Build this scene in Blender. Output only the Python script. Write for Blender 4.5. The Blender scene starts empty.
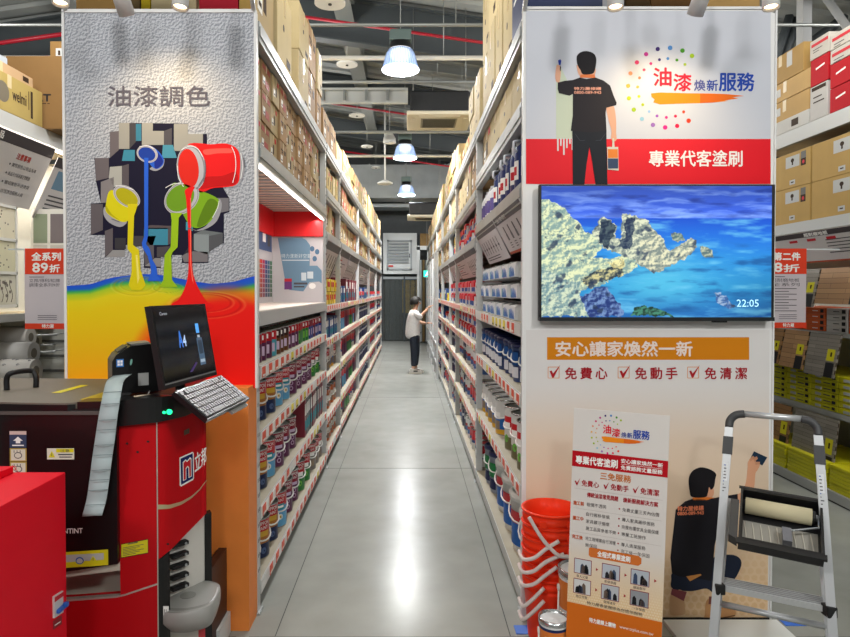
import bpy, math, random
import numpy as np
from mathutils import Vector, Matrix, Euler
random.seed(7)
SC = bpy.context.scene
COL = SC.collection
R = math.radians
# ---------------------------------------------------------------- camera, world, exposure
F_PX = 640.0; PITCH = R(1.0); CAM_Z = 1.6
PPX = 409.0; PPY = 291.0 + F_PX*math.tan(PITCH)
cd = bpy.data.cameras.new('camera'); cam = bpy.data.objects.new('camera', cd); COL.objects.link(cam)
cam.location = (0, 0, CAM_Z); cam.rotation_euler = (R(90)-PITCH, 0, 0)
cd.sensor_fit = 'HORIZONTAL'; cd.sensor_width = 36; cd.lens = F_PX/850*36
cd.shift_x = (425-PPX)/850; cd.shift_y = -(318.5-PPY)/850
cd.clip_start = .05; cd.clip_end = 200
SC.camera = cam
w = bpy.data.worlds.new('world'); SC.world = w; w.use_nodes = True
w.node_tree.nodes['Background'].inputs[0].default_value = (.82, .9, 1, 1)
w.node_tree.nodes['Background'].inputs[1].default_value = .35
SC.view_settings.view_transform = 'Standard'; SC.view_settings.look = 'None'
SC.view_settings.exposure = 0.4; SC.view_settings.gamma = 1
SC.view_settings.use_curve_mapping = False
LAMP_W = 165.0      # each high-bay lamp
SPOT_W = 8.5

def P(px, py, D):
    """point of the photograph's pixel at distance D (metres along +Y)"""
    a = (px-PPX)/F_PX; b = (PPY-py)/F_PX
    c, s = math.cos(PITCH), math.sin(PITCH)
    d = Vector((a, c + b*s, -s + b*c))
    return Vector((0, 0, CAM_Z)) + d*(D/d.y)

# ---------------------------------------------------------------- materials
MATS = {}
def lin(c):
    if isinstance(c, str):
        c = [int(c[i:i+2], 16)/255 for i in (0, 2, 4)]
    return tuple((x/12.92 if x <= .04045 else ((x+.055)/1.055)**2.4) for x in c)
def mat(name, c='808080', rough=.55, metal=0, noise=0, nscale=8, bump=0, bscale=60, emit=0, rnd=0, coat=0, alpha=1, trans=0, ior=1.45):
    if name in MATS: return MATS[name]
    m = bpy.data.materials.new(name); MATS[name] = m; m.use_nodes = True
    nt = m.node_tree; b = nt.nodes['Principled BSDF']; L = nt.links
    col = lin(c)+(1,)
    b.inputs['Base Color'].default_value = col
    b.inputs['Roughness'].default_value = rough; b.inputs['Metallic'].default_value = metal
    b.inputs['Coat Weight'].default_value = coat
    if name.startswith(('print', 'kraft', 'can ', 'carton', 'banner', 'sale', 'logo', 'bright red', 'machine red', 'bucket')): b.inputs['Specular IOR Level'].default_value = .18
    b.inputs['Alpha'].default_value = alpha
    b.inputs['Transmission Weight'].default_value = trans; b.inputs['IOR'].default_value = ior
    if emit:
        b.inputs['Emission Color'].default_value = col; b.inputs['Emission Strength'].default_value = emit
    tc = None
    if noise or bump:
        tc = nt.nodes.new('ShaderNodeTexCoord')
    src = None
    if noise:
        n = nt.nodes.new('ShaderNodeTexNoise'); n.inputs['Scale'].default_value = nscale; n.inputs['Detail'].default_value = 5
        L.new(tc.outputs['Object'], n.inputs['Vector'])
        mr = nt.nodes.new('ShaderNodeMapRange'); mr.inputs[1].default_value = .3; mr.inputs[2].default_value = .7
        mr.inputs[3].default_value = 1-noise; mr.inputs[4].default_value = 1+noise
        L.new(n.outputs[0], mr.inputs[0]); src = mr.outputs[0]
    if rnd:
        oi = nt.nodes.new('ShaderNodeObjectInfo')
        mr = nt.nodes.new('ShaderNodeMapRange'); mr.inputs[3].default_value = 1-rnd; mr.inputs[4].default_value = 1+rnd
        L.new(oi.outputs['Random'], mr.inputs[0])
        if src:
            mm = nt.nodes.new('ShaderNodeMath'); mm.operation = 'MULTIPLY'; L.new(src, mm.inputs[0]); L.new(mr.outputs[0], mm.inputs[1]); src = mm.outputs[0]
        else: src = mr.outputs[0]
    if src:
        vm = nt.nodes.new('ShaderNodeVectorMath'); vm.operation = 'SCALE'; vm.inputs[0].default_value = col[:3]
        L.new(src, vm.inputs['Scale']); L.new(vm.outputs[0], b.inputs['Base Color'])
    if bump:
        n = nt.nodes.new('ShaderNodeTexNoise'); n.inputs['Scale'].default_value = bscale; n.inputs['Detail'].default_value = 4
        L.new(tc.outputs['Object'], n.inputs['Vector'])
        bn = nt.nodes.new('ShaderNodeBump'); bn.inputs['Strength'].default_value = bump; bn.inputs['Distance'].default_value = .01
        L.new(n.outputs[0], bn.inputs['Height']); L.new(bn.outputs[0], b.inputs['Normal'])
    return m
def vcmat(name, rough=.5, emit=0):
    if name in MATS: return MATS[name]
    m = bpy.data.materials.new(name); MATS[name] = m; m.use_nodes = True
    nt = m.node_tree; b = nt.nodes['Principled BSDF']
    a = nt.nodes.new('ShaderNodeAttribute'); a.attribute_name = 'Col'
    nt.links.new(a.outputs[0], b.inputs['Base Color']); b.inputs['Roughness'].default_value = rough; b.inputs['Specular IOR Level'].default_value = .18
    if emit:
        nt.links.new(a.outputs[0], b.inputs['Emission Color']); b.inputs['Emission Strength'].default_value = emit
        for l in list(b.inputs['Base Color'].links): nt.links.remove(l)
        b.inputs['Base Color'].default_value = (.01, .01, .012, 1)
    return m

# ---------------------------------------------------------------- mesh builder
class MB:
    def __init__(s): s.v = []; s.f = []; s.m = []; s.sm = []; s.mats = []
    def mi(s, m):
        if m not in s.mats: s.mats.append(m)
        return s.mats.index(m)
    def add(s, vs, fs, m, smooth=False):
        o = len(s.v); s.v += [tuple(v) for v in vs]; k = s.mi(m)
        for f in fs: s.f.append(tuple(i+o for i in f)); s.m.append(k); s.sm.append(smooth)
        return s
    def box(s, c, d, m, rot=None, bev=0):
        x, y, z = d[0]/2, d[1]/2, d[2]/2
        if bev <= 0:
            vs = [Vector((a*x, b*y, e*z)) for a in (-1, 1) for b in (-1, 1) for e in (-1, 1)]
            fs = [(0,1,3,2),(4,6,7,5),(0,4,5,1),(2,3,7,6),(0,2,6,4),(1,5,7,3)]
        else:
            bm = __import__('bmesh').new(); bmo = __import__('bmesh').ops
            bmo.create_cube(bm, size=1)
            for v in bm.verts: v.co = Vector((v.co.x*2*x, v.co.y*2*y, v.co.z*2*z))
            bmo.bevel(bm, geom=bm.edges[:], offset=bev, segments=2, profile=.6, affect='EDGES')
            bm.verts.index_update()
            vs = [v.co.copy() for v in bm.verts]; fs = [tuple(v.index for v in f.verts) for f in bm.faces]; bm.free()
        if rot is not None:
            M = rot if isinstance(rot, Matrix) else Euler(rot).to_matrix()
            vs = [M @ v for v in vs]
        c = Vector(c)
        return s.add([v+c for v in vs], fs, m, False)
    def bx(s, x0, x1, y0, y1, z0, z1, m, bev=0):
        return s.box(((x0+x1)/2, (y0+y1)/2, (z0+z1)/2), (abs(x1-x0), abs(y1-y0), abs(z1-z0)), m, None, bev)
    def lathe(s, prof, m, c=(0,0,0), axis=None, seg=24, smooth=True, caps=True, mseq=None):
        """prof: [(r, z), ...]; mseq optional material per segment"""
        c = Vector(c)
        M = Matrix.Identity(3) if axis is None else Vector((0,0,1)).rotation_difference(Vector(axis).normalized()).to_matrix()
        vs = []
        for r, z in prof:
            for i in range(seg):
                a = 2*math.pi*i/seg; vs.append(c + M @ Vector((r*math.cos(a), r*math.sin(a), z)))
        for j in range(len(prof)-1):
            fs = [(j*seg+i, j*seg+(i+1) % seg, (j+1)*seg+(i+1) % seg, (j+1)*seg+i) for i in range(seg)]
            if j == 0: o = len(s.v); s.v += [tuple(v) for v in vs]
            k = s.mi(mseq[j] if mseq else m)
            for f in fs: s.f.append(tuple(i+o for i in f)); s.m.append(k); s.sm.append(smooth)
        if caps:
            for j, rev in ((0, True), (len(prof)-1, False)):
                if prof[j][0] > 1e-5:
                    f = [o+j*seg+i for i in range(seg)]
                    if rev: f = f[::-1]
                    s.f.append(tuple(f)); s.m.append(s.mi((mseq[0] if rev else mseq[-1]) if mseq else m)); s.sm.append(False)
        return s
    def cyl(s, a, b, r, m, r2=None, seg=16, smooth=True):
        a = Vector(a); b = Vector(b); L = (b-a).length
        if L < 1e-6: return s
        return s.lathe([(r, 0), (r if r2 is None else r2, L)], m, a, (b-a), seg, smooth)
    def tube(s, pts, r, m, seg=8, closed=False, flat=1):
        pts = [Vector(p) for p in pts]; n = len(pts); vs = []; up = None
        rr = r if isinstance(r, (list, tuple)) else [r]*n
        for i, p in enumerate(pts):
            a = pts[i-1] if (i > 0 or closed) else p; b = pts[(i+1) % n] if (i < n-1 or closed) else p
            t = (b-a).normalized()
            if up is None:
                up = Vector((0,0,1)) if abs(t.z) < .9 else Vector((1,0,0))
            sd = t.cross(up)
            if sd.length < 1e-4: sd = t.orthogonal()
            sd.normalize(); up = sd.cross(t).normalized()
            for k in range(seg):
                an = 2*math.pi*k/seg; vs.append(p + sd*math.cos(an)*rr[i] + up*math.sin(an)*rr[i]*flat)
        fs = []
        for i in range(n if closed else n-1):
            j = (i+1) % n
            fs += [(i*seg+k, i*seg+(k+1) % seg, j*seg+(k+1) % seg, j*seg+k) for k in range(seg)]
        if not closed: fs += [tuple(range(seg))[::-1], tuple((n-1)*seg+k for k in range(seg))]
        return s.add(vs, fs, m, True)
    def prism(s, poly, d, m, smooth=False):
        """poly: list of 3D points (planar); d: extrusion vector"""
        d = Vector(d); n = len(poly); vs = [Vector(p) for p in poly]; vs += [v+d for v in vs]
        fs = [tuple(range(n)), tuple(range(2*n-1, n-1, -1))] + [(i, i+n, (i+1) % n+n, (i+1) % n) for i in range(n)]
        return s.add(vs, fs, m, smooth)
    def poly(s, pts, m): return s.add(pts, [tuple(range(len(pts)))], m)
    def build(s, name, parent=None, loc=None, keep=True):
        """link as ONE mesh object. Vertices are world coordinates minus loc."""
        me = bpy.data.meshes.new(name)
        o3 = Vector(loc) if loc is not None else Vector((0,0,0))
        me.from_pydata([tuple(Vector(v)-o3) for v in s.v] if loc is not None else s.v, [], s.f)
        for m in s.mats: me.materials.append(m)
        me.polygons.foreach_set('material_index', s.m); me.polygons.foreach_set('use_smooth', s.sm)
        me.update()
        o = bpy.data.objects.new(name, me); COL.objects.link(o)
        if loc is not None: o.location = o3
        if parent is not None:
            o.parent = parent
        return o
def wloc(o):
    p = Vector(o.location); q = o.parent
    while q is not None: p = p + Vector(q.location); q = q.parent
    return p
def part(mb, name, parent):
    """child whose vertices were given in world coordinates; parents are unrotated here"""
    base = wloc(parent)
    me_o = mb.build(name, parent)
    me_o.data.transform(Matrix.Translation(-base))
    return me_o
def tag(o, label, cat, group=None, kind=None):
    if label: o['label'] = label
    if cat: o['category'] = cat
    if group: o['group'] = group
    if kind: o['kind'] = kind
    return o
def thing(name, loc, label, cat, group=None):
    o = bpy.data.objects.new(name, None); COL.objects.link(o); o.location = loc; o.empty_display_size = .1
    return tag(o, label, cat, group)
def struct(mb, name):
    o = mb.build(name); o['kind'] = 'structure'; return o
def copy_tree(o, parent=None):
    c = o.copy(); COL.objects.link(c); c.parent = parent
    for ch in o.children: copy_tree(ch, c)
    return c
ORD = 'first second third fourth fifth sixth seventh eighth ninth tenth eleventh twelfth thirteenth fourteenth fifteenth sixteenth seventeenth eighteenth nineteenth twentieth'.split()
def ordw(i): return ORD[i] if i < 20 else 'twenty-' + ORD[i-20]
def cr(pts, n=8, closed=True):
    """Catmull-Rom through 2-D/3-D points"""
    out = []; N = len(pts); P_ = [tuple(p) for p in pts]
    rng = range(N if closed else N-1)
    for i in rng:
        p0 = P_[(i-1) % N] if closed or i > 0 else P_[0]; p1 = P_[i]; p2 = P_[(i+1) % N]
        p3 = P_[(i+2) % N] if closed or i < N-2 else P_[-1]
        for k in range(n):
            t = k/n
            out.append(tuple(.5*((2*b)+(-a+c)*t+(2*a-5*b+4*c-d)*t*t+(-a+3*b-3*c+d)*t**3) for a, b, c, d in zip(p0, p1, p2, p3)))
    if not closed: out.append(P_[-1])
    return out
# ---------------------------------------------------------------- printed artwork on planes
class Plane:
    """pixel plane facing the camera side at distance D (y = D), layers stacked towards the viewer"""
    def __init__(s, D): s.D = D
    def __call__(s, x, y, off=0): 
        p = P(x, y, s.D); return Vector((p.x, p.y-off, p.z))
class Quad:
    """arbitrary flat sheet with its own u,v in 0..w, 0..h; o top-left corner, ux to the right, vy down"""
    def __init__(s, tl, tr, bl, w, h):
        s.tl = Vector(tl); s.u = (Vector(tr)-s.tl)/w; s.v = (Vector(bl)-s.tl)/h
        s.n = (s.v.cross(s.u)).normalized()
    def __call__(s, x, y, off=0): return s.tl + s.u*x + s.v*y + s.n*off
def fpoly(mb, F, pts, m, off=.001): 
    pts = [F(x, y, off) for x, y in pts]
    mb.poly(pts, m)
def frect(mb, F, x0, y0, x1, y1, m, off=.001): fpoly(mb, F, [(x0,y0),(x0,y1),(x1,y1),(x1,y0)], m, off)
def fell(mb, F, cx, cy, rx, ry, m, off=.001, n=20, rot=0):
    c, s_ = math.cos(R(rot)), math.sin(R(rot))
    fpoly(mb, F, [(cx+rx*math.cos(a)*c-ry*math.sin(a)*s_, cy+rx*math.cos(a)*s_+ry*math.sin(a)*c) for a in [-2*math.pi*i/n for i in range(n)]], m, off)
def fline(mb, F, pts, w_, m, off=.001):
    for (x0, y0), (x1, y1) in zip(pts, pts[1:]):
        L = math.hypot(x1-x0, y1-y0) or 1; nx, ny = -(y1-y0)/L*w_/2, (x1-x0)/L*w_/2
        fpoly(mb, F, [(x0+nx,y0+ny),(x1+nx,y1+ny),(x1-nx,y1-ny),(x0-nx,y0-ny)], m, off)
_TX = {}
def glyphs(s, bold):
    k = (s, bold)
    if k in _TX: return _TX[k]
    c = bpy.data.curves.new('t', 'FONT'); c.body = s; c.offset = bold; c.resolution_u = 2; c.fill_mode = 'FRONT'
    o = bpy.data.objects.new('t', c); COL.objects.link(o)
    dg = bpy.context.evaluated_depsgraph_get(); me = o.evaluated_get(dg).to_mesh()
    vs = [(v.co.x, v.co.y) for v in me.vertices]; fs = [tuple(p.vertices) for p in me.polygons]
    o.evaluated_get(dg).to_mesh_clear(); bpy.data.objects.remove(o); bpy.data.curves.remove(c)
    _TX[k] = (vs, fs); return _TX[k]
def ftext(mb, F, s, x0, y0, x1, y1, m, off=.002, bold=.0, shear=0):
    """lettering stretched into the box x0..x1, y0..y1 of the sheet"""
    vs, fs = glyphs(s, 0)
    if not vs: return
    ax = min(v[0] for v in vs); bx_ = max(v[0] for v in vs); ay = min(v[1] for v in vs); by = max(v[1] for v in vs)
    W = bx_-ax or 1; H = by-ay or 1
    sh = [(0, 0)] if not bold else [(-bold, 0), (bold, 0), (0, -bold), (0, bold)]
    for k, (dx, dy) in enumerate(sh):
        out = []
        for a, b in vs:
            u = (a-ax)/W; v = (by-b)/H
            out.append(F(x0+u*(x1-x0)+dx, y0+v*(y1-y0)+shear*u+dy, off+k*.00008))
        mb.add(out, fs, m)
def paint(name, F, x0, x1, y0, y1, nx, ny, fn, m, parent, off=.001):
    xs = np.linspace(x0, x1, nx); ys = np.linspace(y0, y1, ny)
    X, Y = np.meshgrid(xs, ys); C = np.clip(fn(X, Y), 0, 1)
    Cl = np.where(C <= .04045, C/12.92, ((C+.055)/1.055)**2.4)
    o3 = np.array(F(x0, y0, off)); du = np.array(F(x1, y0, off))-o3; dv = np.array(F(x0, y1, off))-o3
    base = np.array(wloc(parent))
    U = (X-x0)/(x1-x0); V = (Y-y0)/(y1-y0)
    co = o3-base + U[..., None]*du + V[..., None]*dv
    idx = np.arange(nx*ny).reshape(ny, nx)
    f = np.stack([idx[:-1, :-1], idx[1:, :-1], idx[1:, 1:], idx[:-1, 1:]], -1).reshape(-1, 4)
    me = bpy.data.meshes.new(name); me.from_pydata(co.reshape(-1, 3).tolist(), [], f.tolist())
    at = me.color_attributes.new('Col', 'FLOAT_COLOR', 'POINT')
    at.data.foreach_set('color', np.concatenate([Cl.reshape(-1, 3), np.ones((nx*ny, 1))], 1).ravel().astype(np.float32))
    me.materials.append(m); me.update()
    o = bpy.data.objects.new(name, me); COL.objects.link(o); o.parent = parent
    return o
def vnoise(X, Y, seed=0):
    def h(i, j):
        n = (i*374761393 + j*668265263 + seed*974634777) & 0xffffffff
        n = ((n ^ (n >> 13))*1274126177) & 0xffffffff
        return ((n ^ (n >> 16)) & 0xffff)/65535.
    i = np.floor(X).astype(np.int64); j = np.floor(Y).astype(np.int64); u = X-i; v = Y-j
    u = u*u*(3-2*u); v = v*v*(3-2*v)
    return (h(i,j)*(1-u)+h(i+1,j)*u)*(1-v)+(h(i,j+1)*(1-u)+h(i+1,j+1)*u)*v
def fbm(X, Y, seed=0, o=5):
    s = 0; a = .5; t = 0
    for k in range(o): s = s+a*vnoise(X*2**k, Y*2**k, seed+k); t += a; a *= .5
    return s/t
def inpoly(X, Y, pts):
    c = np.zeros(X.shape, bool); n = len(pts)
    for i in range(n):
        x1, y1 = pts[i]; x2, y2 = pts[i-1]
        if y1 == y2: continue
        c ^= ((y1 > Y) != (y2 > Y)) & (X < (x2-x1)*(Y-y1)/(y2-y1)+x1)
    return c
def hexc(s): return np.array([int(s[i:i+2], 16)/255 for i in (0, 2, 4)])
# ================================================================ added lights out of view
def added_lamp_light(x, y, z, watts, size=.5):
    l = bpy.data.lights.new('added_light', 'POINT'); l.shadow_soft_size = size/2; l.energy = watts; l.color = (1, .985, .96)
    o = bpy.data.objects.new('added_light', l); COL.objects.link(o); o.location = (x, y, z); return o
# unseen high-bay lamps added to brighten the scene: overhead, side aisles, behind the camera
for x, y, k in ((-.1, 3.8, .35), (-2.4, 4.4, .8), (2.54, 4.2, .55), (-2.6, -1.6, 1.7), (2.7, -1.6, 1.8), (.2, -4.5, 1.2), (-2.4, 9, .6), (2.54, 8.6, .7), (-2.4, 14, .8), (2.54, 14, .8), (6, 6, 1), (-6, 6, 1)):
    added_lamp_light(x, y, 4.3, LAMP_W*k, .6)
# ================================================================ setting
M_floor = bpy.data.materials.new('polished concrete'); M_floor.use_nodes = True
def _floor():
    nt = M_floor.node_tree; L = nt.links; b = nt.nodes['Principled BSDF']
    tc = nt.nodes.new('ShaderNodeTexCoord')
    n1 = nt.nodes.new('ShaderNodeTexNoise'); n1.inputs['Scale'].default_value = .9; n1.inputs['Detail'].default_value = 4
    n2 = nt.nodes.new('ShaderNodeTexNoise'); n2.inputs['Scale'].default_value = 5; n2.inputs['Detail'].default_value = 3
    mpn = nt.nodes.new('ShaderNodeMapping'); mpn.inputs['Location'].default_value = (3.1, 1.7, .37); L.new(tc.outputs['Object'], mpn.inputs['Vector'])
    for n in (n1, n2): L.new(mpn.outputs[0], n.inputs['Vector'])
    mx = nt.nodes.new('ShaderNodeMath'); mx.operation = 'MULTIPLY_ADD'; L.new(n1.outputs[0], mx.inputs[0]); mx.inputs[1].default_value = .7
    m2 = nt.nodes.new('ShaderNodeMath'); m2.operation = 'MULTIPLY'; L.new(n2.outputs[0], m2.inputs[0]); m2.inputs[1].default_value = .3
    L.new(m2.outputs[0], mx.inputs[2])
    cr_ = nt.nodes.new('ShaderNodeValToRGB'); L.new(mx.outputs[0], cr_.inputs[0])
    e = cr_.color_ramp.elements; e[0].position = .25; e[0].color = lin('868882')+(1,); e[1].position = .8; e[1].color = lin('a9aba5')+(1,)
    L.new(cr_.outputs[0], b.inputs['Base Color'])
    mr = nt.nodes.new('ShaderNodeMapRange'); L.new(n2.outputs[0], mr.inputs[0]); mr.inputs[1].default_value = .2; mr.inputs[2].default_value = .8; mr.inputs[3].default_value = .17; mr.inputs[4].default_value = .3
    b.inputs['Roughness'].default_value = .22; b.inputs['IOR'].default_value = 1.45; b.inputs['Specular IOR Level'].default_value = .13
_floor()
X0, X1, Y0, Y1 = -9, 9, -6.5, 20.6
struct(MB().bx(X0, X1, Y0, Y1, -.1, 0, M_floor), 'floor')
M_joint = mat('saw cut joint', '4a4c4a', .8)
mb = MB()
for y in (2.93, 5.75, 9.6, 14.8):
    mb.bx(-.74, .56, y-.003, y+.003, .0, .0012, M_joint)
mb.bx(-5, -.8, 2.927, 2.933, 0, .0012, M_joint); mb.bx(.6, 5, 2.927, 2.933, 0, .0012, M_joint)
for x in (-.62, .47): mb.bx(x-.002, x+.002, 2.94, 20, 0, .0012, M_joint)
struct(mb, 'trim_1')
M_wall = mat('dark grey wall', '565a5c', .8, noise=.06)
M_wallside = mat('side wall', '6d7173', .8)
wb = MB(); wb.bx(X0, X1, Y1, Y1+.1, 0, 7.2, M_wall); struct(wb, 'wall_back')
struct(MB().bx(X0-.1, X0, Y0, Y1, 0, 7.2, M_wallside), 'wall_left')
struct(MB().bx(X1, X1+.1, Y0, Y1, 0, 7.2, M_wallside), 'wall_right')
struct(MB().bx(X0, X1, Y0-.1, Y0, 0, 7.2, M_wallside), 'wall_rear')
# corrugated roof, ridge left of the aisle, falling to both sides
RX = -2.2
def roofz(x): return 6.25 - .145*abs(x-RX)
M_roof = mat('roof sheet', '8b8f8d', .6, noise=.08, nscale=2)
mb = MB()
y = Y0; ys = []
while y < Y1:
    ys += [(y, 0), (y+.22, 0), (y+.26, .05), (y+.34, .05)]; y += .38
for xa, xb in ((X0, RX), (RX, X1)):
    vs = []
    for yy, dz in ys: vs += [(xa, yy, roofz(xa)+dz), (xb, yy, roofz(xb)+dz)]
    mb.add(vs, [(2*i, 2*i+1, 2*i+3, 2*i+2) for i in range(len(ys)-1)], M_roof)
mb.bx(X0, X1, Y0, Y1, 6.6, 6.7, M_roof)
struct(mb, 'ceiling')
M_steel = mat('roof steel grey', '777b7a', .5)
M_dsteel = mat('roof steel dark', '3b4144', .55)
def ibeam(a, b, h, wd, m):
    a = Vector(a); b = Vector(b); d = (b-a).normalized(); sd = d.cross(Vector((0,0,1))).normalized(); up = sd.cross(d).normalized()
    mb = MB()
    for (cu, hh, ww) in ((0, h, .02), (h/2, .025, wd), (-h/2, .025, wd)):
        c = [a+up*(cu+su*hh/2)+sd*(ss*ww/2) for ss, su in ((-1,-1),(1,-1),(1,1),(-1,1))]
        mb.prism(c, b-a, m)
    return mb
n_trim = [1]
def trim(mb):
    n_trim[0] += 1; return struct(mb, 'trim_%d' % n_trim[0])
for xx, y0, y1 in ((-.95, 3, 20), (2.6, 0, 20), (-4.6, 0, 20)):
    trim(ibeam((xx, y0, roofz(xx)-.35), (xx, y1, roofz(xx)-.2), .28, .26, M_steel))
for y in (6.6, 9.7, 12.9, 16.4):
    for xa, xb in ((X0, RX), (RX, X1)):
        trim(ibeam((xa, y, roofz(xa)-.42), (xb, y, roofz(xb)-.42), .62 if y in (9.7,) else .4, .2, M_dsteel))
for y in (5.2, 7.6, 8.6, 11.2, 12.0, 14.2, 15.3, 18):
    for xa, xb in ((X0, RX), (RX, X1)):
        trim(ibeam((xa, y, roofz(xa)-.1), (xb, y, roofz(xb)-.1), .14, .07, M_steel))
# ---- pipes, conduits and trays
M_red = mat('sprinkler red', 'a01226', .4)
M_cond = mat('galvanised conduit', '8d908d', .4, .5)
for k, (y, dz, y2) in enumerate(((5.6, .72, 5.6), (8.6, .86, 8.6), (13.0, .75, 13.0), (16.6, .95, 16.6))):
    mb = MB(); mb.tube([(RX, y, roofz(RX)-dz-.02), (6.5, y2, roofz(6.5)-dz)], .021, M_red, 10)
    mb.tube([(-8, y, roofz(-8)-dz), (RX, y, roofz(RX)-dz-.02)], .028, M_red, 10)
    o = mb.build('sprinkler_pipe'); nm = ('nearest', 'second', 'third', 'farthest')[k]
    tag(o, f'{nm} red sprinkler pipe sloping across under the roof', 'pipe', None)
    for x in (-3.4, 1.6): d = MB(); d.cyl((x, y, roofz(x)-dz-.1), (x, y, roofz(x)-dz), .012, M_red, seg=8); d.cyl((x, y, roofz(x)-dz-.12), (x, y, roofz(x)-dz-.1), .03, M_cond, seg=10); d.build('sprinkler_head', o)
for k, (y, py, r, m) in enumerate(((6.2, 25, .018, M_cond), (8.4, 58, .032, mat('white pipe', 'cfcdc4', .5)), (10.2, 82, .03, M_cond), (12.2, 132, .03, M_cond), (13.8, 156, .03, mat('white pipe', 'cfcdc4')))):
    z = P(409, py, y).z; mb = MB(); mb.tube([(-7, y, z), (7, y, z)], r, m, 8)
    o = mb.build('cable_conduit'); tag(o, ('nearest thin grey conduit', 'long white pipe behind the nearest lamp', 'grey conduit above the air conditioner', 'grey conduit above the second lamp', 'white pipe above the third lamp')[k] + ' running level across under the roof', 'pipe')
    for x in (-5.5, -2.4, .45, 3.4): MB().tube([(x, y, z), (x, y, roofz(x)-.02)], .006, M_cond, 6).build('hanger_rod', o)
# cable tray
o = thing('cable_tray', (0, 12.0, P(409, 96, 12).z), 'pale grey cable tray hanging left of the ceiling air conditioner', 'tray')
z = P(409, 96, 12).z
mb = MB(); M_tray = mat('tray paint', 'b9bbb6', .5)
for dz in (-.12, .12): mb.bx(-3.2, -.02, 11.95, 12.05, z+dz-.02, z+dz+.02, M_tray)
mb.bx(-3.2, -.02, 12.05, 12.06, z-.12, z+.12, M_tray); part(mb, 'tray', o)
for x in (-1.6, -1.2, -.8, -.4): part(MB().bx(x-.02, x+.02, 11.94, 12.04, z-.1, z+.1, M_cond), 'rung', o)
# silver ducts before the back wall
M_duct = mat('galvanised duct', '8d9293', .55, .4, noise=.08, nscale=3)
zb, zt = P(0, 199, 18).z, P(0, 166, 18).z
o = thing('air_duct', (0, 18, zb), 'large silver rectangular air duct crossing before the back wall', 'duct')
mb = MB(); mb.bx(-6, 1.05, 17.8, 18.6, zb, zt, M_duct); 
mb.prism([(1.05, 17.8, zb), (1.05, 17.8, zt), (1.8, 17.8, zt+.5), (1.8, 17.8, zb+.5)], (0, .8, 0), M_duct)
part(mb, 'duct_body', o)
for x in (-3.4, -2.2, -1.1, -.1, 1.0): part(MB().bx(x-.02, x+.02, 17.78, 18.62, zb-.02, zt+.02, M_duct), 'flange', o)
z2 = P(0, 208, 19).z; mb = MB(); mb.bx(-6, .8, 18.8, 19.6, z2, zb-.02, mat('duct dull', '8f9496', .45, .5)); mb.prism([(.8, 18.8, z2+.02), (.8, 18.8, zb), (1.3, 18.8, zb), (1.3, 18.8, z2-.1), (1.1, 18.8, z2-.12)], (0, .8, 0), M_duct)
tag(mb.build('air_duct'), 'lower flatter silver duct behind the large duct', 'duct')

# ---- high-bay lamps
M_glass = mat('ribbed lamp glass', 'a9bede', .12, emit=.42, alpha=.8)
M_lampin = mat('lamp glow', 'ffffff', .5, emit=14)
M_ballast = mat('lamp ballast green', '5d6f6c', .5); M_black = mat('matt black', '141416', .5)
M_rim = mat('bright glass rim', 'eaf2ff', .2, emit=1.6)
def high_bay(x, y, z, label):
    t = thing('high_bay_lamp', (x, y, z), label, 'lamp', 'high-bay lamps over the aisle')
    r = .225; mb = MB()
    mb.lathe([(r, 0), (r*.93, .06), (r*.86, .13), (r*.78, .19), (r*.66, .24), (r*.66-.006, .24), (r*.77, .185), (r*.85, .125), (r*.92, .055), (r-.008, 0)], M_glass, (x, y, z), seg=36, caps=False)
    for i in range(36):
        a = 2*math.pi*i/36; c, s_ = math.cos(a), math.sin(a)
        mb.tube([(x+c*r*k, y+s_*r*k, z+h) for k, h in ((1.01, 0), (.94, .06), (.87, .13), (.79, .19), (.67, .24))], .003, mat('glass rib', '8fa3c4', .2), 4)
    part(mb, 'glass_shade', t)
    ring = MB(); ring.tube([(x+r*math.cos(a), y+r*math.sin(a), z) for a in [2*math.pi*i/32 for i in range(32)]], .012, M_rim, 6, closed=True); part(ring, 'shade_rim', t)
    b = MB(); b.lathe([(.02, .1), (.09, .13), (.13, .19), (.1, .25), (.02, .27)], M_lampin, (x, y, z), seg=20); part(b, 'bulb', t)
    c = MB(); c.lathe([(r*.66, .245), (r*.6, .27), (r*.56, .33), (r*.5, .34)], M_black, (x, y, z), seg=24); c.box((x, y, z+.41), (.27, .18, .13), M_ballast, bev=.012); part(c, 'ballast_housing', t)
    d = MB(); d.tube([(x, y, z+.47), (x, y, roofz(x)-.02)], .006, M_cond, 6); part(d, 'hanging_cable', t)
    l = bpy.data.lights.new('bulb_light', 'AREA'); l.shape = 'DISK'; l.size = .32; l.energy = LAMP_W; o = bpy.data.objects.new('bulb_light', l); COL.objects.link(o); o.location = (x, y, z+.05)
for (px, py, D, lab) in ((400.5, 70, 8, 'nearest and largest glowing glass high-bay lamp over the aisle'), (405, 158, 12.6, 'second glass high-bay lamp, below and left of the air conditioner'), (406.5, 195, 17, 'farthest and smallest glass high-bay lamp, before the silver duct')):
    p = P(px, py, D); high_bay(p.x, D, p.z, lab)
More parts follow.
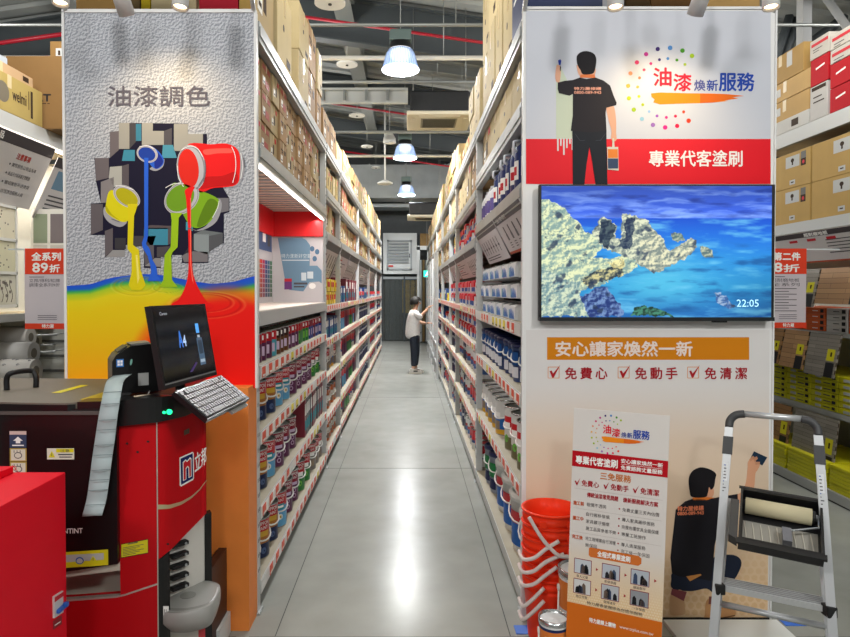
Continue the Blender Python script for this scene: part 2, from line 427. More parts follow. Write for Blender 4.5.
# ---- ceiling cassette air conditioners
M_ac = mat('aged cream plastic', 'c9c2ae', .5); M_acd = mat('cassette vent dark', '5c5a50', .6); M_foil = mat('black insulation', '121416', .45, bump=.3, bscale=12)
def cassette(cx, cy, z, wd, label):
    t = thing('air_conditioner', (cx, cy, z), label, 'air conditioner'); h = wd/2
    mb = MB(); mb.box((cx, cy, z+.03), (wd, wd, .06), M_ac, bev=.02); part(mb, 'fascia', t)
    mb = MB()
    for k in range(9): mb.box((cx, cy-.22+k*.055, z-.006), (wd*.5, .03, .012), M_acd, rot=(R(20), 0, 0))
    mb.bx(cx-h*.56, cx+h*.56, cy-.27, cy+.27, z-.004, z-.001, mat('grille back', '87816f', .6)); part(mb, 'intake_grille', t)
    for sx, sy, a, b in ((0, -1, wd*.62, .06), (0, 1, wd*.62, .06), (-1, 0, .06, wd*.62), (1, 0, .06, wd*.62)):
        mb = MB(); mb.box((cx+sx*h*.8, cy+sy*h*.8, z-.004), (a, b, .014), M_ac, bev=.005); part(mb, 'outlet_flap', t)
    mb = MB(); mb.box((cx, cy, z+.06+.16), (wd*.9, wd*.85, .32), M_foil, bev=.03); mb.lathe([(.12, 0), (.04, .06)], M_foil, (cx-.1, cy, z+.375)); part(mb, 'insulated_body', t)
    for sx in (-1, 1):
        for sy in (-1, 1): part(MB().tube([(cx+sx*h*.8, cy+sy*h*.7, z+.3), (cx+sx*h*.8, cy+sy*h*.7, roofz(cx)-.02)], .006, M_cond, 6), 'hanger_rod', t)
a = P(437, 120, 10); cassette(a.x+.02, 9.95, P(0, 132, 10.5).z, .98, 'cream ceiling air conditioner with black insulated body above the aisle')
a = P(423, 219, 17.3); cassette(a.x+.05, 17.1, a.z-.02, .95, 'small distant cream air conditioner before the dark back wall')
# ---- ceiling speakers, camera
def disc(px, py, D, r, label):
    p = P(px, py, D); t = thing('ceiling_speaker', p, label, 'speaker', 'round white ceiling discs')
    mb = MB(); mb.lathe([(r, 0), (r, .02), (r*.9, .03), (.03, .05)], mat('white plastic', 'd8d8d4', .5), p, seg=28); part(mb, 'disc', t)
    mb = MB(); mb.cyl(p-Vector((0,0,.012)), p, .02, M_black, seg=10); mb.tube([p+Vector((.0,0,.04)), (p.x, p.y, roofz(p.x)-.02)], .006, M_cond, 6); part(mb, 'hanger', t)
for a in ((330, 4, 6.9, .165, 'nearest white round ceiling disc, cut by the top edge'), (347, 65, 9.8, .16, 'white round ceiling disc above the brown carton column'), (357, 116, 12.6, .155, 'white round ceiling disc left of the second lamp'), (367, 147, 15, .14, 'small white ceiling disc beyond the second lamp'), (376, 168, 17.2, .12, 'tiniest farthest white ceiling disc above the silver duct')):
    disc(*a)
p = P(389.5, 143, 12.9); t = thing('ceiling_bell', p, 'small cream bell-shaped fitting left of the second lamp', 'fitting')
mb = MB(); mb.lathe([(.13, 0), (.12, .1), (.07, .18), (.02, .2)], mat('white plastic'), p); part(mb, 'bell', t); mb = MB(); mb.tube([p+Vector((0,0,.19)), (p.x, p.y, roofz(p.x)-.02)], .008, M_cond, 6); part(mb, 'stem', t)
p = P(385, 184, 15); t = thing('hanging_fixture', p, 'white disc on a rod below the bell fitting', 'fitting')
mb = MB(); mb.lathe([(.18, 0), (.18, .03), (.05, .09)], mat('white plastic'), p); part(mb, 'disc', t); mb = MB(); mb.tube([p+Vector((0,0,.08)), (p.x, p.y, roofz(p.x)-.02)], .02, mat('white plastic'), 8); part(mb, 'rod', t)

# ---- back wall: louvre cabinet, doorway with strip curtain, exit sign, partition
M_wh = mat('white paint', 'd6dad9', .5); M_gr = mat('grey paint', '9da3a5', .5)
a = P(383, 274, 20.3); b = P(417, 233, 20.3)
t = thing('louvre_cabinet', (a.x, 20.3, a.z), 'white louvred vent box high on the back wall', 'vent')
part(MB().bx(a.x, b.x, 20.3, 20.58, a.z, b.z, M_wh, .01), 'box', t)
a2 = P(387, 270, 20.28); b2 = P(412, 240, 20.28)
mb = MB()
for k in range(8):
    z = a2.z+.25+(b2.z-a2.z-.28)*k/7; mb.box(((a2.x+b2.x)/2-.03, 20.28, z), (b2.x-a2.x-.15, .015, .07), M_gr, rot=(R(-35), 0, 0))
part(mb, 'louvre', t)
mb = MB(); 
for (xa, xb, za, zb_) in ((a2.x, b2.x, a2.z, a2.z+.05), (a2.x, b2.x, b2.z-.05, b2.z), (a2.x, a2.x+.05, a2.z, b2.z), (b2.x-.05, b2.x, a2.z, b2.z)): mb.bx(xa, xb, 20.26, 20.3, za, zb_, M_gr)
part(mb, 'door_frame', t); part(MB().bx(b2.x-.09, b2.x-.06, 20.25, 20.27, a2.z+.4, a2.z+.52, M_black), 'latch', t)
part(MB().bx(a2.x+.05, a2.x+.2, 20.27, 20.275, a2.z+.1, a2.z+.15, mat('red sticker', 'd8382c')), 'sticker', t)
# doorway to the stock room
a = P(383, 343, 20.5); b = P(421, 278, 20.5)
mb = MB(); M_dk = mat('stockroom dark', '34373a', .6)
mb.bx(a.x, b.x, 20.52, 20.595, 0, b.z, mat('stockroom back', '4a4c48', .7, noise=.3, nscale=2)); struct(mb, 'door_1')
t = thing('strip_curtain', (a.x, 20.4, 0), 'clear plastic strip curtain hanging in the back doorway', 'curtain')
mb = MB(); M_strip = mat('clear grey plastic strip', '5f6564', .15, alpha=.42)
n = 7
for k in range(n):
    x = a.x+.06+(b.x-a.x-.1)*k/n
    mb.box((x+.09, 20.42-.012*(k % 2), b.z/2), (.19, .006, b.z-.06), M_strip, rot=(0, 0, R(6 if k % 2 else -5)))
part(mb, 'strip', t); part(MB().bx(a.x, b.x, 20.38, 20.46, b.z-.04, b.z+.04, M_gr), 'rail', t)
for x in (a.x-.04, (a.x+b.x)/2+.05, b.x+.02):
    trim(MB().bx(x, x+.05, 20.36, 20.5, 0, b.z+.06, M_dsteel))
t = thing('yellow_carton', (b.x-.55, 20.3, 0), 'yellowish stacked goods behind the strip curtain', 'goods')
mb = MB(); mb.bx(b.x-.6, b.x-.05, 20.47, 20.5, .9, 1.95, mat('yellow goods', 'e0bb45', .6, noise=.2)); part(mb, 'carton', t)
part(MB().bx(b.x-.7, b.x-.05, 20.46, 20.5, .05, .85, mat('dark goods', '4b4030', .6, noise=.3)), 'lower_carton', t)
# white post & partition right of the doorway
a = P(417, 250, 20); mb = MB(); mb.bx(a.x, a.x+.09, 19.9, 20.0, 0, P(0, 247, 20).z, M_wh); mb.bx(a.x, a.x+.7, 19.9, 20.0, P(0, 250, 20).z, P(0, 247, 20).z+.03, M_wh); tag(mb.build('door_frame'), 'white post and lintel right of the back doorway', 'frame')
a = P(420, 247, 20.2); b = P(431, 234, 20.2)
tag(MB().bx(a.x, b.x+.1, 20.0, 20.3, a.z+.02, b.z, mat('plywood', '8a6a34', .6, noise=.1), .01).build('carton'), 'brown carton standing on the white lintel by the back wall', 'box')
for k, (px, c) in enumerate(((420.5, '9fa3a3'), (423.5, '6f5a35'), (427, 'c6c9c8'))):
    a = P(px, 300, 19.6); mb = MB(); mb.box((a.x, 19.6, 1.3), (.07, .05, 2.5), mat('profile '+c, c, .4), rot=(0, 0, .1), bev=.008)
    tag(mb.build('long_profile'), ('grey', 'brown', 'white')[k]+' long profile leaning beside the back doorway', 'profile')
a = P(423.6, 277, 18.9); b = P(430, 270.5, 18.9)
t = thing('exit_sign', (a.x, 18.9, a.z), 'small glowing green exit sign at the end of the aisle', 'sign')
part(MB().bx(a.x, b.x, 18.9, 18.95, a.z, b.z, mat('sign green', '2fd3b4', .4, emit=1.3)), 'lit_face', t)
mb = MB(); F = Plane(18.9)
fell(mb, F, 427.3, 272.2, .5, .5, mat('sign white', 'ffffff', emit=2), .004); fpoly(mb, F, [(426.3,273),(427.6,273),(428.6,275.4),(427.9,275.6),(427,274.4),(425.8,276),(425.3,275.6),(426.3,274)], mat('sign white'), .004)
part(mb, 'running_figure', t)
part(MB().tube([((a.x+b.x)/2, 18.92, b.z), ((a.x+b.x)/2, 18.92, 5.6)], .006, M_cond, 6), 'rod', t)
# ================================================================ racks
M_post = mat('rack post white', 'c4c6c5', .45, .1, noise=.03)
M_galv = mat('galvanised beam', 'a7aaaa', .45, .5, noise=.08, nscale=5)
M_shelf = mat('shelf white', 'bcbdba', .45)
M_shdk = mat('shelf deck beige', 'a89f8a', .6, noise=.06)
M_deck = mat('deck board', 'c9b794', .6, noise=.08)
M_back = mat('rack back panel', '6b6d6c', .7)
M_tagr = mat('price card red', 'dc5535', .5); M_tagw = mat('price card white', 'e6e3dc', .5); M_tagy = mat('price card yellow', 'e4d02a', .5)
M_strip2 = mat('label strip clear', 'dcdcd8', .3)
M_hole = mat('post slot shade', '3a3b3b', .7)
LX, RXF = -.748, .562                         # the two faces of the aisle
LB = [3.17, 5.77, 6.97, 9.57, 12.17, 14.77, 17.4]
RB = [3.17, 5.35, 7.75, 8.95, 11.1, 13.2, 15.4, 17.6, 19.7]
L_NAME = ['first left bay', 'second left bay', 'third left bay', 'fourth left bay', 'fifth left bay', 'sixth left bay']
R_NAME = [n.replace('left', 'right') for n in L_NAME] + ['seventh right rack bay', 'eighth right rack bay']
def post(xf, s, y, z1, depth):
    """white slotted post pair of a frame; s = direction into the rack"""
    mb = MB()
    mb.bx(xf, xf+s*.05, y-.026, y+.026, 0, z1, M_post)
    mb.bx(xf+s*(depth-.05), xf+s*depth, y-.026, y+.026, 0, z1, M_post)
    z = .2; k = 0
    while z < z1-.1:
        for yy in (-.012, .012): mb.bx(xf-s*.0008, xf, y+yy-.003, y+yy+.003, z, z+.018, M_hole)
        if k % 8 == 0: mb.bx(xf+s*.05, xf+s*(depth-.05), y-.01, y+.01, z, z+.03, M_post)
        z += .075; k += 1
    mb.bx(xf-s*.012, xf+s*.07, y-.04, y+.04, 0, .008, M_galv)
    return mb
def rack_bay(xf, s, y0, y1, levels, depth, label, last=False, tags=(), zt=2.94, backz=None):
    t = thing('storage_rack', (xf, y0, 0), label, 'rack')
    part(post(xf, s, y0, zt, depth), 'post', t)
    if last: part(post(xf, s, y1, zt, depth), 'post', t)
    a, b = y0+.027, y1-.027
    for i, z in enumerate(levels):
        big = z > 1.9
        mb = MB(); h = .1 if big else .066
        m = M_galv if big else M_shelf
        if big:
            mb.bx(xf-s*.006, xf+s*.04, a, b, z-h, z, m); mb.bx(xf-s*.012, xf-s*.006, a, b, z-h*.72, z-h*.28, m)
            part(mb, 'beam', t); part(MB().bx(xf+s*(depth-.04), xf+s*depth, a, b, z-h, z, m), 'beam', t)
            mb = MB(); n = int((b-a)/.12)
            mb.bx(xf+s*.04, xf+s*(depth-.04), a, b, z-.02, z-.002, M_deck)
            for k in range(n): mb.bx(xf+s*.04, xf+s*(depth-.04), a+k*.12, a+k*.12+.015, z-.045, z-.02, M_galv)
            part(mb, 'deck', t)
        else:
            mb.bx(xf+s*.001, xf+s*depth, a, b, z-.022, z, M_shdk); mb.bx(xf-s*.004, xf, a, b, z-h, z+.004, M_shelf)
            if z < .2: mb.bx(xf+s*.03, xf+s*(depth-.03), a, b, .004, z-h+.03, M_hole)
            sh = part(mb, 'shelf', t)
            if tags and z > .1 and not (1.46 < z < 1.5 and xf < 0 and y0 < 4):
                cards = MB(); y = a+.03; k = 0; rr = random.Random(int(z*1000)+int(y0*100))
                cards.bx(xf-s*.006, xf-s*.0042, a, b, z-h+.004, z-.002, M_strip2)
                while y < b-.06:
                    m = M_tagr if rr.random() < .86 else M_tagy
                    if rr.random() < .93:
                        cards.bx(xf-s*.0085, xf-s*.0062, y, y+.07, z-h+.008, z-.006, m)
                        cards.bx(xf-s*.0092, xf-s*.0086, y+.008, y+.062, z-h+.012, z-h+.022, M_tagw if m is M_tagr else M_hole)
                        cards.bx(xf-s*.0085, xf-s*.0062, y+.078, y+.13, z-h+.008, z-.006, M_tagw)
                    y += .16
                st = cards.build('price_strip', sh); st.data.transform(Matrix.Translation(-wloc(sh)))
    if backz:
        mb = MB(); mb.bx(xf+s*(depth/2-.004), xf+s*(depth/2+.004), a, b, backz[0], backz[1], M_back); part(mb, 'back_panel', t)
    return t
LL = {0: [.14, .515, .89, 1.22, 1.49, 2.34, 2.94]}
for i in (1, 2, 3, 4, 5): LL[i] = [.14, .45, .82, 1.15, 1.47, 2.14, 2.53, 2.94]
for i in range(6):
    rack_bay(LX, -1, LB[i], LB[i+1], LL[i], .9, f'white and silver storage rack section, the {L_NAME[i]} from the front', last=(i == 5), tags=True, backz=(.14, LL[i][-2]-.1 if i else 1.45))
RL = {0: [.1, .62, 1.08, 1.435, 2.14, 2.54, 2.94]}
for i in range(1, 8): RL[i] = [.1, .5, .85, 1.15, 1.45, 2.05, 2.45, 2.94]
for i in range(8):
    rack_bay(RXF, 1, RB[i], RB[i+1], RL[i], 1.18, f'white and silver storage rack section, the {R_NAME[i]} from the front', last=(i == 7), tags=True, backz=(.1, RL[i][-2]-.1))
# white rails and posts in front of the far right bays
for k, y in enumerate((11.6, 12.7, 13.9, 15.3, 16.8)):
    mb = MB(); x = RXF-.05
    mb.bx(x-.02, x+.02, y-.02, y+.02, 0, 2.3, M_post)
    if k < 4: 
        y2 = (11.6, 12.7, 13.9, 15.3, 16.8)[k+1]
        for z in (.25, .6): mb.bx(x-.015, x+.015, y+.02, y2-.02, z, z+.03, M_post)
    tag(mb.build('guard_post'), f'{ordw(k)} white guard post from the person along the right racks', 'post')
SH = ['lowest shelf', 'second shelf', 'third shelf', 'fourth shelf', 'fifth shelf', 'sixth shelf', 'seventh shelf', 'top deck']
def shname(levels, k): return 'top deck' if k == len(levels)-1 else SH[k]

# ---------------------------------------------------------------- prototypes of the goods (kept as first copy)
class Proto:
    """first use moves the prototype itself, later ones copy it with its parts"""
    def __init__(s, o, look, cat, size): s.o = o; s.look = look; s.cat = cat; s.used = False; s.size = size
    def put(s, loc, rz, label, group, scale=None, look=None):
        o = s.o if not s.used else copy_tree(s.o)
        s.used = True
        o.location = loc; o.rotation_euler = (0, 0, rz)
        if scale: o.scale = scale
        else: o.scale = (1, 1, 1)
        tag(o, label, s.cat, group); return o
M_tin = mat('tinplate', 'c3c5c6', .25, .9); M_lidw = mat('can lid grey', 'b9bcbc', .3, .7)
M_handle = mat('white bail handle', 'e8e8e4', .4)
def curved_text(mb, s, r, a0, a1, z0, z1, m, bold=.012):
    vs, fs = glyphs(s, 0)
    ax = min(v[0] for v in vs); bx_ = max(v[0] for v in vs); ay = min(v[1] for v in vs); by = max(v[1] for v in vs)
    out = [(r*math.cos(a0+(a1-a0)*(a-ax)/(bx_-ax)), r*math.sin(a0+(a1-a0)*(a-ax)/(bx_-ax)), z0+(z1-z0)*(b-ay)/(by-ay)) for a, b in vs]
    mb.add(out, fs, m)
def cpatch(mb, r, a0, a1, z0, z1, m, n=6):
    vs = []
    for i in range(n+1):
        a = a0+(a1-a0)*i/n; vs += [(r*math.cos(a), r*math.sin(a), z0), (r*math.cos(a), r*math.sin(a), z1)]
    mb.add(vs, [(2*i, 2*i+2, 2*i+3, 2*i+1) for i in range(n)], m, True)
def cellipse(mb, r, ac, zc, ra, rz, m, n=16):
    mb.add([((r)*math.cos(ac+ra*math.cos(t)), r*math.sin(ac+ra*math.cos(t)), zc+rz*math.sin(t)) for t in [2*math.pi*i/n for i in range(n)]], [tuple(range(n))], m)
def can(name, r, h, bands, look, parts=True, text=None, motif=None, lid=M_lidw, handle=True, cat='paint can'):
    """bands: [(fraction, colour)], bottom to top; label faces all round (front at angle 0)"""
    mb = MB(); prof = [(r*.985, 0), (r, .006)]; seq = [M_tin]; z = .006; H = h-.016
    for fr, c in bands:
        m = mat('can '+c, c, .35, coat=.2); prof.append((r, .006+(H)*fr)); seq.append(m)
    prof += [(r*1.03, h-.008), (r*1.03, h), (r*.93, h), (r*.92, h-.006)]; seq += [M_tin, M_tin, M_tin, M_tin]
    mb.lathe(prof, M_tin, seg=20, mseq=seq, caps=False)
    if not parts: mb.lathe([(r*.92, h-.006), (.001, h-.006)], lid, seg=20, caps=False)
    A = (-2.3, -.6, 1.2)                       # three repeats of the label round the tin
    for a in A:
        if motif: motif(mb, r+.0006, a+.5, h)
        if text:
            curved_text(mb, text[0], r+.0008, a+.05, a+.95, h*.83, h*.92, mat('print white', 'f4f2ee'))
            curved_text(mb, text[1], r+.0008, a+.15, a+.85, h*.72, h*.8, mat('print white'))
    o = mb.build(name)
    if parts:
        l = MB(); l.lathe([(r*.92, h-.007), (r*.8, h-.007), (r*.78, h-.011), (.001, h-.011)], lid, seg=20, caps=False); l.build('lid', o)
        if handle:
            hd = MB(); pts = [(-.01, r*1.04*math.cos(t), h*.66-abs(math.sin(t))*.0) for t in (0, math.pi)]
            pts = []
            for i in range(13):
                t = math.pi*i/12; pts.append((r*1.06*math.sin(t)+.0, r*1.06*math.cos(t), h*.7-.055*math.sin(t)))
            hd.tube(pts, .0045, M_handle, 6, flat=1.2)
            for sy in (-1, 1): hd.cyl((0, sy*r, h*.7), (0, sy*(r+.008), h*.7), .012, M_handle, seg=10)
            hd.build('handle', o)
    return Proto(o, look, cat, r)
def m_flower(mb, r, a, h):
    cellipse(mb, r, a, h*.3, .22, h*.08, mat('print cream', 'e9e3d2')); cellipse(mb, r+.0003, a, h*.3, .09, h*.035, mat('print gold', 'c9a03c'))
    cpatch(mb, r, a-.4, a+.4, h*.5, h*.66, mat('print teal', '2d8f9a')); cpatch(mb, r+.0003, a-.3, a+.3, h*.55, h*.61, mat('print white'))
def m_swirl(mb, r, a, h):
    for dz in (.2, .36):
        cellipse(mb, r, a, h*dz, .2, h*.07, mat('print mauve', 'b79ab8')); cellipse(mb, r+.0003, a, h*dz, .11, h*.04, mat('can 5c2a50', '5c2a50'))
    cpatch(mb, r, a-.35, a+.35, h*.53, h*.62, mat('print lilac', 'c9b6cf'))
def m_green(mb, r, a, h):
    cpatch(mb, r, a-.35, a+.35, h*.5, h*.64, mat('print white')); cellipse(mb, r, a, h*.27, .22, h*.09, mat('print lime', '6fb54a'))
def m_navy(mb, r, a, h):
    cellipse(mb, r, a, h*.2, .2, h*.08, mat('print slate', '4d5f86')); cpatch(mb, r, a-.4, a+.4, h*.55, h*.68, mat('print gold', 'c9a03c'))
def m_grey(mb, r, a, h):
    cpatch(mb, r, a-.3, a+.3, h*.15, h*.4, mat('print taupe', '8c7c6a')); cpatch(mb, r, a-.35, a+.35, h*.52, h*.64, mat('print white'))
RED = 'b51f2a'; NT = ('NIPPON', 'PAINT')
def cankit(parts, r=.086, h=.222):
    tx = NT if parts else None
    return {
     'navy': can('paint_can', r, h, [(.38, '1d2a4d'), (.68, 'a86e33'), (1, RED)], 'navy brown paint can', parts, tx, m_navy if parts else None),
     'sky': can('paint_can', r, h, [(.62, '5fa3cf'), (1, 'c4242e')], 'sky blue paint can', parts, tx, m_flower if parts else None),
     'plum': can('paint_can', r, h, [(.64, '5c2a50'), (1, '8e2238')], 'plum paint can', parts, tx, m_swirl if parts else None),
     'green': can('paint_can', r, h, [(.45, '2f7d3a'), (.62, '1f5c3a'), (1, RED)], 'green paint can', parts, tx, m_green if parts else None),
     'grey': can('paint_can', r, h, [(.62, '77706c'), (.7, 'd9d3c6'), (1, RED)], 'grey paint can', parts, tx, m_grey if parts else None)}
CK = cankit(True); CF = cankit(False)
# ---- more can-like goods
CK['amber'] = can('paint_can', .078, .2, [(.45, 'c4622a'), (.7, 'd9d2c4'), (1, 'b5561f')], 'orange paint can', True, None, m_grey)
CF['amber'] = can('paint_can', .078, .2, [(.45, 'c4622a'), (.7, 'd9d2c4'), (1, 'b5561f')], 'orange paint can', False)
CF['indigo'] = can('paint_can', .078, .2, [(.6, '222a55'), (.75, 'c9ccd4'), (1, '222a55')], 'indigo paint can', False, lid=mat('navy plastic', '18214a', .35))
CF['scarlet'] = can('paint_can', .078, .2, [(.35, 'd9d8d4'), (.5, '3a4f86'), (1, 'cf2230')], 'scarlet paint can', False, lid=mat('red plastic', 'cf2230', .35))
CF['white'] = can('paint_can', .078, .2, [(.2, 'd9dadc'), (.45, '4a6cae'), (.6, 'c43c3c'), (1, 'e2e3e4')], 'white paint can', False, lid=mat('white plastic lid', 'e4e4e2', .4))
CK['band'] = can('paint_can', .092, .27, [(.3, '6f6b4c'), (.55, 'd8d6cf'), (.8, 'c9252c'), (1, 'dcdcda')], 'red and white paint can', True, None, m_green)
CK['label'] = can('paint_can', .085, .24, [(.15, 'd9a62c'), (.5, '2f66ad'), (1, 'e0e0de')], 'blue labelled paint can', True, None, m_grey, lid=mat('white plastic lid'))
def slim(name, c, c2, look):
    mb = MB(); m = mat('can '+c, c, .35); m2 = mat('can '+c2, c2, .35)
    mb.lathe([(.05, 0), (.052, .004), (.052, .1), (.052, .15), (.054, .156), (.048, .16), (.047, .156), (.001, .156)], m, seg=16, mseq=[M_tin, m, m2, M_tin, M_tin, M_tin, M_lidw], caps=False)
    for a in (-2.4, -.7, 1):
        cpatch(mb, .0525, a, a+.8, .03, .08, mat('print lilac', 'c9b6cf') if c != '2f7d3a' else mat('print lime', '6fb54a'), 4); cpatch(mb, .0527, a+.15, a+.65, .115, .14, mat('print white'), 4)
    return Proto(mb.build(name), look, 'paint can', .05)
SL = {'plum': slim('slim_paint_can', '5c2a50', RED, 'slim plum paint can'), 'green': slim('slim_paint_can', '2f7d3a', RED, 'slim green paint can'),
      'blue': slim('slim_paint_can', '27408c', '8e2238', 'slim blue paint can'), 'sky': slim('slim_paint_can', '4aa0b4', 'c4242e', 'slim light blue paint can'), 'brown': slim('slim_paint_can', '6a4228', '3a2320', 'slim brown paint can')}
def pail(name, r, h, bc, lc, look, bands=((.2, .75, '3a5ea8'),), boss=True, cat='pail'):
    mb = MB(); m = mat('pail '+bc, bc, .4)
    mb.lathe([(r*.88, 0), (r*.9, .004), (r, h*.86), (r*1.03, h*.86), (r*1.03, h*.93), (r, h*.94)], m, seg=26)
    for a in (-2.6, -.9, .8):
        for z0, z1, c in bands:
            rr = r*(.9+.1*(z0+z1)/2)+.0045
            cpatch(mb, rr, a, a+1.1, h*z0, h*z1, mat('print '+c, c, .4), 8)
    o = mb.build(name); l = MB(); ml = mat('lid '+lc, lc, .4)
    l.lathe([(r*1.05, h*.9), (r*1.06, h*.97), (r*.98, h), (r*.9, h), (r*.88, h-.008), (.001, h-.008)], ml, seg=26); l.build('lid', o)
    hd = MB(); pts = [(r*1.07*math.sin(math.pi*i/12), r*1.07*math.cos(math.pi*i/12), h*.86-h*.32*math.sin(math.pi*i/12)) for i in range(13)]
    hd.tube(pts, .005, M_handle, 6); hd.build('handle', o)
    return Proto(o, look, cat, r)
PK = {'big': pail('paint_pail', .15, .34, 'dfdfdc', 'e2e1dc', 'large white paint pail', ((.12, .5, '2c62ae'), (.5, .7, 'b8373c'))),
      'navyjar': pail('paint_pail', .085, .215, '2a3f74', '16204c', 'navy paint pail', ((.12, .4, 'd5d8e0'), (.45, .8, '23508f'))),
      'darkpail': pail('paint_pail', .1, .3, '8c93a6', '1a2350', 'tall navy pail', ((.1, .35, '2a2f55'), (.4, .75, '2d7f4a')))}
# navy bottle with white cap
def bottle():
    mb = MB(); m = mat('bottle navy', '20336c', .3); mw = mat('bottle white', 'e2e4ea', .35)
    mb.lathe([(.062, 0), (.068, .01), (.068, .19), (.06, .225), (.034, .25), (.03, .262)], m, seg=20)
    for a in (-2.4, -.8, .9): cpatch(mb, .0688, a, a+1.1, .05, .15, mat('print white'), 6); cpatch(mb, .0692, a+.2, a+.9, .075, .12, mat('print red', 'c4303a'), 5)
    o = mb.build('sealant_bottle'); c = MB(); c.lathe([(.034, .258), (.036, .3), (.03, .306), (.001, .306)], mw, seg=18); c.build('cap', o)
    h = MB(); h.tube([(.06, 0, .2), (.085, 0, .215), (.082, 0, .25), (.034, 0, .262)], .008, mw, 8); h.build('handle', o)
    return Proto(o, 'white capped navy bottle', 'bottle', .068)
BT = bottle()
def wbottle():
    mb = MB(); m = mat('bottle white', 'e2e4ea', .35)
    mb.lathe([(.055, 0), (.06, .01), (.06, .15), (.05, .18), (.03, .2)], m, seg=18)
    for a in (-2.4, -.8, .9): cpatch(mb, .0606, a, a+1.2, .03, .12, mat('print purple', '6b5f9c'), 6)
    o = mb.build('cleaner_bottle'); c = MB(); c.lathe([(.033, .198), (.033, .23), (.001, .232)], mat('bottle white'), seg=16); c.build('cap', o)
    return Proto(o, 'small white bottle', 'bottle', .06)
WBT = wbottle()
# paint tray sets: nested trays lying tilted, blue sleeve
def trayset():
    mb = MB(); m = mat('tray plastic white', 'dcdedd', .4); d, wd, h = .3, .24, .085
    mb.bx(0, d, -wd/2, wd/2, 0, .006, m); mb.bx(0, .006, -wd/2, wd/2, 0, h, m); mb.bx(d-.006, d, -wd/2, wd/2, 0, h, m)
    for sy in (-1, 1): mb.bx(0, d, sy*wd/2-.003, sy*wd/2+.003, 0, h, m)
    mb.bx(-.012, 0, -wd/2-.01, wd/2+.01, h-.008, h, m)
    o = mb.build('paint_tray'); s_ = MB(); s_.bx(-.016, .02, -wd*.46, wd*.46, .004, h-.006, mat('sleeve white', 'e4e6e8', .4)); s_.prism([(-.0165, wd*(.3-.5*k/8), .012+.055*abs(math.sin(k*.9))) for k in range(9)]+[(-.0165, -wd*.36, .01), (-.0165, wd*.34, .006)], (-.001, 0, 0), mat('sleeve blue', '2b6cb8', .4)); s_.bx(-.0165, -.016, wd*.33, wd*.43, .01, h*.7, mat('sleeve teal', '3f93b0', .4)); s_.build('sleeve', o)
    r = MB(); r.cyl((.08, -wd*.35, h-.01), (.08, wd*.35, h-.01), .028, mat('roller fleece', 'e9e8e2', .9), seg=14); r.tube([(.08, wd*.36, h-.01), (.08, wd*.42, h), (.03, wd*.42, h+.01), (-.02, wd*.2, h)], .004, mat('wire', 'b0b3b5', .3, .9), 6); r.build('roller', o)
    return Proto(o, 'blue sleeved paint tray set', 'paint tray', .12)
TR = trayset()
def redpack():
    mb = MB(); m = mat('blister white', 'dfe2e4', .3)
    mb.box((.1, 0, .05), (.2, .13, .1), m, bev=.015); o = mb.build('roller_pack')
    c = MB(); c.box((.1, 0, .112), (.21, .14, .022), mat('pack red', 'cc2430', .4), bev=.006); c.box((-.004, 0, .085), (.012, .12, .045), mat('pack red')); c.build('header_card', o)
    c = MB(); c.box((-.003, .0, .04), (.006, .08, .04), mat('print 3a5ea8', '3a5ea8')); c.build('label', o)
    return Proto(o, 'red and white roller pack', 'roller pack', .07)
RPK = redpack()
def ypack():
    mb = MB(); mb.box((.08, 0, .06), (.16, .1, .12), mat('pack yellow', 'dcc52a', .4), bev=.006); o = mb.build('putty_box')
    c = MB(); c.box((-.001, 0, .07), (.003, .07, .05), mat('print red', 'c4303a')); c.build('label', o)
    return Proto(o, 'yellow putty box', 'box', .05)
YP = ypack()
def bpack(c, look, name='filler_box', hh=.19):
    mb = MB(); mb.box((.07, 0, hh/2), (.14, .075, hh), mat('pack '+c, c, .4), bev=.003); o = mb.build(name)
    l = MB(); l.box((-.001, 0, hh*.72), (.003, .06, hh*.3), mat('print white')); l.box((-.0012, 0, hh*.3), (.003, .045, hh*.25), mat('print teal')); l.build('label', o)
    return Proto(o, look, 'box', .04)
BP = bpack('2f4f8a', 'blue upright filler box'); DP = bpack('7d2c38', 'dark red upright box', 'paint_box', .28); GP = bpack('4a4c50', 'dark grey upright box', 'paint_box', .28)
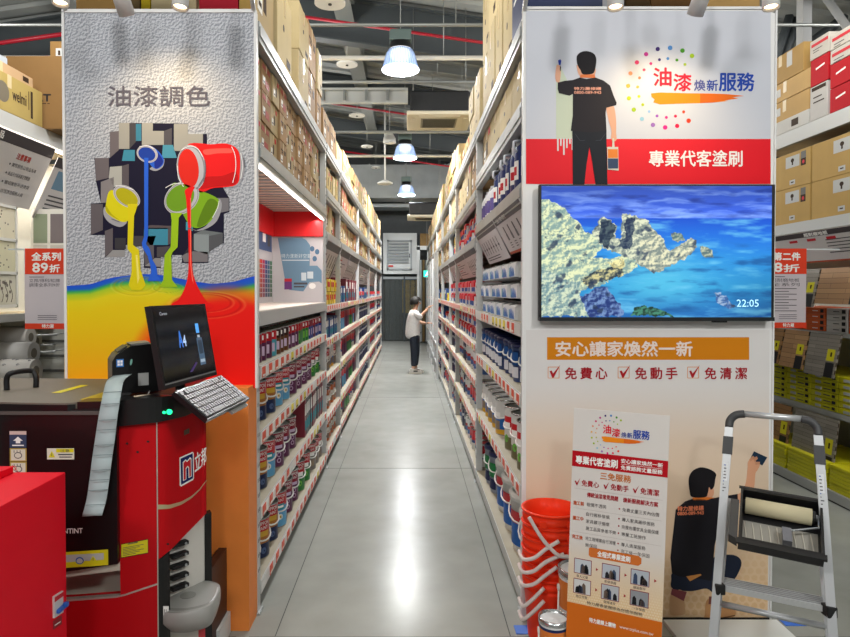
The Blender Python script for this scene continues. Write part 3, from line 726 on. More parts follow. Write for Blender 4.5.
# ---- cartons. x is the side that faces the aisle (towards -x of the mesh), built at unit size .4 x .4 x .4
def carton(c, look, mark=0, tape='c9b58a', lab='e8e6df'):
    mb = MB(); m = mat('kraft '+c, c, .75, noise=.05, nscale=6, rnd=.1); S = .4
    mb.box((S/2, 0, S/2), (S, S, S), m, bev=.004)
    dk = mat('carton ink', '3b2c20', .7)
    if mark == 1:
        mb.bx(-.0012, 0, -.13, -.06, .24, .3, dk); mb.bx(-.0012, 0, .02, .14, .27, .29, dk); mb.bx(-.0012, 0, .02, .1, .24, .255, dk)
    if mark == 2:
        mb.bx(-.0012, 0, -.03, .03, .13, .26, dk); mb.bx(-.0012, 0, -.15, -.07, .3, .36, mat('print red', 'c4303a'))
    if mark == 3:
        mb.bx(-.0012, 0, -.16, .16, .3, .36, mat('carton red ink', 'a4382e')); mb.bx(-.0012, 0, -.12, .05, .08, .18, mat('carton red ink'))
    if mark == 4:
        mb.cyl((-.0012, .03, .22), (0, .03, .22), .018, mat('hand hole', '1c140e'), seg=12); mb.bx(-.0012, 0, -.15, -.05, .06, .1, dk)
    # print on the end faces, which look along the aisle
    mb.bx(.08, .3, -S/2-.0012, -S/2, .28, .33, dk); mb.bx(.12, .2, -S/2-.0012, -S/2, .1, .16, dk)
    o = mb.build('carton')
    tp = MB(); tm = mat('tape '+tape, tape, .3); tp.bx(-.0016, .0, -.02, .02, S*.72, S, tm); tp.bx(0, S, -.02, .02, S, S+.0016, tm); tp.build('tape', o)
    if lab: l = MB(); l.bx(-.0018, 0, .06, .15, .1, .2, mat('label '+lab, lab, .5)); l.bx(-.0022, -.0018, .075, .135, .12, .14, dk); l.build('label', o)
    return Proto(o, look, 'box', .2)
CT = [carton('a3845f', 'brown carton', 1), carton('b09c76', 'tan carton', 2), carton('b9a982', 'pale carton', 4, lab=None), carton('9c7a56', 'red printed carton', 3), carton('b09a62', 'yellowish carton', 2, lab=None)]
# ================================================================ goods on the racks
rg = random.Random(11)
def face(side): return (0 if side > 0 else math.pi)
def fill_cans(side, y0, y1, z, shelf, bay, protos, pitch, inset=.03, rows=1, cat_group=None, front=True, rzb=0, jit=.15, zoff=0):
    """protos: list cycled in short runs; counted from the near end"""
    xf = RXF if side > 0 else LX
    n = 0; y = y0; i = 0
    r0 = max(p.size for p in protos)
    y += r0+.035
    run = 0; cur = 0
    while y+r0 < y1-.03:
        if run <= 0: cur = (cur+1) % len(protos) if n else 0; run = rg.choice((1, 2, 2, 3))
        p = protos[cur]; run -= 1
        for rw in range(rows):
            x = xf+side*(inset+p.size+rw*(2*p.size+.025))+side*rg.uniform(0, .012)
            lab = f'{"rear " if rw == 1 else ""}{p.look}, {ordw(n)} from near end, {shelf}, {bay}'
            rz = (0 if side < 0 else math.pi)+(-.6 if side < 0 else .6)+rg.uniform(-jit, jit)+rzb
            p.put((x, y+(rg.uniform(-.01, .01)), z), rz, lab, f'goods on the {shelf} of the {bay}')
        n += 1; y += pitch*rg.uniform(.97, 1.06)
def fill_packs(side, y0, y1, z, shelf, bay, protos, pitch, tiers=1, th=.12, inset=.02, messy=0):
    xf = RXF if side > 0 else LX; y = y0+pitch*.55+.03; n = 0
    while y+pitch*.5 < y1-.025:
        p = protos[rg.randrange(len(protos))] if len(protos) > 1 else protos[0]
        for t in range(tiers):
            lab = f'{p.look}, {ordw(n)} from near end, {("bottom ", "middle ", "upper ", "topmost ")[t]+"tier, " if tiers > 1 else ""}{shelf}, {bay}'
            p.put((xf+side*(inset+rg.uniform(0, .02+messy)), y, z+t*th), (0 if side > 0 else math.pi)+rg.uniform(-messy*4, messy*4), lab, f'goods on the {shelf} of the {bay}')
        n += 1; y += pitch
def fill_cartons(side, y0, y1, z, shelf, bay, hs, ws, depth=.42, pr=None, inset=.02, zmax=None):
    """columns of cartons; hs = heights of the tiers, ws = (min, max) width along the aisle"""
    xf = RXF if side > 0 else LX; y = y0+.03; n = 0
    while True:
        wd = rg.uniform(*ws)
        if y+wd > y1-.03: 
            wd = y1-.03-y
            if wd < ws[0]*.75: break
        h = rg.choice(hs) if isinstance(hs[0], (list, tuple)) else hs
        zz = z; p = rg.choice(pr or CT)
        for t, hh in enumerate(h):
            if rg.random() < .25: p = rg.choice(pr or CT)
            tn = ('bottom', 'second', 'third', 'fourth', 'fifth', 'sixth')[t]+' tier, '
            lab = f'{p.look}, {ordw(n)} from near end, {tn if len(h) > 1 else ""}{shelf}, {bay}'
            p.put((xf+side*(inset+rg.uniform(0, .025)), y+wd/2, zz+.0005*(t+1)), face(side), lab, f'cartons on the {shelf} of the {bay}', (depth/.4, (wd-.012)/.4, (hh-.002)/.4))
            zz += hh
        n += 1; y += wd
# ---- left racks
b = LB; N = L_NAME
mix = [CK['navy'], CK['sky'], CK['plum'], CK['green'], CK['grey'], CK['plum']]
fill_cans(-1, b[0], b[0]+2.0, .14, 'lowest shelf', N[0], [CK['navy'], CK['sky'], CK['plum'], CK['green'], CK['plum'], CK['navy']], .225, rows=2, inset=.02)
fill_cans(-1, b[0]+1.95, b[1], .14, 'end of lowest shelf', N[0], [CK['grey']], .19, rows=1, inset=.02)
fill_cans(-1, b[0], b[0]+1.5, .515, 'second shelf', N[0], [CK['navy'], CK['sky'], CK['plum'], CK['plum'], CK['green'], CK['navy'], CK['grey']], .225, rows=2)
fill_packs(-1, b[0]+1.5, b[1], .515, 'end of second shelf', N[0], [DP, GP], .1)
fill_cans(-1, b[0], b[1], .89, 'third shelf', N[0], [CK['navy'], CK['sky'], CK['plum'], CK['plum'], CK['green'], CK['grey'], CK['grey']], .225, rows=2)
fill_cans(-1, b[0], b[1], 1.22, 'fourth shelf', N[0], [SL['blue'], SL['plum'], SL['sky'], SL['brown'], SL['plum'], SL['plum'], SL['green'], SL['green'], SL['blue'], SL['plum']], .118, rows=2, inset=.025)
fill_cartons(-1, b[0], b[1], 2.34, 'sixth shelf', N[0], [(.17, .165, .16), (.16, .17, .165), (.165, .16, .16)], (.19, .24), .3, [CT[0], CT[3], CT[1]])
fill_cartons(-1, b[0]+.1, b[0]+1.35, 2.94, 'near half of top deck', N[0], [(.5, .48, .45), (.55, .5, .3)], (.36, .5), .45)
fill_cartons(-1, b[0]+1.36, b[1], 2.94, 'far half of top deck', N[0], [(.42, .36), (.38, .34)], (.34, .45), .45, [CT[0], CT[2]])
fill_cans(-1, b[1], b[2], .14, 'lowest shelf', N[1], [CK['amber']], .175, rows=1)
fill_cans(-1, b[1], b[2], .45, 'second shelf', N[1], [CK['amber']], .175, rows=1)
fill_cans(-1, b[1], b[2], .82, 'third shelf', N[1], [CK['label'], CK['grey']], .19)
fill_packs(-1, b[1], b[2], 1.15, 'fourth shelf', N[1], [BP], .1)
fill_packs(-1, b[1], b[2], 1.47, 'fifth shelf', N[1], [YP], .13, tiers=2, th=.125)
fill_cartons(-1, b[1], b[2], 2.14, 'sixth shelf', N[1], [(.3,), (.24,)], (.2, .3), .4)
fill_cartons(-1, b[1], b[2], 2.53, 'seventh shelf', N[1], [(.27,), (.24,)], (.2, .3), .4)
fill_cartons(-1, b[1], b[2], 2.94, 'top deck', N[1], [(.42, .36), (.32,)], (.45, .55), .45, [CT[0], CT[1]])
for i in range(2, 6):
    kit = [[CF['scarlet'], CF['plum'], CF['green']], [CF['indigo']], [CF['scarlet']], [CF['indigo'], CF['white']]][i-2]
    for k, z in enumerate((.14, .45, .82, 1.15)):
        if i == 2: fill_cans(-1, b[i], b[i+1], z, SH[k], N[i], [CF['plum'], CF['sky'], CF['plum'], CF['green']] if k in (1, 3) else kit, .2)
        elif i == 3: fill_cans(-1, b[i], b[i+1], z, SH[k], N[i], kit, .21)
        else: fill_cans(-1, b[i], b[i+1], z, SH[k], N[i], kit, .26)
    if i < 4: fill_packs(-1, b[i], b[i+1], 1.47, SH[4], N[i], [DP, BP] if i == 2 else [RPK, BP], .16)
    else: fill_packs(-1, b[i], b[i+1], 1.47, SH[4], N[i], [RPK], .26)
    fill_cartons(-1, b[i], b[i+1], 2.14, SH[5], N[i], [(.3,), (.26,)], (.28, .42), .4)
    fill_cartons(-1, b[i], b[i+1], 2.53, SH[6], N[i], [(.28,), (.24,)], (.28, .42), .4)
    fill_cartons(-1, b[i], b[i+1], 2.94, 'top deck', N[i], [[(.3,), (.17, .17)], [(.25, .22), (.4,)], [(.5,), (.25, .25)], [(.55,), (.3, .2)]][i-2], (.4, .7), .5, [CT[1], CT[2], CT[4]])
# ---- right racks
b = RB; N = R_NAME
fill_cans(1, b[0]+.02, b[0]+1.47, .1, 'lowest shelf', N[0], [PK['big']], .33, inset=.03, jit=.1)
fill_cans(1, b[0]+1.47, b[1], .1, 'end of lowest shelf', N[0], [PK['darkpail']], .215, rows=2)
fill_cans(1, b[0], b[0]+1.1, .62, 'second shelf', N[0], [CK['band']], .215, rows=2)
fill_cans(1, b[0]+1.1, b[1], .62, 'end of second shelf', N[0], [CK['label']], .2, rows=2)
fill_cans(1, b[0], b[1], 1.08, 'third shelf', N[0], [PK['navyjar']], .19, rows=2)
fill_packs(1, b[0]+.28, b[1], 1.435, 'fourth shelf', N[0], [TR], .28, tiers=3, th=.12, inset=.03)
fill_cans(1, b[0]-.02, b[0]+.28, 1.435, 'near end of fourth shelf', N[0], [CK['label']], .2)
fill_cans(1, b[0], b[0]+1.3, 2.14, 'fifth shelf', N[0], [BT], .165, inset=.0, jit=.3)
fill_cans(1, b[0]+1.3, b[1], 2.14, 'end of fifth shelf', N[0], [WBT], .14, rows=2, inset=.01)
fill_cartons(1, b[0], b[1], 2.54, 'sixth shelf', N[0], [(.3,), (.28,), (.31,)], (.42, .55), .5, [CT[2], CT[1]])
mb = MB(); xb = RXF+.02; mb.bx(xb, xb+.4, b[0]+.1, b[0]+.47, 2.942, 3.6, mat('pack navy', '20305c', .45), .004)
nvb = mb.build('navy_box'); tag(nvb, 'navy blue box with white lettering at the near end of the right top deck', 'box')
mb = MB(); F = Quad((xb, b[0]+.47, 3.6), (xb, b[0]+.1, 3.6), (xb, b[0]+.47, 2.942), 37, 66); F.n = Vector((-1, 0, 0))
ftext(mb, F, '虹牌', 6, 18, 30, 30, mat('print white'), .001, bold=.5); frect(mb, F, 6, 36, 28, 38, mat('print white'), .001); frect(mb, F, 6, 41, 22, 43, mat('print white'), .001); frect(mb, F, 0, 60, 37, 66, mat('print white'), .001); mb.build('lettering', nvb)
fill_cartons(1, b[0]+.5, b[1], 2.94, 'top deck', N[0], [(.55, .5, .4), (.5, .5, .5)], (.3, .5), .5, [CT[2]])
for i in range(1, 8):
    near = i < 3
    for k, z in enumerate((.1, .5, .85)):
        if near: 
            mid = b[i]+(b[i+1]-b[i])*.45
            fill_cans(1, b[i], mid, z, SH[k], N[i], [CF['scarlet']] if k != 2 else [CF['white']], .19)
            fill_cans(1, mid, b[i+1], z, 'far end of '+SH[k], N[i], [CF['white'], CF['indigo']], .19)
        elif i < 6: fill_cans(1, b[i], b[i+1], z, SH[k], N[i], [CF['white'], CF['scarlet'], CF['indigo']], .3)
    if near: 
        fill_packs(1, b[i], b[i+1], 1.15, SH[3], N[i], [RPK], .17, tiers=2, th=.125, messy=.02)
        fill_packs(1, b[i], b[i+1], 1.45, SH[4], N[i], [RPK], .17, tiers=2, th=.125, messy=.01)
        fill_packs(1, b[i], b[i+1], 2.05, SH[5], N[i], [RPK] if i == 1 else [BP, YP], .2, tiers=2, th=.125, messy=.03)
    elif i < 6:
        fill_packs(1, b[i], b[i+1], 1.15, SH[3], N[i], [RPK, BP], .28, messy=.02)
        fill_packs(1, b[i], b[i+1], 1.45, SH[4], N[i], [BP, YP], .3, messy=.01)
        fill_cartons(1, b[i], b[i+1], 2.05, SH[5], N[i], [(.3,), (.26,)], (.28, .42), .45)
    fill_cartons(1, b[i], b[i+1], 2.45, SH[6], N[i], [(.34,), (.3,), (.38,)], (.3, .45), .5)
    hs = [(.65, .6), (.5, .5), (.55, .3, .3)] if i == 1 else [(.25, .22), (.45,)] if i < 4 else [(.5,), (.3, .22)]
    if i == 1:
        fill_cartons(1, b[i], b[i]+.95, 2.94, 'near half of top deck', N[i], [(.28, .25)], (.4, .5), .5, [CT[2]])
        fill_cartons(1, b[i]+1.0, b[i+1], 2.94, 'far half of top deck', N[i], [(.26,), (.22,)], (.45, .55), .5, [CT[0], CT[4]])
    else: fill_cartons(1, b[i], b[i+1], 2.94, 'top deck', N[i], hs, (.4, .6), .5, [CT[1], CT[4], CT[2]])
# ---- leaning sign boards under the beams
M_signb = mat('sign board grey', 'cdc8cb', .5); M_signd = mat('sign header', '5b5a5e', .5); M_ink = mat('sign ink', '4a474c', .6); M_redtx = mat('sign red text', 'b5362c', .6)
def rack_sign(side, ya, yb, ztop, zbot, out, label, title='', kind=0, tnear=0):
    """board hung from the beam, its foot swung back into the rack by 'out'"""
    xf = RXF if side > 0 else LX; x0 = xf-side*.014
    tl, tr, bl = (x0, yb, ztop), (x0, ya, ztop), (x0+side*out, yb, zbot)
    if side < 0: tl, tr, bl = (x0, ya, ztop), (x0, yb, ztop), (x0+side*out, ya, zbot)
    Wd = (yb-ya)*100; Hh = (ztop-zbot)*100
    F = Quad(tl, tr, bl, Wd, Hh)
    if F.n.x*side > 0: F.n = -F.n
    t = thing('hanging_sign', tl, label, 'sign')
    mb = MB(); mb.prism([F(0, 0), F(Wd, 0), F(Wd, Hh), F(0, Hh)], F.n*-.004, M_signb); part(mb, 'board', t)
    mb = MB(); frect(mb, F, 0, 0, Wd, Hh*.2, M_signd, .001)
    if title: ftext(mb, F, title, Wd*.08, Hh*.05, Wd*.45, Hh*.16, mat('print white'), .002)
    part(mb, 'header', t)
    mb = MB()
    if kind == 1:          # pictures of brushes
        for k in range(5):
            x = Wd*(.2+.17*k); frect(mb, F, x, Hh*.3, x+Wd*.035, Hh*.5, M_ink); frect(mb, F, x-Wd*.01, Hh*.5, x+Wd*.045, Hh*.66, M_signd)
            for q in range(3): frect(mb, F, x-Wd*.02, Hh*(.72+q*.06), x+Wd*.06, Hh*(.74+q*.06), M_ink)
        frect(mb, F, 0, Hh*.94, Wd, Hh, mat('sign orange foot', 'b5502f'), .001)
    elif kind == 2:
        for k in range(7):
            x = Wd*(.1+.12*k); frect(mb, F, x, Hh*.35, x+Wd*.02, Hh*.75, M_ink); frect(mb, F, x-Wd*.02, Hh*.55, x+Wd*.04, Hh*.6, M_ink)
        for q in range(2): frect(mb, F, Wd*.08, Hh*(.82+q*.07), Wd*.7, Hh*(.845+q*.07), M_ink)
    else:
        for k in range(6):
            if k % 3 == 0: frect(mb, F, Wd*.1, Hh*(.3+k*.1), Wd*.4, Hh*(.33+k*.1), M_redtx)
            else: frect(mb, F, Wd*.1, Hh*(.3+k*.1), Wd*(.8 if k % 2 else .62), Hh*(.325+k*.1), M_ink)
    part(mb, 'print', t); return t
rack_sign(1, 3.22, 4.2, 2.065, 1.84, .12, 'nearest leaning sign with brush pictures on the right rack', '油漆刷', 1)
rack_sign(1, 4.22, 5.3, 2.065, 1.82, .12, 'second leaning sign from the front on the right rack', '', 2)
for k, (ya, yb) in enumerate(((5.4, 6.5), (6.52, 7.7), (7.8, 8.9), (9.0, 10), (10.02, 11.05), (11.2, 12.1), (12.15, 13.15))):
    rack_sign(1, ya, yb, 1.97, 1.74, .1, f'{ordw(k+2)} leaning sign from the front on the right rack', '', (2, 0, 1)[k % 3])
for k, (ya, yb) in enumerate(((5.82, 6.92), (7.02, 8.1), (8.12, 9.5), (9.62, 10.8), (10.82, 12.1), (12.2, 13.4), (13.42, 14.7), (14.8, 16), (16.02, 17.3))):
    rack_sign(-1, ya, yb, 2.06, 1.72, .14, f'{ordw(k)} leaning sign from the front on the left rack', '', (1, 0, 2)[k % 3])
# ---- display booth in the first left bay
M_red_f = mat('fascia red', 'd3151b', .4); M_pb = mat('printed board', 'c3bfc2', .45)
t = thing('paint_display', (LX, LB[0], 1.49), 'lit paint display booth with red fascia and colour chips in the first left rack bay', 'display')
y0, y1 = LB[0]+.06, LB[1]-.06
mb = MB(); mb.bx(LX-.46, LX-.004, LB[0]+.03, LB[1]-.03, 1.49, 1.5, mat('booth board', 'd8cfc6', .5)); part(mb, 'base_board', t)
part(MB().bx(LX-.47, LX-.455, y0, y1, 1.5, 2.2, M_pb), 'side_board', t)
part(MB().bx(LX-.455, LX-.01, y1-.05, y1-.03, 1.5, 2.2, M_pb), 'end_board', t)
mb = MB(); mb.bx(LX-.455, LX-.44, y0, y1-.05, 2.08, 2.3, M_red_f); mb.bx(LX-.44, LX-.01, y1-.08, y1-.05, 2.08, 2.3, M_red_f); part(mb, 'fascia', t)
mb = MB(); F = Quad((LX-.45, y1-.0505, 2.2), (LX-.01, y1-.0505, 2.2), (LX-.45, y1-.0505, 1.5), 100, 160); F.n = Vector((0, -1, 0))
fpoly(mb, F, [(9,30)]+[(9+2*k, 30+k*12) for k in range(1, 8)]+[(32,135),(60,138),(72,120),(74,45),(66,34),(58,30)][0:6], mat('print slate blue', '6f8ea6'), .0015)
ftext(mb, F, '特力漾新好空氣', 16, 62, 76, 71, mat('print pale', 'cdd8de'), .0022)
frect(mb, F, 18, 74, 72, 76, mat('print pale'), .0022)
for x, y in ((78, 52), (88, 58), (83, 72)): fell(mb, F, x, y, 4.5, 5.5, mat('print slate dark', '54728f'), .002)
fpoly(mb, F, [(64,98),(70,86),(88,86),(97,96),(97,122),(92,118),(64,120)], mat('print slate blue'), .0022); frect(mb, F, 68, 98, 80, 112, mat('print pale'), .003); frect(mb, F, 56, 100, 66, 116, mat('print pale'), .003)
frect(mb, F, 22, 112, 37, 134, mat('print violet', '6d3f78'), .0025); frect(mb, F, 22, 112, 37, 118, mat('print red'), .003)
frect(mb, F, 41, 120, 68, 124, M_ink, .002); frect(mb, F, 41, 127, 62, 130, M_ink, .002); fell(mb, F, 78, 127, 7, 6, mat('print white'), .002)
part(mb, 'print', t)
F = Quad((LX-.455, y1-.75, 2.2), (LX-.455, y1-.06, 2.2), (LX-.455, y1-.75, 1.5), 100, 160); F.n = Vector((1, 0, 0))
mb = MB(); frect(mb, F, 20, 22, 94, 60, mat('print slate', '4d5f66'), .0015); frect(mb, F, 44, 24, 60, 44, mat('print white'), .002); frect(mb, F, 70, 28, 84, 50, M_ink, .002); part(mb, 'picture', t)
chips = ['c98a2f', 'c9371f', 'b52a5a', '3b3f8a', '2c6d8c', '3a7a4a']
mb = MB()
for i in range(6):
    for j in range(8):
        c = hexc(chips[i])*(1-.07*j)+np.array([.5, .45, .42])*.045*j
        hx = ''.join('%02x' % int(max(0, min(1, v))*255) for v in c)
        frect(mb, F, 16+i*13.5, 78+j*9, 27+i*13.5, 85.5+j*9, mat('chip '+hx, hx), .002)
part(mb, 'colour_chips', t)
mb = MB(); mb.bx(LX-.02, LX-.01, y0, y1, 2.226, 2.233, mat('strip light', 'fff6ea', emit=5)); part(mb, 'strip_light', t)
part(MB().bx(LX-.455, LX-.012, LB[0]+.03, LB[1]-.03, 2.302, 2.31, mat('booth ceiling', 'd8bfae', .5)), 'ceiling_board', t)
l = bpy.data.lights.new('strip_lamp', 'AREA'); l.shape = 'RECTANGLE'; l.size = .04; l.size_y = 2.3; l.energy = 7; l.color = (1, .93, .86)
o = bpy.data.objects.new('strip_lamp', l); COL.objects.link(o); o.location = (LX-.06, (y0+y1)/2, 2.22)
# drop unused prototypes (never placed on a shelf)
for kit in (CK, CF, SL, PK):
    for p in kit.values():
        if not p.used:
            for ch in list(p.o.children): bpy.data.objects.remove(ch)
            bpy.data.objects.remove(p.o); p.used = True
for p in CT+[BT, WBT, TR, RPK, YP, BP, DP, GP]:
    if not p.used:
        for ch in list(p.o.children): bpy.data.objects.remove(ch)
        bpy.data.objects.remove(p.o)
# ================================================================ end panels of the two racks
M_pframe = mat('panel frame white', 'dfdfde', .45)
def fcol(c, n='print '): return mat(n+c, c, .6)
# ---- left poster
DL = 3.085; F = Plane(DL)
tl, br = P(64.5, 12, DL), P(255.5, 388, DL)
t = thing('end_panel', (tl.x, DL, br.z), 'tall rack end poster with paint cans pouring through a broken wall', 'poster')
M_stucco = bpy.data.materials.new('printed stucco'); M_stucco.use_nodes = True
nt = M_stucco.node_tree; bs = nt.nodes['Principled BSDF']; tc = nt.nodes.new('ShaderNodeTexCoord')
n1 = nt.nodes.new('ShaderNodeTexNoise'); n1.inputs['Scale'].default_value = 85; n1.inputs['Detail'].default_value = 2
nt.links.new(tc.outputs['Object'], n1.inputs['Vector'])
va = nt.nodes.new('ShaderNodeVectorMath'); va.inputs[1].default_value = (.0025, 0, -.0035); nt.links.new(tc.outputs['Object'], va.inputs[0])
n2 = nt.nodes.new('ShaderNodeTexNoise'); n2.inputs['Scale'].default_value = 85; n2.inputs['Detail'].default_value = 2; nt.links.new(va.outputs[0], n2.inputs['Vector'])
sb = nt.nodes.new('ShaderNodeMath'); sb.operation = 'SUBTRACT'; nt.links.new(n1.outputs[0], sb.inputs[0]); nt.links.new(n2.outputs[0], sb.inputs[1])
mr = nt.nodes.new('ShaderNodeMapRange'); mr.inputs[1].default_value = -.09; mr.inputs[2].default_value = .09; nt.links.new(sb.outputs[0], mr.inputs[0])
rp = nt.nodes.new('ShaderNodeValToRGB'); nt.links.new(mr.outputs[0], rp.inputs[0]); rp.color_ramp.elements[0].color = lin('82868f')+(1,); rp.color_ramp.elements[1].color = lin('c0c3ca')+(1,)
nt.links.new(rp.outputs[0], bs.inputs['Base Color']); bs.inputs['Roughness'].default_value = .5
part(MB().bx(tl.x, br.x, DL+.0005, DL+.025, br.z, tl.z, M_stucco), 'board', t)
mb = MB()
for a, b_ in (((tl.x-.012, tl.z-.004), (br.x+.01, tl.z+.012)), ((tl.x-.012, br.z), (tl.x, tl.z)), ((br.x, br.z), (br.x+.012, tl.z))):
    mb.bx(a[0], b_[0], DL-.006, DL+.026, a[1], b_[1], M_pframe)
part(mb, 'frame', t)
mb = MB(); ftext(mb, F, '油漆調色', 108, 86, 210, 106.5, fcol('5e5b66'), .003, bold=.18); part(mb, 'lettering', t)
mb = MB()
fpoly(mb, F, [(119,123),(188,123.6),(188,134),(207,134),(207,160),(229.5,198.5),(229.5,212),(224,214),(224,243.5),(208.5,243.5),(208.5,263),(182,263),(182,255),(161,255),(161,268),(144,268),(144,245),(125,245),(125,257),(105,257),(105,235),(91,235),(91,203.5),(101,203),(96,181),(94.5,158),(110,158),(110,132),(119,131)], fcol('17142c'), .001)
for c, pts in (('9f9d95', [(119,123),(129.5,123),(129.5,149),(119,149)]), ('4a474b', [(129.5,123),(136,123),(136,142),(129.5,149)]),
    ('a3a199', [(142,123),(153,123),(153,131),(164,131),(164,145),(142,145)]), ('545055', [(164,131),(172,128),(172,145),(164,145)]),
    ('a3a199', [(174,124),(188,124),(188,134),(203,134),(203,151),(174,151)]), ('3f8aa3', [(124,150),(135,150),(135,161),(122,161)]),
    ('4d94ab', [(163,145),(173,145),(177,158),(162,158)]), ('3d7f98', [(136,124),(141.5,124),(141.5,141),(136,141)]), ('6d6568', [(110,132),(119,131),(119,150),(110,158)]),
    ('6b6366', [(95,158),(109,158),(109,178),(96,181)]), ('aeada6', [(110,167),(122,166),(122,186),(114,187),(109,178)]), ('5a5357', [(122,166),(129,164),(129,189),(122,186)]),
    ('857f80', [(101,182),(114,177),(114,202),(101,203)]), ('625b5f', [(91,204),(103,204),(103,230),(91,235)]), ('625b5f', [(105,231),(113,228),(113,250),(105,257)]),
    ('949393', [(113,250),(125,250),(125,257),(106,257)]), ('3f8aa3', [(144,228),(168,228),(168,245),(150,245),(144,236)]), ('5a5053', [(144,227),(151,225),(172,226),(168,229),(144,229)]),
    ('5a5053', [(168,229),(172,226),(172,243),(168,245)]), ('3a383c', [(115,238),(126,238),(126,249),(115,249)]), ('464247', [(132,236),(156,236),(153,245),(132,247)]), ('4f4a4e', [(157,247),(173,246),(172,257),(157,257)]),
    ('8d9698', [(194,234),(209,234),(209,255),(194,250)]), ('6f7577', [(194,234),(203,230),(223,233),(209,236)]), ('57585c', [(209,236),(223,233),(223,243),(209,252)]),
    ('5e5a60', [(144,246),(154,245),(154,258),(145,266)]), ('8b8889', [(145,266),(155,258),(161,258),(161,267)]), ('3f9cb5', [(186,222),(193,222),(193,231),(186,230)]), ('7a7578', [(182,256),(190,251),(208,252),(208,262),(184,262)]),
    ('77757a', [(213,198),(229,198),(229,211),(219,213)]), ('333038', [(190,245),(194,234),(194,251),(184,254)])):
    fpoly(mb, F, pts, fcol(c), .0016)
part(mb, 'wall_hole', t)
# flood of paint
yt_x = [64, 90, 110, 126, 145, 162, 192, 212, 233, 256]; yt_y = [286, 284.5, 278, 275.7, 274, 275, 281, 284, 282, 275.5]
def flood(X, Y):
    yt = np.interp(X, yt_x, yt_y); d = Y-yt
    k = np.interp(X, [64, 130, 200, 256], [.8, .9, 1.0, 1.25])
    st = [0, 5, 8, 12, 20, 34]; cs = [hexc('1f4fd0'), hexc('1d5fc4'), hexc('3aa65a'), hexc('a9c92c'), hexc('e0cf1c'), hexc('e6c713')]
    dd = d/k; C = np.stack([np.interp(dd, st, [c[i] for c in cs]) for i in range(3)], -1)
    low = np.clip((Y-315)/75, 0, 1)[..., None]; C = C*(1-low)+hexc('f2a818')*low
    f = np.sqrt(((X-226)/98.)**2+((Y-396)/104.)**2); s = np.clip((1.12-f)/.26, 0, 1); s = s*s*(3-2*s)
    mid = np.clip(1-np.abs(s-.45)/.45, 0, 1)[..., None]
    C = C*(1-s[..., None])+hexc('f21a12')*s[..., None]; C = C*(1-.5*mid)+hexc('f07a18')*.5*mid
    for cx, cy, rx, ry, c in ((137, 286, 23, 9, 'b9a20c'), (137, 285, 16, 6.5, 'b9a20c'), (207, 305, 34, 12, 'c00c0c'), (206, 303, 25, 8.5, 'c00c0c'), (168, 288, 14, 4.5, '7d9c10')):
        r = np.sqrt(((X-cx)/rx)**2+((Y-cy)/ry)**2); q = np.clip(1-np.abs(r-1)/.07, 0, 1)[..., None]*.55; C = C*(1-q)+hexc(c)*q
        q = np.clip(1-np.abs(r-1.12)/.07, 0, 1)[..., None]*.25; C = C*(1-q)+np.array([1, .9, .5])*q*1.0
    return C
# the flood sheet follows its own wavy upper edge
nx, ny = 192, 150
xs = np.linspace(64.6, 255.4, nx); V = np.linspace(0, 1, ny)
X, VV = np.meshgrid(xs, V); YT = np.interp(X, yt_x, yt_y); YT = (YT+np.interp(X+4, yt_x, yt_y)+np.interp(X-4, yt_x, yt_y))/3; Y = YT+VV*(388-YT)
C = np.clip(flood(X, Y), 0, 1); Cl = np.where(C <= .04045, C/12.92, ((C+.055)/1.055)**2.4)
co = [tuple(F(float(x), float(y), .002)-wloc(t)) for x, y in zip(X.ravel(), Y.ravel())]
idx = np.arange(nx*ny).reshape(ny, nx); fq = np.stack([idx[:-1,:-1], idx[1:,:-1], idx[1:,1:], idx[:-1,1:]], -1).reshape(-1, 4)
me = bpy.data.meshes.new('paint_flood'); me.from_pydata(co, [], fq.tolist())
at = me.color_attributes.new('Col', 'FLOAT_COLOR', 'POINT'); at.data.foreach_set('color', np.concatenate([Cl.reshape(-1,3), np.ones((nx*ny,1))], 1).ravel().astype(np.float32))
me.materials.append(vcmat('printed colours', .45)); o = bpy.data.objects.new('paint_flood', me); COL.objects.link(o); o.parent = t
# cans and streams of the picture
def pcan(nm, body, bc, dark, rim, rimw, inner, ic, tail):
    mb = MB(); fpoly(mb, F, cr(tail, 5), fcol('a3a2a8'), .0026); fpoly(mb, F, cr(body, 5), fcol(bc), .0029)
    if dark: fpoly(mb, F, cr(dark, 5), fcol(dark_c), .0031)
    fell(mb, F, *rim[:4], fcol('c6c4c9'), .0034, 28, rim[4]); fell(mb, F, rim[0], rim[1], rim[2]-.7, rim[3]-.7, fcol('8f8d95'), .0036, 28, rim[4])
    fell(mb, F, rim[0], rim[1], rim[2]-rimw*.6, rim[3]-rimw*.6, fcol('bdbbc1'), .0038, 28, rim[4]); fell(mb, F, *inner[:4], fcol(ic), .0041, 28, inner[4]); part(mb, nm, t)
dark_c = '1c2f8e'; pcan('blue_can', [(147,146),(156,149),(163.5,158),(163,165),(156,169),(149,162)], '2a5fd0', [(156,152),(163,160),(161,166),(155,168)], (147.5,154,10.8,8.6,20), 1.6, (147.2,154.3,8.8,6.6,20), '1d3f9e', [(154,166),(160,163),(164.5,159),(163,167),(156,171),(150,169)])
dark_c = '5f8312'; pcan('green_can', [(172,184),(198,190),(217,198),(219,206),(210,222),(195,228),(184,216)], '7fae1c', [(208,200),(218,204),(208,222),(197,226)], (182,198,19,15,-40), 2.6, (180.5,198,15.5,12,-42), '6f9c20', [(206,226),(214,214),(219,199),(222,206),(217,221),(206,229),(195,231)])
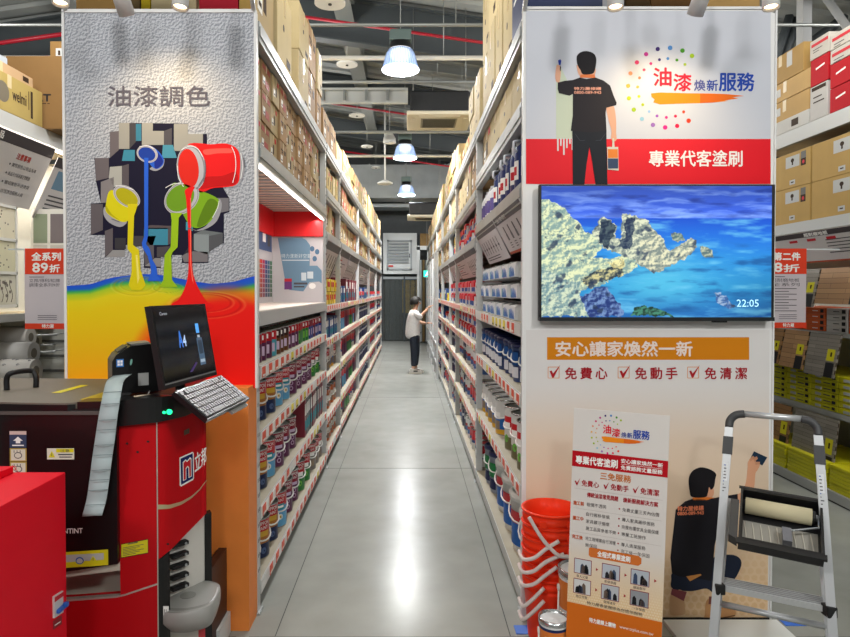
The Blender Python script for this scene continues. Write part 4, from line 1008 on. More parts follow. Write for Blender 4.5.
dark_c = 'b3a90f'; pcan('yellow_can', [(112,190),(106,206),(108,214),(122,222),(130,219),(136,206)], 'd9cf12', [(106,205),(108,213),(121,221),(112,214)], (127,196.5,14.8,9.6,34), 2.2, (127.2,197.2,12.4,7.4,34), 'b5ac12', [(105,207),(113,217),(127,221),(121,227),(110,223),(104,215)])
dark_c = 'c80f12'; pcan('red_can', [(186,147),(212,144.5),(228,144),(239,152),(240,172),(236,185),(214,188),(196,190)], 'ee1a1c', [(200,178),(222,176),(236,172),(236,184),(214,187),(198,189)], (191.5,168,14.5,23,-6), 3.6, (188.8,168.5,10.2,19.5,-6), 'e0281c', [(230,145),(240,150),(245,162),(244,175),(238,186),(228,187),(236,180),(238,162)])
mb = MB()
fpoly(mb, F, [(144.5,158),(148.8,158),(148.4,236),(146.5,244),(150,249),(153,260),(156.5,266),(158,276),(162,281),(148,281),(151.5,272),(150.5,265),(148,256),(143,248),(142.3,243),(144.6,236)], fcol('2a62d6'), .0046)
fpoly(mb, F, [(171,213),(183,213),(179,218),(178,247),(173,252),(171.5,256),(172.5,280),(178,287),(160,287),(163.5,280),(165,255),(171,247),(172,220)], fcol('9cc21c'), .0046)
fpoly(mb, F, [(128,204),(138.5,204),(134.5,216),(133.5,245),(139.5,250),(141,270),(146,285),(142,290),(132,290),(129,285),(132,272),(132,254),(127.8,249),(128.6,218)], fcol('dccd12'), .0046)
fpoly(mb, F, cr([(185.5,190),(195,187),(191.5,197),(191.6,230),(192.5,265),(196,282),(206,300),(214,306),(200,310),(176,308),(172,304),(180,298),(187,282),(189,262),(188.4,228),(186.5,200)], 4), fcol('f01a18'), .005)
fpoly(mb, F, [(190.6,198),(191.4,198),(191.5,262),(194,284),(192.4,280),(190.4,262)], fcol('ff6a58'), .0053)
fpoly(mb, F, [(136,255),(138,255),(140,278),(138,284)], fcol('f2e56a'), .0053)
part(mb, 'paint_stream', t)
mb = MB(); hl = fcol('f4f2f4'); dk_ = fcol('6e6c74')
for q in ([(182,150),(190,146.5),(198,149),(203,157)], [(178,166),(179,178),(184,187)], [(232,147),(235.5,156),(236,170),(233,183)], [(241,153),(243,166),(241,179)], [(116,186),(124,186.5),(134,190)], [(166,188),(174,184),(184,184)], [(213,218),(218,208),(219.5,201)], [(140,147),(148,146),(154,149)]): fline(mb, F, cr(q, 4, False), .7, hl, .0062)
for q in ([(205,160),(206,170),(204,182)], [(199,186),(204,178)], [(244,158),(245,168)], [(112,219),(120,222)], [(188,228),(198,231)]): fline(mb, F, cr(q, 4, False), .8, dk_, .0062)
fpoly(mb, F, cr([(204,150),(220,148.5),(231,149),(232,153),(218,153.5),(206,155)], 4), fcol('ff5a50'), .0033)
part(mb, 'metal_shine', t)
# orange base box under the poster
a, b_ = P(205, 388, DL), P(257, 637, DL)
tag(MB().bx(tl.x, LX-.004, 2.985, 3.15, .0, P(0, 387.5, 3.0).z, mat('orange plinth', 'ee8a3c', .55, noise=.04)).build('orange_plinth'), 'orange plinth under the paint pouring poster', 'plinth')
# ---- right panel
DR = 3.085; F = Plane(DR)
tl, br = P(525.5, 9.5, DR), P(769, 598, DR)
br = Vector((br.x, br.y, .012))
t = thing('end_panel', (tl.x, DR, 0), 'tall rack end panel with red band, television and painter pictures', 'poster')
M_pwh = mat('panel print white', 'cfd1d8', .4)
part(MB().bx(tl.x, br.x+.002, DR+.0005, DR+.025, .0, tl.z, M_pframe), 'board', t)
mb = MB()
for q in ((tl.x-.012, tl.x, DR-.006, DR+.026, 0, tl.z), (br.x+.002, br.x+.01, DR-.006, DR+.026, 0, tl.z), (tl.x-.012, br.x+.01, DR-.006, DR+.026, tl.z, tl.z+.012)): mb.bx(*q, M_pframe)
part(mb, 'frame', t)
part(MB().bx(tl.x, br.x, DR-.004, DR, .0, .014, M_black), 'black_strip', t)
mb = MB(); frect(mb, F, 526, 11, 770.5, 139, mat('print grey white', 'c6c9d2', .4), .0012)
fpoly(mb, F, [(556,64),(556,139),(572,139),(574,110),(572,90),(560,66)], fcol('c3cdb9'), .0016); part(mb, 'upper_print', t)
mb = MB(); frect(mb, F, 526, 139, 770.5, 184, mat('print band red', 'dd1826', .4), .0014)
for x, h in ((557, 12), (560, 7), (563, 16), (566, 9), (569, 5), (571.5, 11)): frect(mb, F, x, 138.5, x+1.6, 139+h, fcol('d6d2d4'), .002)
part(mb, 'red_band', t)
mb = MB(); ftext(mb, F, '專業代客塗刷', 649, 150.5, 742, 166.5, fcol('f2ece8'), .003, bold=.32); part(mb, 'band_lettering', t)
def logo(F, t, mx, my, s, off=.002, nm='logo'):
    """ring of dots, lettering and orange brush stroke; mx,my,s map the large logo's pixels"""
    g = lambda x, y: (mx+(x-627)*s, my+(y-46)*s)
    mb = MB()
    for x, y, r, c in ((646,54.3,2.2,'b8328a'),(657.6,49.2,2.2,'3d2a6e'),(670,48,2.4,'4f86c4'),(682.3,50.8,2.3,'4a9428'),(691.8,56,2.3,'a3c02a'),(636.8,62.5,2.2,'d23a6a'),(630.3,73.5,2.1,'e8946a'),(628,86,2.1,'edb04a'),(628.8,98.3,2.2,'b6c82a'),(633.7,109.8,2.2,'9ab82a'),(641.8,119,2.1,'8fbdd2'),(652.8,125,2.2,'9a6ab4'),(665,127.5,2.3,'e02a84'),(677,126,2.2,'e81a4a'),(688.5,120.8,2.3,'ee3a1c'),
                       (650.7,63.7,1.5,'c8327a'),(659.3,59.8,1.5,'3d2a6e'),(667.7,58.7,1.5,'4f86c4'),(676.7,60.2,1.5,'4a9428'),(684.8,64.5,1.5,'a3c02a'),(644,70,1.5,'e0506a'),(639.4,78,1.5,'e8845a'),(637.5,87,1.5,'edb04a'),(638.8,96.5,1.5,'c6cc2a'),(642.6,104.8,1.5,'a8c02a'),(649,111.6,1.4,'8fb4dc'),(656.9,116,1.5,'9a5ab4'),(666.2,117.5,1.5,'e02a84'),(675.3,116.2,1.5,'e81a4a'),(683.5,112,1.5,'ee4a2c')):
        fell(mb, F, *g(x, y), r*s, r*s, fcol(c), off, 12)
    part(mb, nm+'_dots', t); mb = MB(); bo = .45*s
    for ch, x0, y0, x1, y1, c in (('油',653.5,68,671,86,'e0263a'),('漆',673.5,74,691,91,'d9263a'),('煥',694,80,705,91,'5a5f9a'),('新',706.5,80,717.5,91,'3a4fa0'),('服',719,73.5,736,91,'2247a8'),('務',737,73,754,91,'2247a8')):
        a, b_ = g(x0, y0); c_, d_ = g(x1, y1); ftext(mb, F, ch, a, b_, c_, d_, fcol(c), off+.0005, bold=bo*(.5 if ch in '煥新' else 1))
    part(mb, nm+'_lettering', t); mb = MB()
    fpoly(mb, F, [g(*q) for q in [(651,93.5),(660,92.6),(690,93.4),(712,93.6),(726,94.2),(744,96),(732,97.4),(738,98.6),(724,100.6),(728,101),(712,102.8),(690,103.4),(660,104.5),(653,102.5),(654.5,99.5),(651.3,97)]], fcol('ee8a1c'), off)
    fpoly(mb, F, [g(*q) for q in [(700,93.6),(726,94.2),(744,96),(732,97.4),(738,98.6),(724,100.6),(712,102.8),(700,103.2)]], fcol('e06a1e'), off+.0003)
    part(mb, nm+'_brush_stroke', t)
logo(F, t, 627, 46, 1)
# standing painter seen from behind (printed figure)
def painter(t):
    S = lambda pts: [(535+x/3.98, 30+y/3.98) for x, y in pts]
    mb = MB(); sk = fcol('d9a58a')
    fpoly(mb, F, cr(S([(85,143),(92,140),(100,146),(102,165),(98,205),(84,206),(80,180)]), 4), sk, .003); fpoly(mb, F, S([(91,122),(100,117),(104,124),(101,140),(94,140)]), fcol('2a3f9a'), .0032)
    fpoly(mb, F, S([(99,140),(103,150),(101,166),(98,160)]), fcol('22262e'), .0034)
    fpoly(mb, F, cr(S([(284,305),(312,303),(322,360),(322,410),(324,436),(312,444),(302,432),(303,400),(292,360)]), 4), sk, .003); part(mb, 'painter_arms', t)
    mb = MB(); fpoly(mb, F, cr(S([(172,140),(166,150),(180,186),(230,190),(238,180),(236,150)]), 4), sk, .003); fpoly(mb, F, S([(180,178),(236,178),(240,192),(178,190)]), fcol('d97a4a'), .0033); part(mb, 'painter_neck', t)
    mb = MB(); fpoly(mb, F, cr(S([(166,128),(166,105),(180,90),(205,85),(232,94),(243,115),(240,150),(232,172),(210,178),(188,176),(180,160),(172,148)]), 4), fcol('1c1a1e'), .0036); part(mb, 'painter_hair', t)
    mb = MB(); fpoly(mb, F, S([(90,210),(118,203),(150,200),(178,190),(205,196),(240,190),(272,202),(298,222),(312,262),(324,290),(322,300),(284,310),(280,330),(284,402),(215,408),(142,402),(150,340),(150,255),(136,262),(95,252),(90,235)]), fcol('26242a'), .0034); part(mb, 'painter_shirt', t)
    mb = MB(); ftext(mb, F, '特力屋修繕', *S([(155,228)])[0], *S([(262,240)])[0], fcol('e0a08a'), .004, bold=.12); ftext(mb, F, '0800-089-943', *S([(155,244)])[0], *S([(262,255)])[0], fcol('e0a08a'), .004, bold=.12); part(mb, 'shirt_lettering', t)
    mb = MB(); fpoly(mb, F, S([(148,400),(284,400),(284,450),(288,615),(240,615),(226,520),(216,465),(204,540),(196,615),(150,615)]), fcol('20242c'), .0032)
    for a, b_ in (((160,415),(198,440)), ((240,440),(280,412))): fline(mb, F, S([a, ((a[0]+b_[0])/2, (a[1]+b_[1])/2+14), b_]), .3, fcol('4a4f5a'), .0038)
    part(mb, 'painter_jeans', t)
    mb = MB(); fpoly(mb, F, S([(308,432),(313,430),(316,466),(330,466),(332,560),(288,556),(286,466),(306,466)]), fcol('cfc9bd'), .0036); fpoly(mb, F, S([(289,475),(328,475),(329,510),(289,510)]), fcol('e0823a'), .004); fpoly(mb, F, S([(289,512),(330,512),(330,552),(290,552)]), fcol('3a4a66'), .004); part(mb, 'painted_can', t)
painter(t)
# orange title bar and the three ticks
mb = MB(); frect(mb, F, 547, 337.2, 749, 359.8, mat('print bar orange', 'cf7f14', .45), .0014); part(mb, 'orange_bar', t)
mb = MB(); ftext(mb, F, '安心讓家煥然一新', 555.5, 341.2, 692, 356.2, fcol('ead9cf'), .0025, bold=.4); part(mb, 'bar_lettering', t)
def tick(mb, F, x, y, s, off):
    for q in (((x,y),(x+11*s,y)), ((x+11*s,y),(x+11*s,y+11*s)), ((x+11*s,y+11*s),(x,y+11*s)), ((x,y+11*s),(x,y))): fline(mb, F, q, .6*s, fcol('d98a4a'), off)
    fpoly(mb, F, [(x+1.5*s,y+4*s),(x+3.5*s,y+3.4*s),(x+5*s,y+6.4*s),(x+12.2*s,y-2.2*s),(x+5.6*s,y+10.6*s),(x+4*s,y+10.6*s)], fcol('a81c24'), off+.0004)
mb = MB()
for x, s in ((548, '免費心'), (618, '免動手'), (687.5, '免清潔')):
    tick(mb, F, x, 367, 1, .0016)
    for k, ch in enumerate(s): ftext(mb, F, ch, x+17+k*15.3, 367.5, x+28.5+k*15.3, 379, fcol('a0222c'), .0025, bold=.28)
part(mb, 'tick_lettering', t)
# beige lower print
def beige(X, Y):
    a = np.clip((Y-385)/60, 0, 1)[..., None]; b_ = np.clip((Y-400)/190, 0, 1)[..., None]
    C = hexc('d8d5d3')*(1-a)+hexc('e0cfbf')*a; C = C*(1-b_)+hexc('dfc09a')*b_
    gx = (X+np.where((Y//7) % 2 == 0, 0, 4)) % 8-4; gy = Y % 7-3.5
    r = np.sqrt(gx**2+gy**2)
    q = ((r < 3) & (Y > 540))[..., None]*np.clip((Y-540)/60, 0, 1)[..., None]*.35
    return C*(1-q)+hexc('c79b68')*q
paint('lower_print', F, 526, 769.5, 330, 619.5, 330, 380, beige, vcmat('printed colours', .45), t, .001)
# crouching painter
S = lambda pts: [(660+x/3.233, 440+y/3.233) for x, y in pts]
mb = MB(); sk = fcol('d9a07e')
fpoly(mb, F, cr(S([(268,178),(262,200),(240,205),(242,180),(262,168),(276,140),(282,95),(284,70),(300,55),(318,60),(322,80),(314,98),(308,108),(304,150),(296,172)]), 4), sk, .002)
for a in ([(288,62),(300,50),(306,56),(292,70)], [(300,58),(312,52),(316,60),(304,70)], [(306,70),(322,70),(322,78),(308,80)]): fpoly(mb, F, S(a), fcol('c98f6e'), .0024)
part(mb, 'crouching_painter_arm', t); mb = MB(); fpoly(mb, F, S([(303,36),(346,56),(330,82),(314,74),(300,60),(290,62)]), fcol('1f3348'), .0022); part(mb, 'sanding_sheet', t)
mb = MB(); fpoly(mb, F, cr(S([(150,150),(168,150),(174,168),(168,184),(150,186),(140,170)]), 4), sk, .002); fpoly(mb, F, S([(104,186),(150,184),(176,186),(150,194),(106,194)]), fcol('e07a30'), .0026); part(mb, 'crouching_painter_neck', t)
mb = MB(); fpoly(mb, F, cr(S([(95,165),(92,125),(104,100),(130,88),(160,94),(180,108),(178,126),(174,150),(164,160),(158,152),(154,170),(146,184),(104,184)]), 4), fcol('19171b'), .0028); part(mb, 'crouching_painter_hair', t)
mb = MB(); fpoly(mb, F, S([(50,225),(80,198),(104,190),(150,192),(200,182),(250,174),(252,230),(240,234),(215,232),(200,246),(190,280),(176,340),(168,430),(164,455),(110,445),(60,440),(38,430),(33,380),(38,330),(44,280)]), fcol('1f1e24'), .0026); part(mb, 'crouching_painter_shirt', t)
mb = MB(); ftext(mb, F, '特力屋修繕', *S([(56,214)])[0], *S([(140,230)])[0], fcol('ef8a62'), .0036, bold=.15, shear=-1); ftext(mb, F, '0800-089-943', *S([(56,232)])[0], *S([(140,243)])[0], fcol('ef8a62'), .0036, bold=.15, shear=-1); part(mb, 'shirt_lettering', t)
mb = MB(); fpoly(mb, F, cr(S([(40,430),(80,430),(160,440),(172,380),(225,370),(255,380),(262,405),(240,450),(205,480),(180,500),(150,480),(100,488),(40,480),(36,450)]), 4), fcol('232a3c'), .0024)
fpoly(mb, F, S([(84,440),(130,432),(134,436),(96,456)]), fcol('c98a4a'), .003); part(mb, 'crouching_painter_trousers', t)
mb = MB()
fpoly(mb, F, cr(S([(34,500),(70,485),(80,540),(80,560),(60,566),(32,560)]), 4), fcol('c9a079'), .0028); fpoly(mb, F, S([(38,480),(86,490),(76,520),(34,498)]), fcol('8a4a50'), .003); part(mb, 'boot', t); mb = MB()
fpoly(mb, F, cr(S([(152,515),(190,515),(206,538),(238,545),(244,562),(225,575),(150,580),(144,560)]), 4), fcol('c28f60'), .0028); fpoly(mb, F, S([(158,505),(196,505),(196,530),(156,530)]), fcol('7a4540'), .003)
fline(mb, F, S([(146,578),(200,574),(242,566)]), 1, fcol('6a4a30'), .0032); part(mb, 'boot', t)
# ---- television
a, b_ = P(539.5, 184.3, 3.03), P(774, 321, 3.03)
t = thing('television', (a.x, 3.03, b_.z), 'wall mounted flat television showing blue sea and pale rocks', 'television')
part(MB().bx(a.x, b_.x, 3.03, 3.065, b_.z, a.z, M_black, .004), 'casing', t)
part(MB().bx(a.x, b_.x, 3.024, 3.034, b_.z, b_.z+.018, mat('tv bezel grey', '2c3033', .35, .4)), 'lower_bezel', t)
mb = MB(); mb.bx(a.x+.25, b_.x-.25, 3.066, DR, (a.z+b_.z)/2-.12, (a.z+b_.z)/2+.12, M_black); part(mb, 'wall_bracket', t)
part(MB().bx(P(716,0,3.03).x, P(730,0,3.03).x, 3.03, 3.05, b_.z-.007, b_.z+.002, M_black), 'sensor', t)
F = Plane(3.03)
def sea(X, Y):
    u = (X-541.5)/230.; v = (Y-186)/131.; H = .247
    n = fbm(u*9, v*26, 3, 5); n2 = fbm(u*5+3, v*34+n*2, 9, 4)
    sky = hexc('3558c4')[None, None]*np.ones(X.shape+(1,)); k = np.clip((n2-.42)*3.4, 0, 1)[..., None]; sky = sky*(1-k)+hexc('6f8fe0')*k
    k = np.clip((.42-n)*4, 0, 1)[..., None]; sky = sky*(1-k)+hexc('263f96')*k; sky = sky*(.82+.45*v[..., None]/H*.7)
    k = (np.clip(1-np.abs(v-H+.018)/.03, 0, 1))[..., None]*.35; sky = sky*(1-k)+hexc('8fb0ea')*k
    d = np.clip((v-H)/(1-H), 0, 1)
    C = np.stack([np.interp(d, [0, .15, .4, .7, 1], [hexc(c)[i] for c in ('1b4fc0', '1f66cc', '2a86cf', '2c8cc4', '1c5aa0')]) for i in range(3)], -1)
    g = np.exp(-(((u-.52)/.22)**2+((v-.72)/.2)**2))[..., None]; C = C*(1-g*.75)+hexc('58bcd8')*g*.75
    n3 = fbm(u*8+1, v*22, 21, 5); k = np.clip((n3-.55)*4, 0, 1)[..., None]*.7; C = C*(1-k)+hexc('6fc0e2')*k; k = np.clip((.42-n3)*4.5, 0, 1)[..., None]*np.clip((d-.1)*3, 0, 1)[..., None]*.65; C = C*(1-k)+hexc('174a86')*k
    C = C*(1-.35*np.clip((u-.75)*2.5, 0, 1)[..., None]*np.clip((v-.5)*2, 0, 1)[..., None])
    C = np.where((v < H)[..., None], sky, C)
    Q = lambda pts, o: [(535+o+x/4.25, 180+y/4.25) for x, y in pts]
    wob = fbm(X*.25, Y*.25, 5, 3)*5-2.5; wob2 = fbm(X*.25+9, Y*.25, 6, 3)*5-2.5
    Xw, Yw = X+wob, Y+wob2
    rn = fbm(X*.16, Y*.2, 31, 5); e1 = fbm(X*.16+.22, Y*.2+.22, 31, 5); sh = np.clip(.5+(rn-e1)*5.5, 0, 1)
    cr_n = fbm(X*.1+Y*.08, Y*.1-X*.06, 77, 4)
    def rock(C, pts, lo, hi, dk=0, wb=True):
        m = inpoly(Xw if wb else X, Yw if wb else Y, pts)
        c = hexc(lo)*(1-sh[..., None])+hexc(hi)*sh[..., None]
        crv = np.clip((.36-cr_n)*9, 0, 1)[..., None]*.75; c = c*(1-crv)+hexc('22304a')*crv
        crv = np.clip(1-np.abs(cr_n-.52)/.018, 0, 1)[..., None]*.55; c = c*(1-crv)+hexc('2a3850')*crv
        return np.where(m[..., None], c, C)
    C = rock(C, Q([(25,85),(60,82),(95,100),(130,122),(150,155),(185,180),(215,220),(270,240),(285,290),(240,330),(300,330),(420,320),(440,370),(380,400),(330,420),(280,450),(200,470),(120,440),(25,400)], 0), '7f9a94', 'd5dcb0')
    C = rock(C, Q([(240,225),(285,155),(330,175),(350,200),(340,240),(370,250),(365,150),(385,143),(430,152),(440,165),(480,170),(500,205),(545,250),(560,300),(600,330),(560,370),(500,380),(430,340),(380,330),(330,300),(290,290)], 0), '76837e', 'd2d6b8')
    C = rock(C, [(x+115, y) for x, y in Q([(0,205),(30,215),(55,250),(50,285),(90,300),(110,290),(130,270),(170,250),(195,255),(195,290),(160,330),(110,350),(60,380),(20,395),(-60,350),(-40,260)], 0)], '7a8680', 'd8d6b4')
    C = rock(C, [(x+115, y) for x, y in Q([(90,225),(110,220),(135,225),(150,250),(120,262),(92,250)], 0)], '56706e', 'a9b29a')
    C = rock(C, [(x+115, y) for x, y in Q([(212,290),(235,283),(262,300),(272,325),(235,330),(215,315)], 0)], '5a6f70', 'b9bda0')
    C = rock(C, Q([(25,370),(90,400),(150,430),(190,430),(190,490),(240,530),(300,560),(300,580),(25,580)], 0), '6f8c90', 'c3cfb4')
    C = rock(C, Q([(190,500),(260,460),(310,450),(340,500),(380,560),(380,580),(230,580)], 0), '23366e', '6a86b4')
    C = rock(C, [(x+115, y) for x, y in Q([(270,480),(300,478),(350,520),(370,540),(330,545),(285,515)], 0)], '3a5f96', '8fa6c4')
    C = rock(C, Q([(285,170),(330,175),(345,200),(335,240),(300,290),(275,270),(270,230)], 0), '1e2c40', '4a5a60')
    C = rock(C, Q([(385,155),(425,160),(420,230),(400,290),(345,285),(380,240)], 0), '22304a', '56646c')
    C = rock(C, Q([(195,420),(260,380),(320,370),(375,350),(370,410),(300,430),(230,450)], 0), '2c3a44', 'c9c088')
    C = rock(C, Q([(310,350),(370,330),(380,370),(330,378)], 0), 'a9a070', 'e2dca0')
    m = inpoly(Xw, Yw, Q([(400,575),(430,540),(470,535),(520,545),(560,560),(600,580)], 0))[..., None]; C = np.where(m, hexc('2f5a4a')*(.6+sh[..., None]*.8), C)
    return C
paint('screen', F, 541.5, 771.8, 186, 317.3, 462, 264, sea, vcmat('screen picture', .25, emit=1.0), t, .0012)
mb = MB(); ftext(mb, F, '22:05', 736.5, 299.5, 758.5, 306.8, mat('clock digits', '9cc8dc', .4, emit=1), .002); part(mb, 'clock_digits', t)
# ---- track spotlights on arms over both panels
def spot(px, py, D, label, tilt, on=True):
    p = P(px, py, D)
    t = thing('spotlight', p, label, 'spotlight'); mw = mat('spot white', 'dcdcda', .35)
    d = Vector((tilt, .75 if on else -.12, -1)).normalized(); top = p-d*.17
    mb = MB(); q = Vector((0,0,1)).rotation_difference(-d).to_matrix()
    mb.lathe([(.0, .02), (.026, .02), (.03, 0), (.034, 0), (.034, .17), (.028, .176), (.0, .176)], mw, p, -d, 24, True, False); part(mb, 'cylinder', t)
    if True:
        mb = MB(); mb.lathe([(.0, .012), (.027, .012)], mat('spot glow', 'ffdcae', .5, emit=7), p, -d, 20, False, False); part(mb, 'lens', t)
        l = bpy.data.lights.new('spot_light', 'SPOT'); l.energy = SPOT_W*(1 if on else .5); l.spot_size = R(120 if on else 70); l.spot_blend = 1; l.color = (1, .76, .45); l.shadow_soft_size = .03
        o = bpy.data.objects.new('spot_light', l); COL.objects.link(o); o.location = p-Vector((0, 0, .01)); o.rotation_euler = d.to_track_quat('-Z', 'Y').to_euler()
    mb = MB(); zt = 3.18; mb.tube([top+Vector((0,0,.0)), (top.x, top.y, zt)], .008, mw, 8); part(mb, 'stem', t)
    return t
DS = 2.72
spot(60.5, 4, DS, 'left spotlight over the paint pouring poster', .04, False); spot(127, 15, DS, 'middle spotlight over the paint pouring poster', .12); spot(180, 8, DS, 'right spotlight over the paint pouring poster', -.04, False)
spot(615.5, 8, DS, 'left spotlight over the red band panel', -.03, False); spot(695, 15, DS, 'middle spotlight over the red band panel', -.12); spot(771, 8, DS, 'right spotlight over the red band panel', -.05, False)
for x0, x1, lab in ((45, 243, 'white track rail above the paint pouring poster'), (535, 782, 'white track rail above the red band panel')):
    a, b_ = P(x0, -16, DS), P(x1, -16, DS); z = 3.12
    t = thing('track_rail', a, lab, 'rail'); mw = mat('spot white')
    part(MB().bx(a.x, b_.x, DS-.1, DS+.02, z+.05, z+.09, mw), 'rail', t)
    for x, q in ((a.x+.01, 66 if x0 < 400 else 524), (b_.x-.01, 254 if x0 < 400 else 773)):
        mb = MB(); mb.tube([(x, DS, z+.06), P(q, 13, DL+.012)], .011, mw, 8); part(mb, 'arm', t)
# ================================================================ tinting machine (left front)
M_mred = mat('machine red', 'b80d16', .45); M_mblk = mat('machine black', '0b0b0d', .35, coat=.2); M_bei = mat('machine beige', 'c3bdae', .5)
M_lid = mat('lid taupe', '6d665c', .5, noise=.04); M_gold = mat('swoosh silver gold', 'c8bd93', .3, .5)
foot = cr([(-1.95, 2.46), (-1.6, 2.33), (-1.32, 2.285), (-1.1, 2.285), (-.925, 2.32), (-.865, 2.40), (-.822, 2.50), (-.812, 2.57), (-.93, 2.92)], 8, False)
def facepoint(px, off=0):
    k = (px-PPX)/F_PX*1.0
    for (x0, y0), (x1, y1) in zip(foot, foot[1:]):
        a, b_ = x0-k*y0, x1-k*y1
        if a*b_ <= 0 and a != b_:
            s = a/(a-b_); nx, ny = (y1-y0), -(x1-x0); L = math.hypot(nx, ny)
            return x0+(x1-x0)*s+nx/L*off, y0+(y1-y0)*s+ny/L*off
    return None
class Face:
    def __call__(s, px, py, off=0):
        # pixel column may lie slightly beyond the ends
        q = facepoint(px, 0) or (foot[0] if px < 0 else foot[-1])
        q2 = facepoint(px, off) or q
        z = P(px, py, q[1]).z
        return Vector((q2[0], q2[1], z))
FM = Face()
t = thing('tinting_machine', (-1.3, 2.6, 0), 'large red and black paint tinting machine with grey lid beside the orange plinth', 'machine'); MACH = t
def shell(name, m, x0, x1, top, bot, th=.05, off=0, n=24, par=None):
    """panel on the curved front between pixel columns; top/bot give the photograph's rows"""
    vs = []; 
    for i in range(n+1):
        px = x0+(x1-x0)*i/n
        for py, o in ((top(px), off), (bot(px), off), (top(px), off-th), (bot(px), off-th)): vs.append(FM(px, py, o))
    fs = []
    for i in range(n):
        a, b_ = 4*i, 4*i+4
        fs += [(a, a+1, b_+1, b_), (a+2, b_+2, b_+3, a+3), (a, b_, b_+2, a+2), (a+1, a+3, b_+3, b_+1)]
    fs += [(0, 2, 3, 1), (4*n, 4*n+1, 4*n+3, 4*n+2)]
    mb = MB(); mb.add(vs, fs, m); o = part(mb, name, par or t); return o
lerp = lambda *pts: (lambda x: float(np.interp(x, [p[0] for p in pts], [p[1] for p in pts])))
def fstrip(mb, x0, x1, top, bot, m, off, n=10):
    vs = []
    for i in range(n+1): x = x0+(x1-x0)*i/n; vs += [FM(x, top(x), off), FM(x, bot(x), off)]
    mb.add(vs, [(2*i, 2*i+1, 2*i+3, 2*i+2) for i in range(n)], m)
# carcass set back behind the panels
ins = [(x-.0+(.06 if x < -1.5 else -.02), y+.10) for x, y in foot]; ins = [(min(x-.08*(max(0, (x+1.0)/.2)), x), y) for x, y in ins]
poly = [(-1.92, 2.56, .02), (-1.6, 2.44, .02), (-1.3, 2.40, .02), (-1.0, 2.42, .02), (-.935, 2.50, .02), (-.92, 2.6, .02), (-.96, 2.93, .02), (-1.92, 2.95, .02)]
mb = MB(); mb.prism(poly, (0, 0, 1.1), M_bei); part(mb, 'carcass', t)
shell('red_front_panel', M_mred, 118, 155.5, lerp((118, 425.5), (155.5, 421.7)), lerp((118, 596), (135, 592), (155.5, 583)), .05)
shell('red_corner_panel', M_mred, 156.2, 207.5, lerp((156, 421.5), (180, 416), (207.5, 404)), lerp((156, 560), (170, 549), (207.5, 511)), .05)
shell('red_lower_panel', M_mred, -40, 155.5, lerp((-40, 604), (66, 601), (118, 597), (155.5, 584.5)), lambda x: 291+1.55*640/2.3, .05)
shell('lower_corner_panel', M_mblk, 156.2, 168, lerp((156, 561), (168, 551)), lambda x: 291+1.55*640/2.36, .05)
shell('black_front_panel', M_mblk, -40, 118, lambda x: 408, lerp((-40, 575), (66, 569), (118, 561)), .08, .025)
shell('beige_frame', M_bei, -40, 121, lerp((-40, 577), (66, 570.5), (121, 561)), lerp((-40, 583), (66, 577), (121, 570)), .06)
shell('beige_frame', M_bei, 121.2, 122.5, lambda x: 562, lambda x: 595, .09, -.004)
shell('seam_trim', mat('silver trim', 'c9c4bb', .3, .6), -40, 155.5, lerp((-40, 601.5), (66, 599), (118, 595.5), (155.5, 583)), lerp((-40, 604), (66, 601), (118, 597), (155.5, 584.5)), .02, .003)
shell('seam_trim', mat('silver trim'), 155.3, 156.4, lambda x: 421.5, lambda x: 637, .02, .002)
shell('black_band', M_mblk, 79, 207.5, lerp((79, 401), (118, 400), (207.5, 391)), lerp((79, 430), (118, 425.5), (156, 421.5), (180, 416), (207.5, 404)), .08, .02)
shell('black_band', mat('grey lip', '55524f', .4), -40, 118, lambda x: 409.5, lambda x: 413, .02, .035)
0 and shell('side_post', M_mblk, 203.5, 210, lambda x: 512, lambda x: 291+1.55*640/2.75, .02, -.01, 6)
# deck and lid
zt = 1.205
mb = MB(); pts = [(x, y+.0, zt-.03) for x, y in foot if x > -1.22]; mb.prism(pts+[(-.935, 2.93, zt-.03), (-1.22, 2.94, zt-.03)], (0, 0, .028), M_mblk); part(mb, 'deck', t)
lx = P(79, 401, 2.285).x
lid = MB(); lp = [(x, y-.03) for x, y in foot if x < lx-.02]+[(lx, 2.262), (lx+.05, 2.33), (-1.12, 2.80), (-1.14, 2.86), (-1.9, 2.90)]
lid.prism([(x, y, zt-.03) for x, y in lp], (0, 0, .03), M_lid); lo = part(lid, 'lid', t)
e = MB(); e.prism([(x, y-.002, zt-.034) for x, y in lp[:-4]]+[(lx, 2.29, zt-.034), (-1.9, 2.46, zt-.034)], (0, 0, .028), M_mblk); part(e, 'lid_edge', t)
a = P(7, 393, 2.55); b_ = P(36, 389, 2.62)
mb = MB(); mb.tube(cr([(a.x, a.y, zt), (a.x, a.y, zt+.045), (a.x+.02, a.y, zt+.068), (b_.x-.02, b_.y, zt+.068), (b_.x, b_.y, zt+.045), (b_.x, b_.y, zt)], 5, False), .011, M_black, 8)
h = mb.build('handle', lo); h.data.transform(Matrix.Translation(-wloc(lo)))
def onlid(px, py): 
    D = (CAM_Z-zt)*F_PX/(py-291); return Vector(((px-409)*D/640, D, zt+.0012))
yl = mat('label yellow', 'd9cf1e', .4); mb = MB(); mb.poly([onlid(50, 393.5), onlid(60, 393.5), onlid(88, 385.5), onlid(80, 385.5)], yl); h = mb.build('yellow_stripe', lo); h.data.transform(Matrix.Translation(-wloc(lo)))
mb = MB(); q = [onlid(79, 400), onlid(108, 400), onlid(108, 391)]; mb.prism([p-Vector((0,0,.002)) for p in q], (0, 0, .002), mat('brass yellow', 'b7a02c', .4)); part(mb, 'yellow_corner', t)
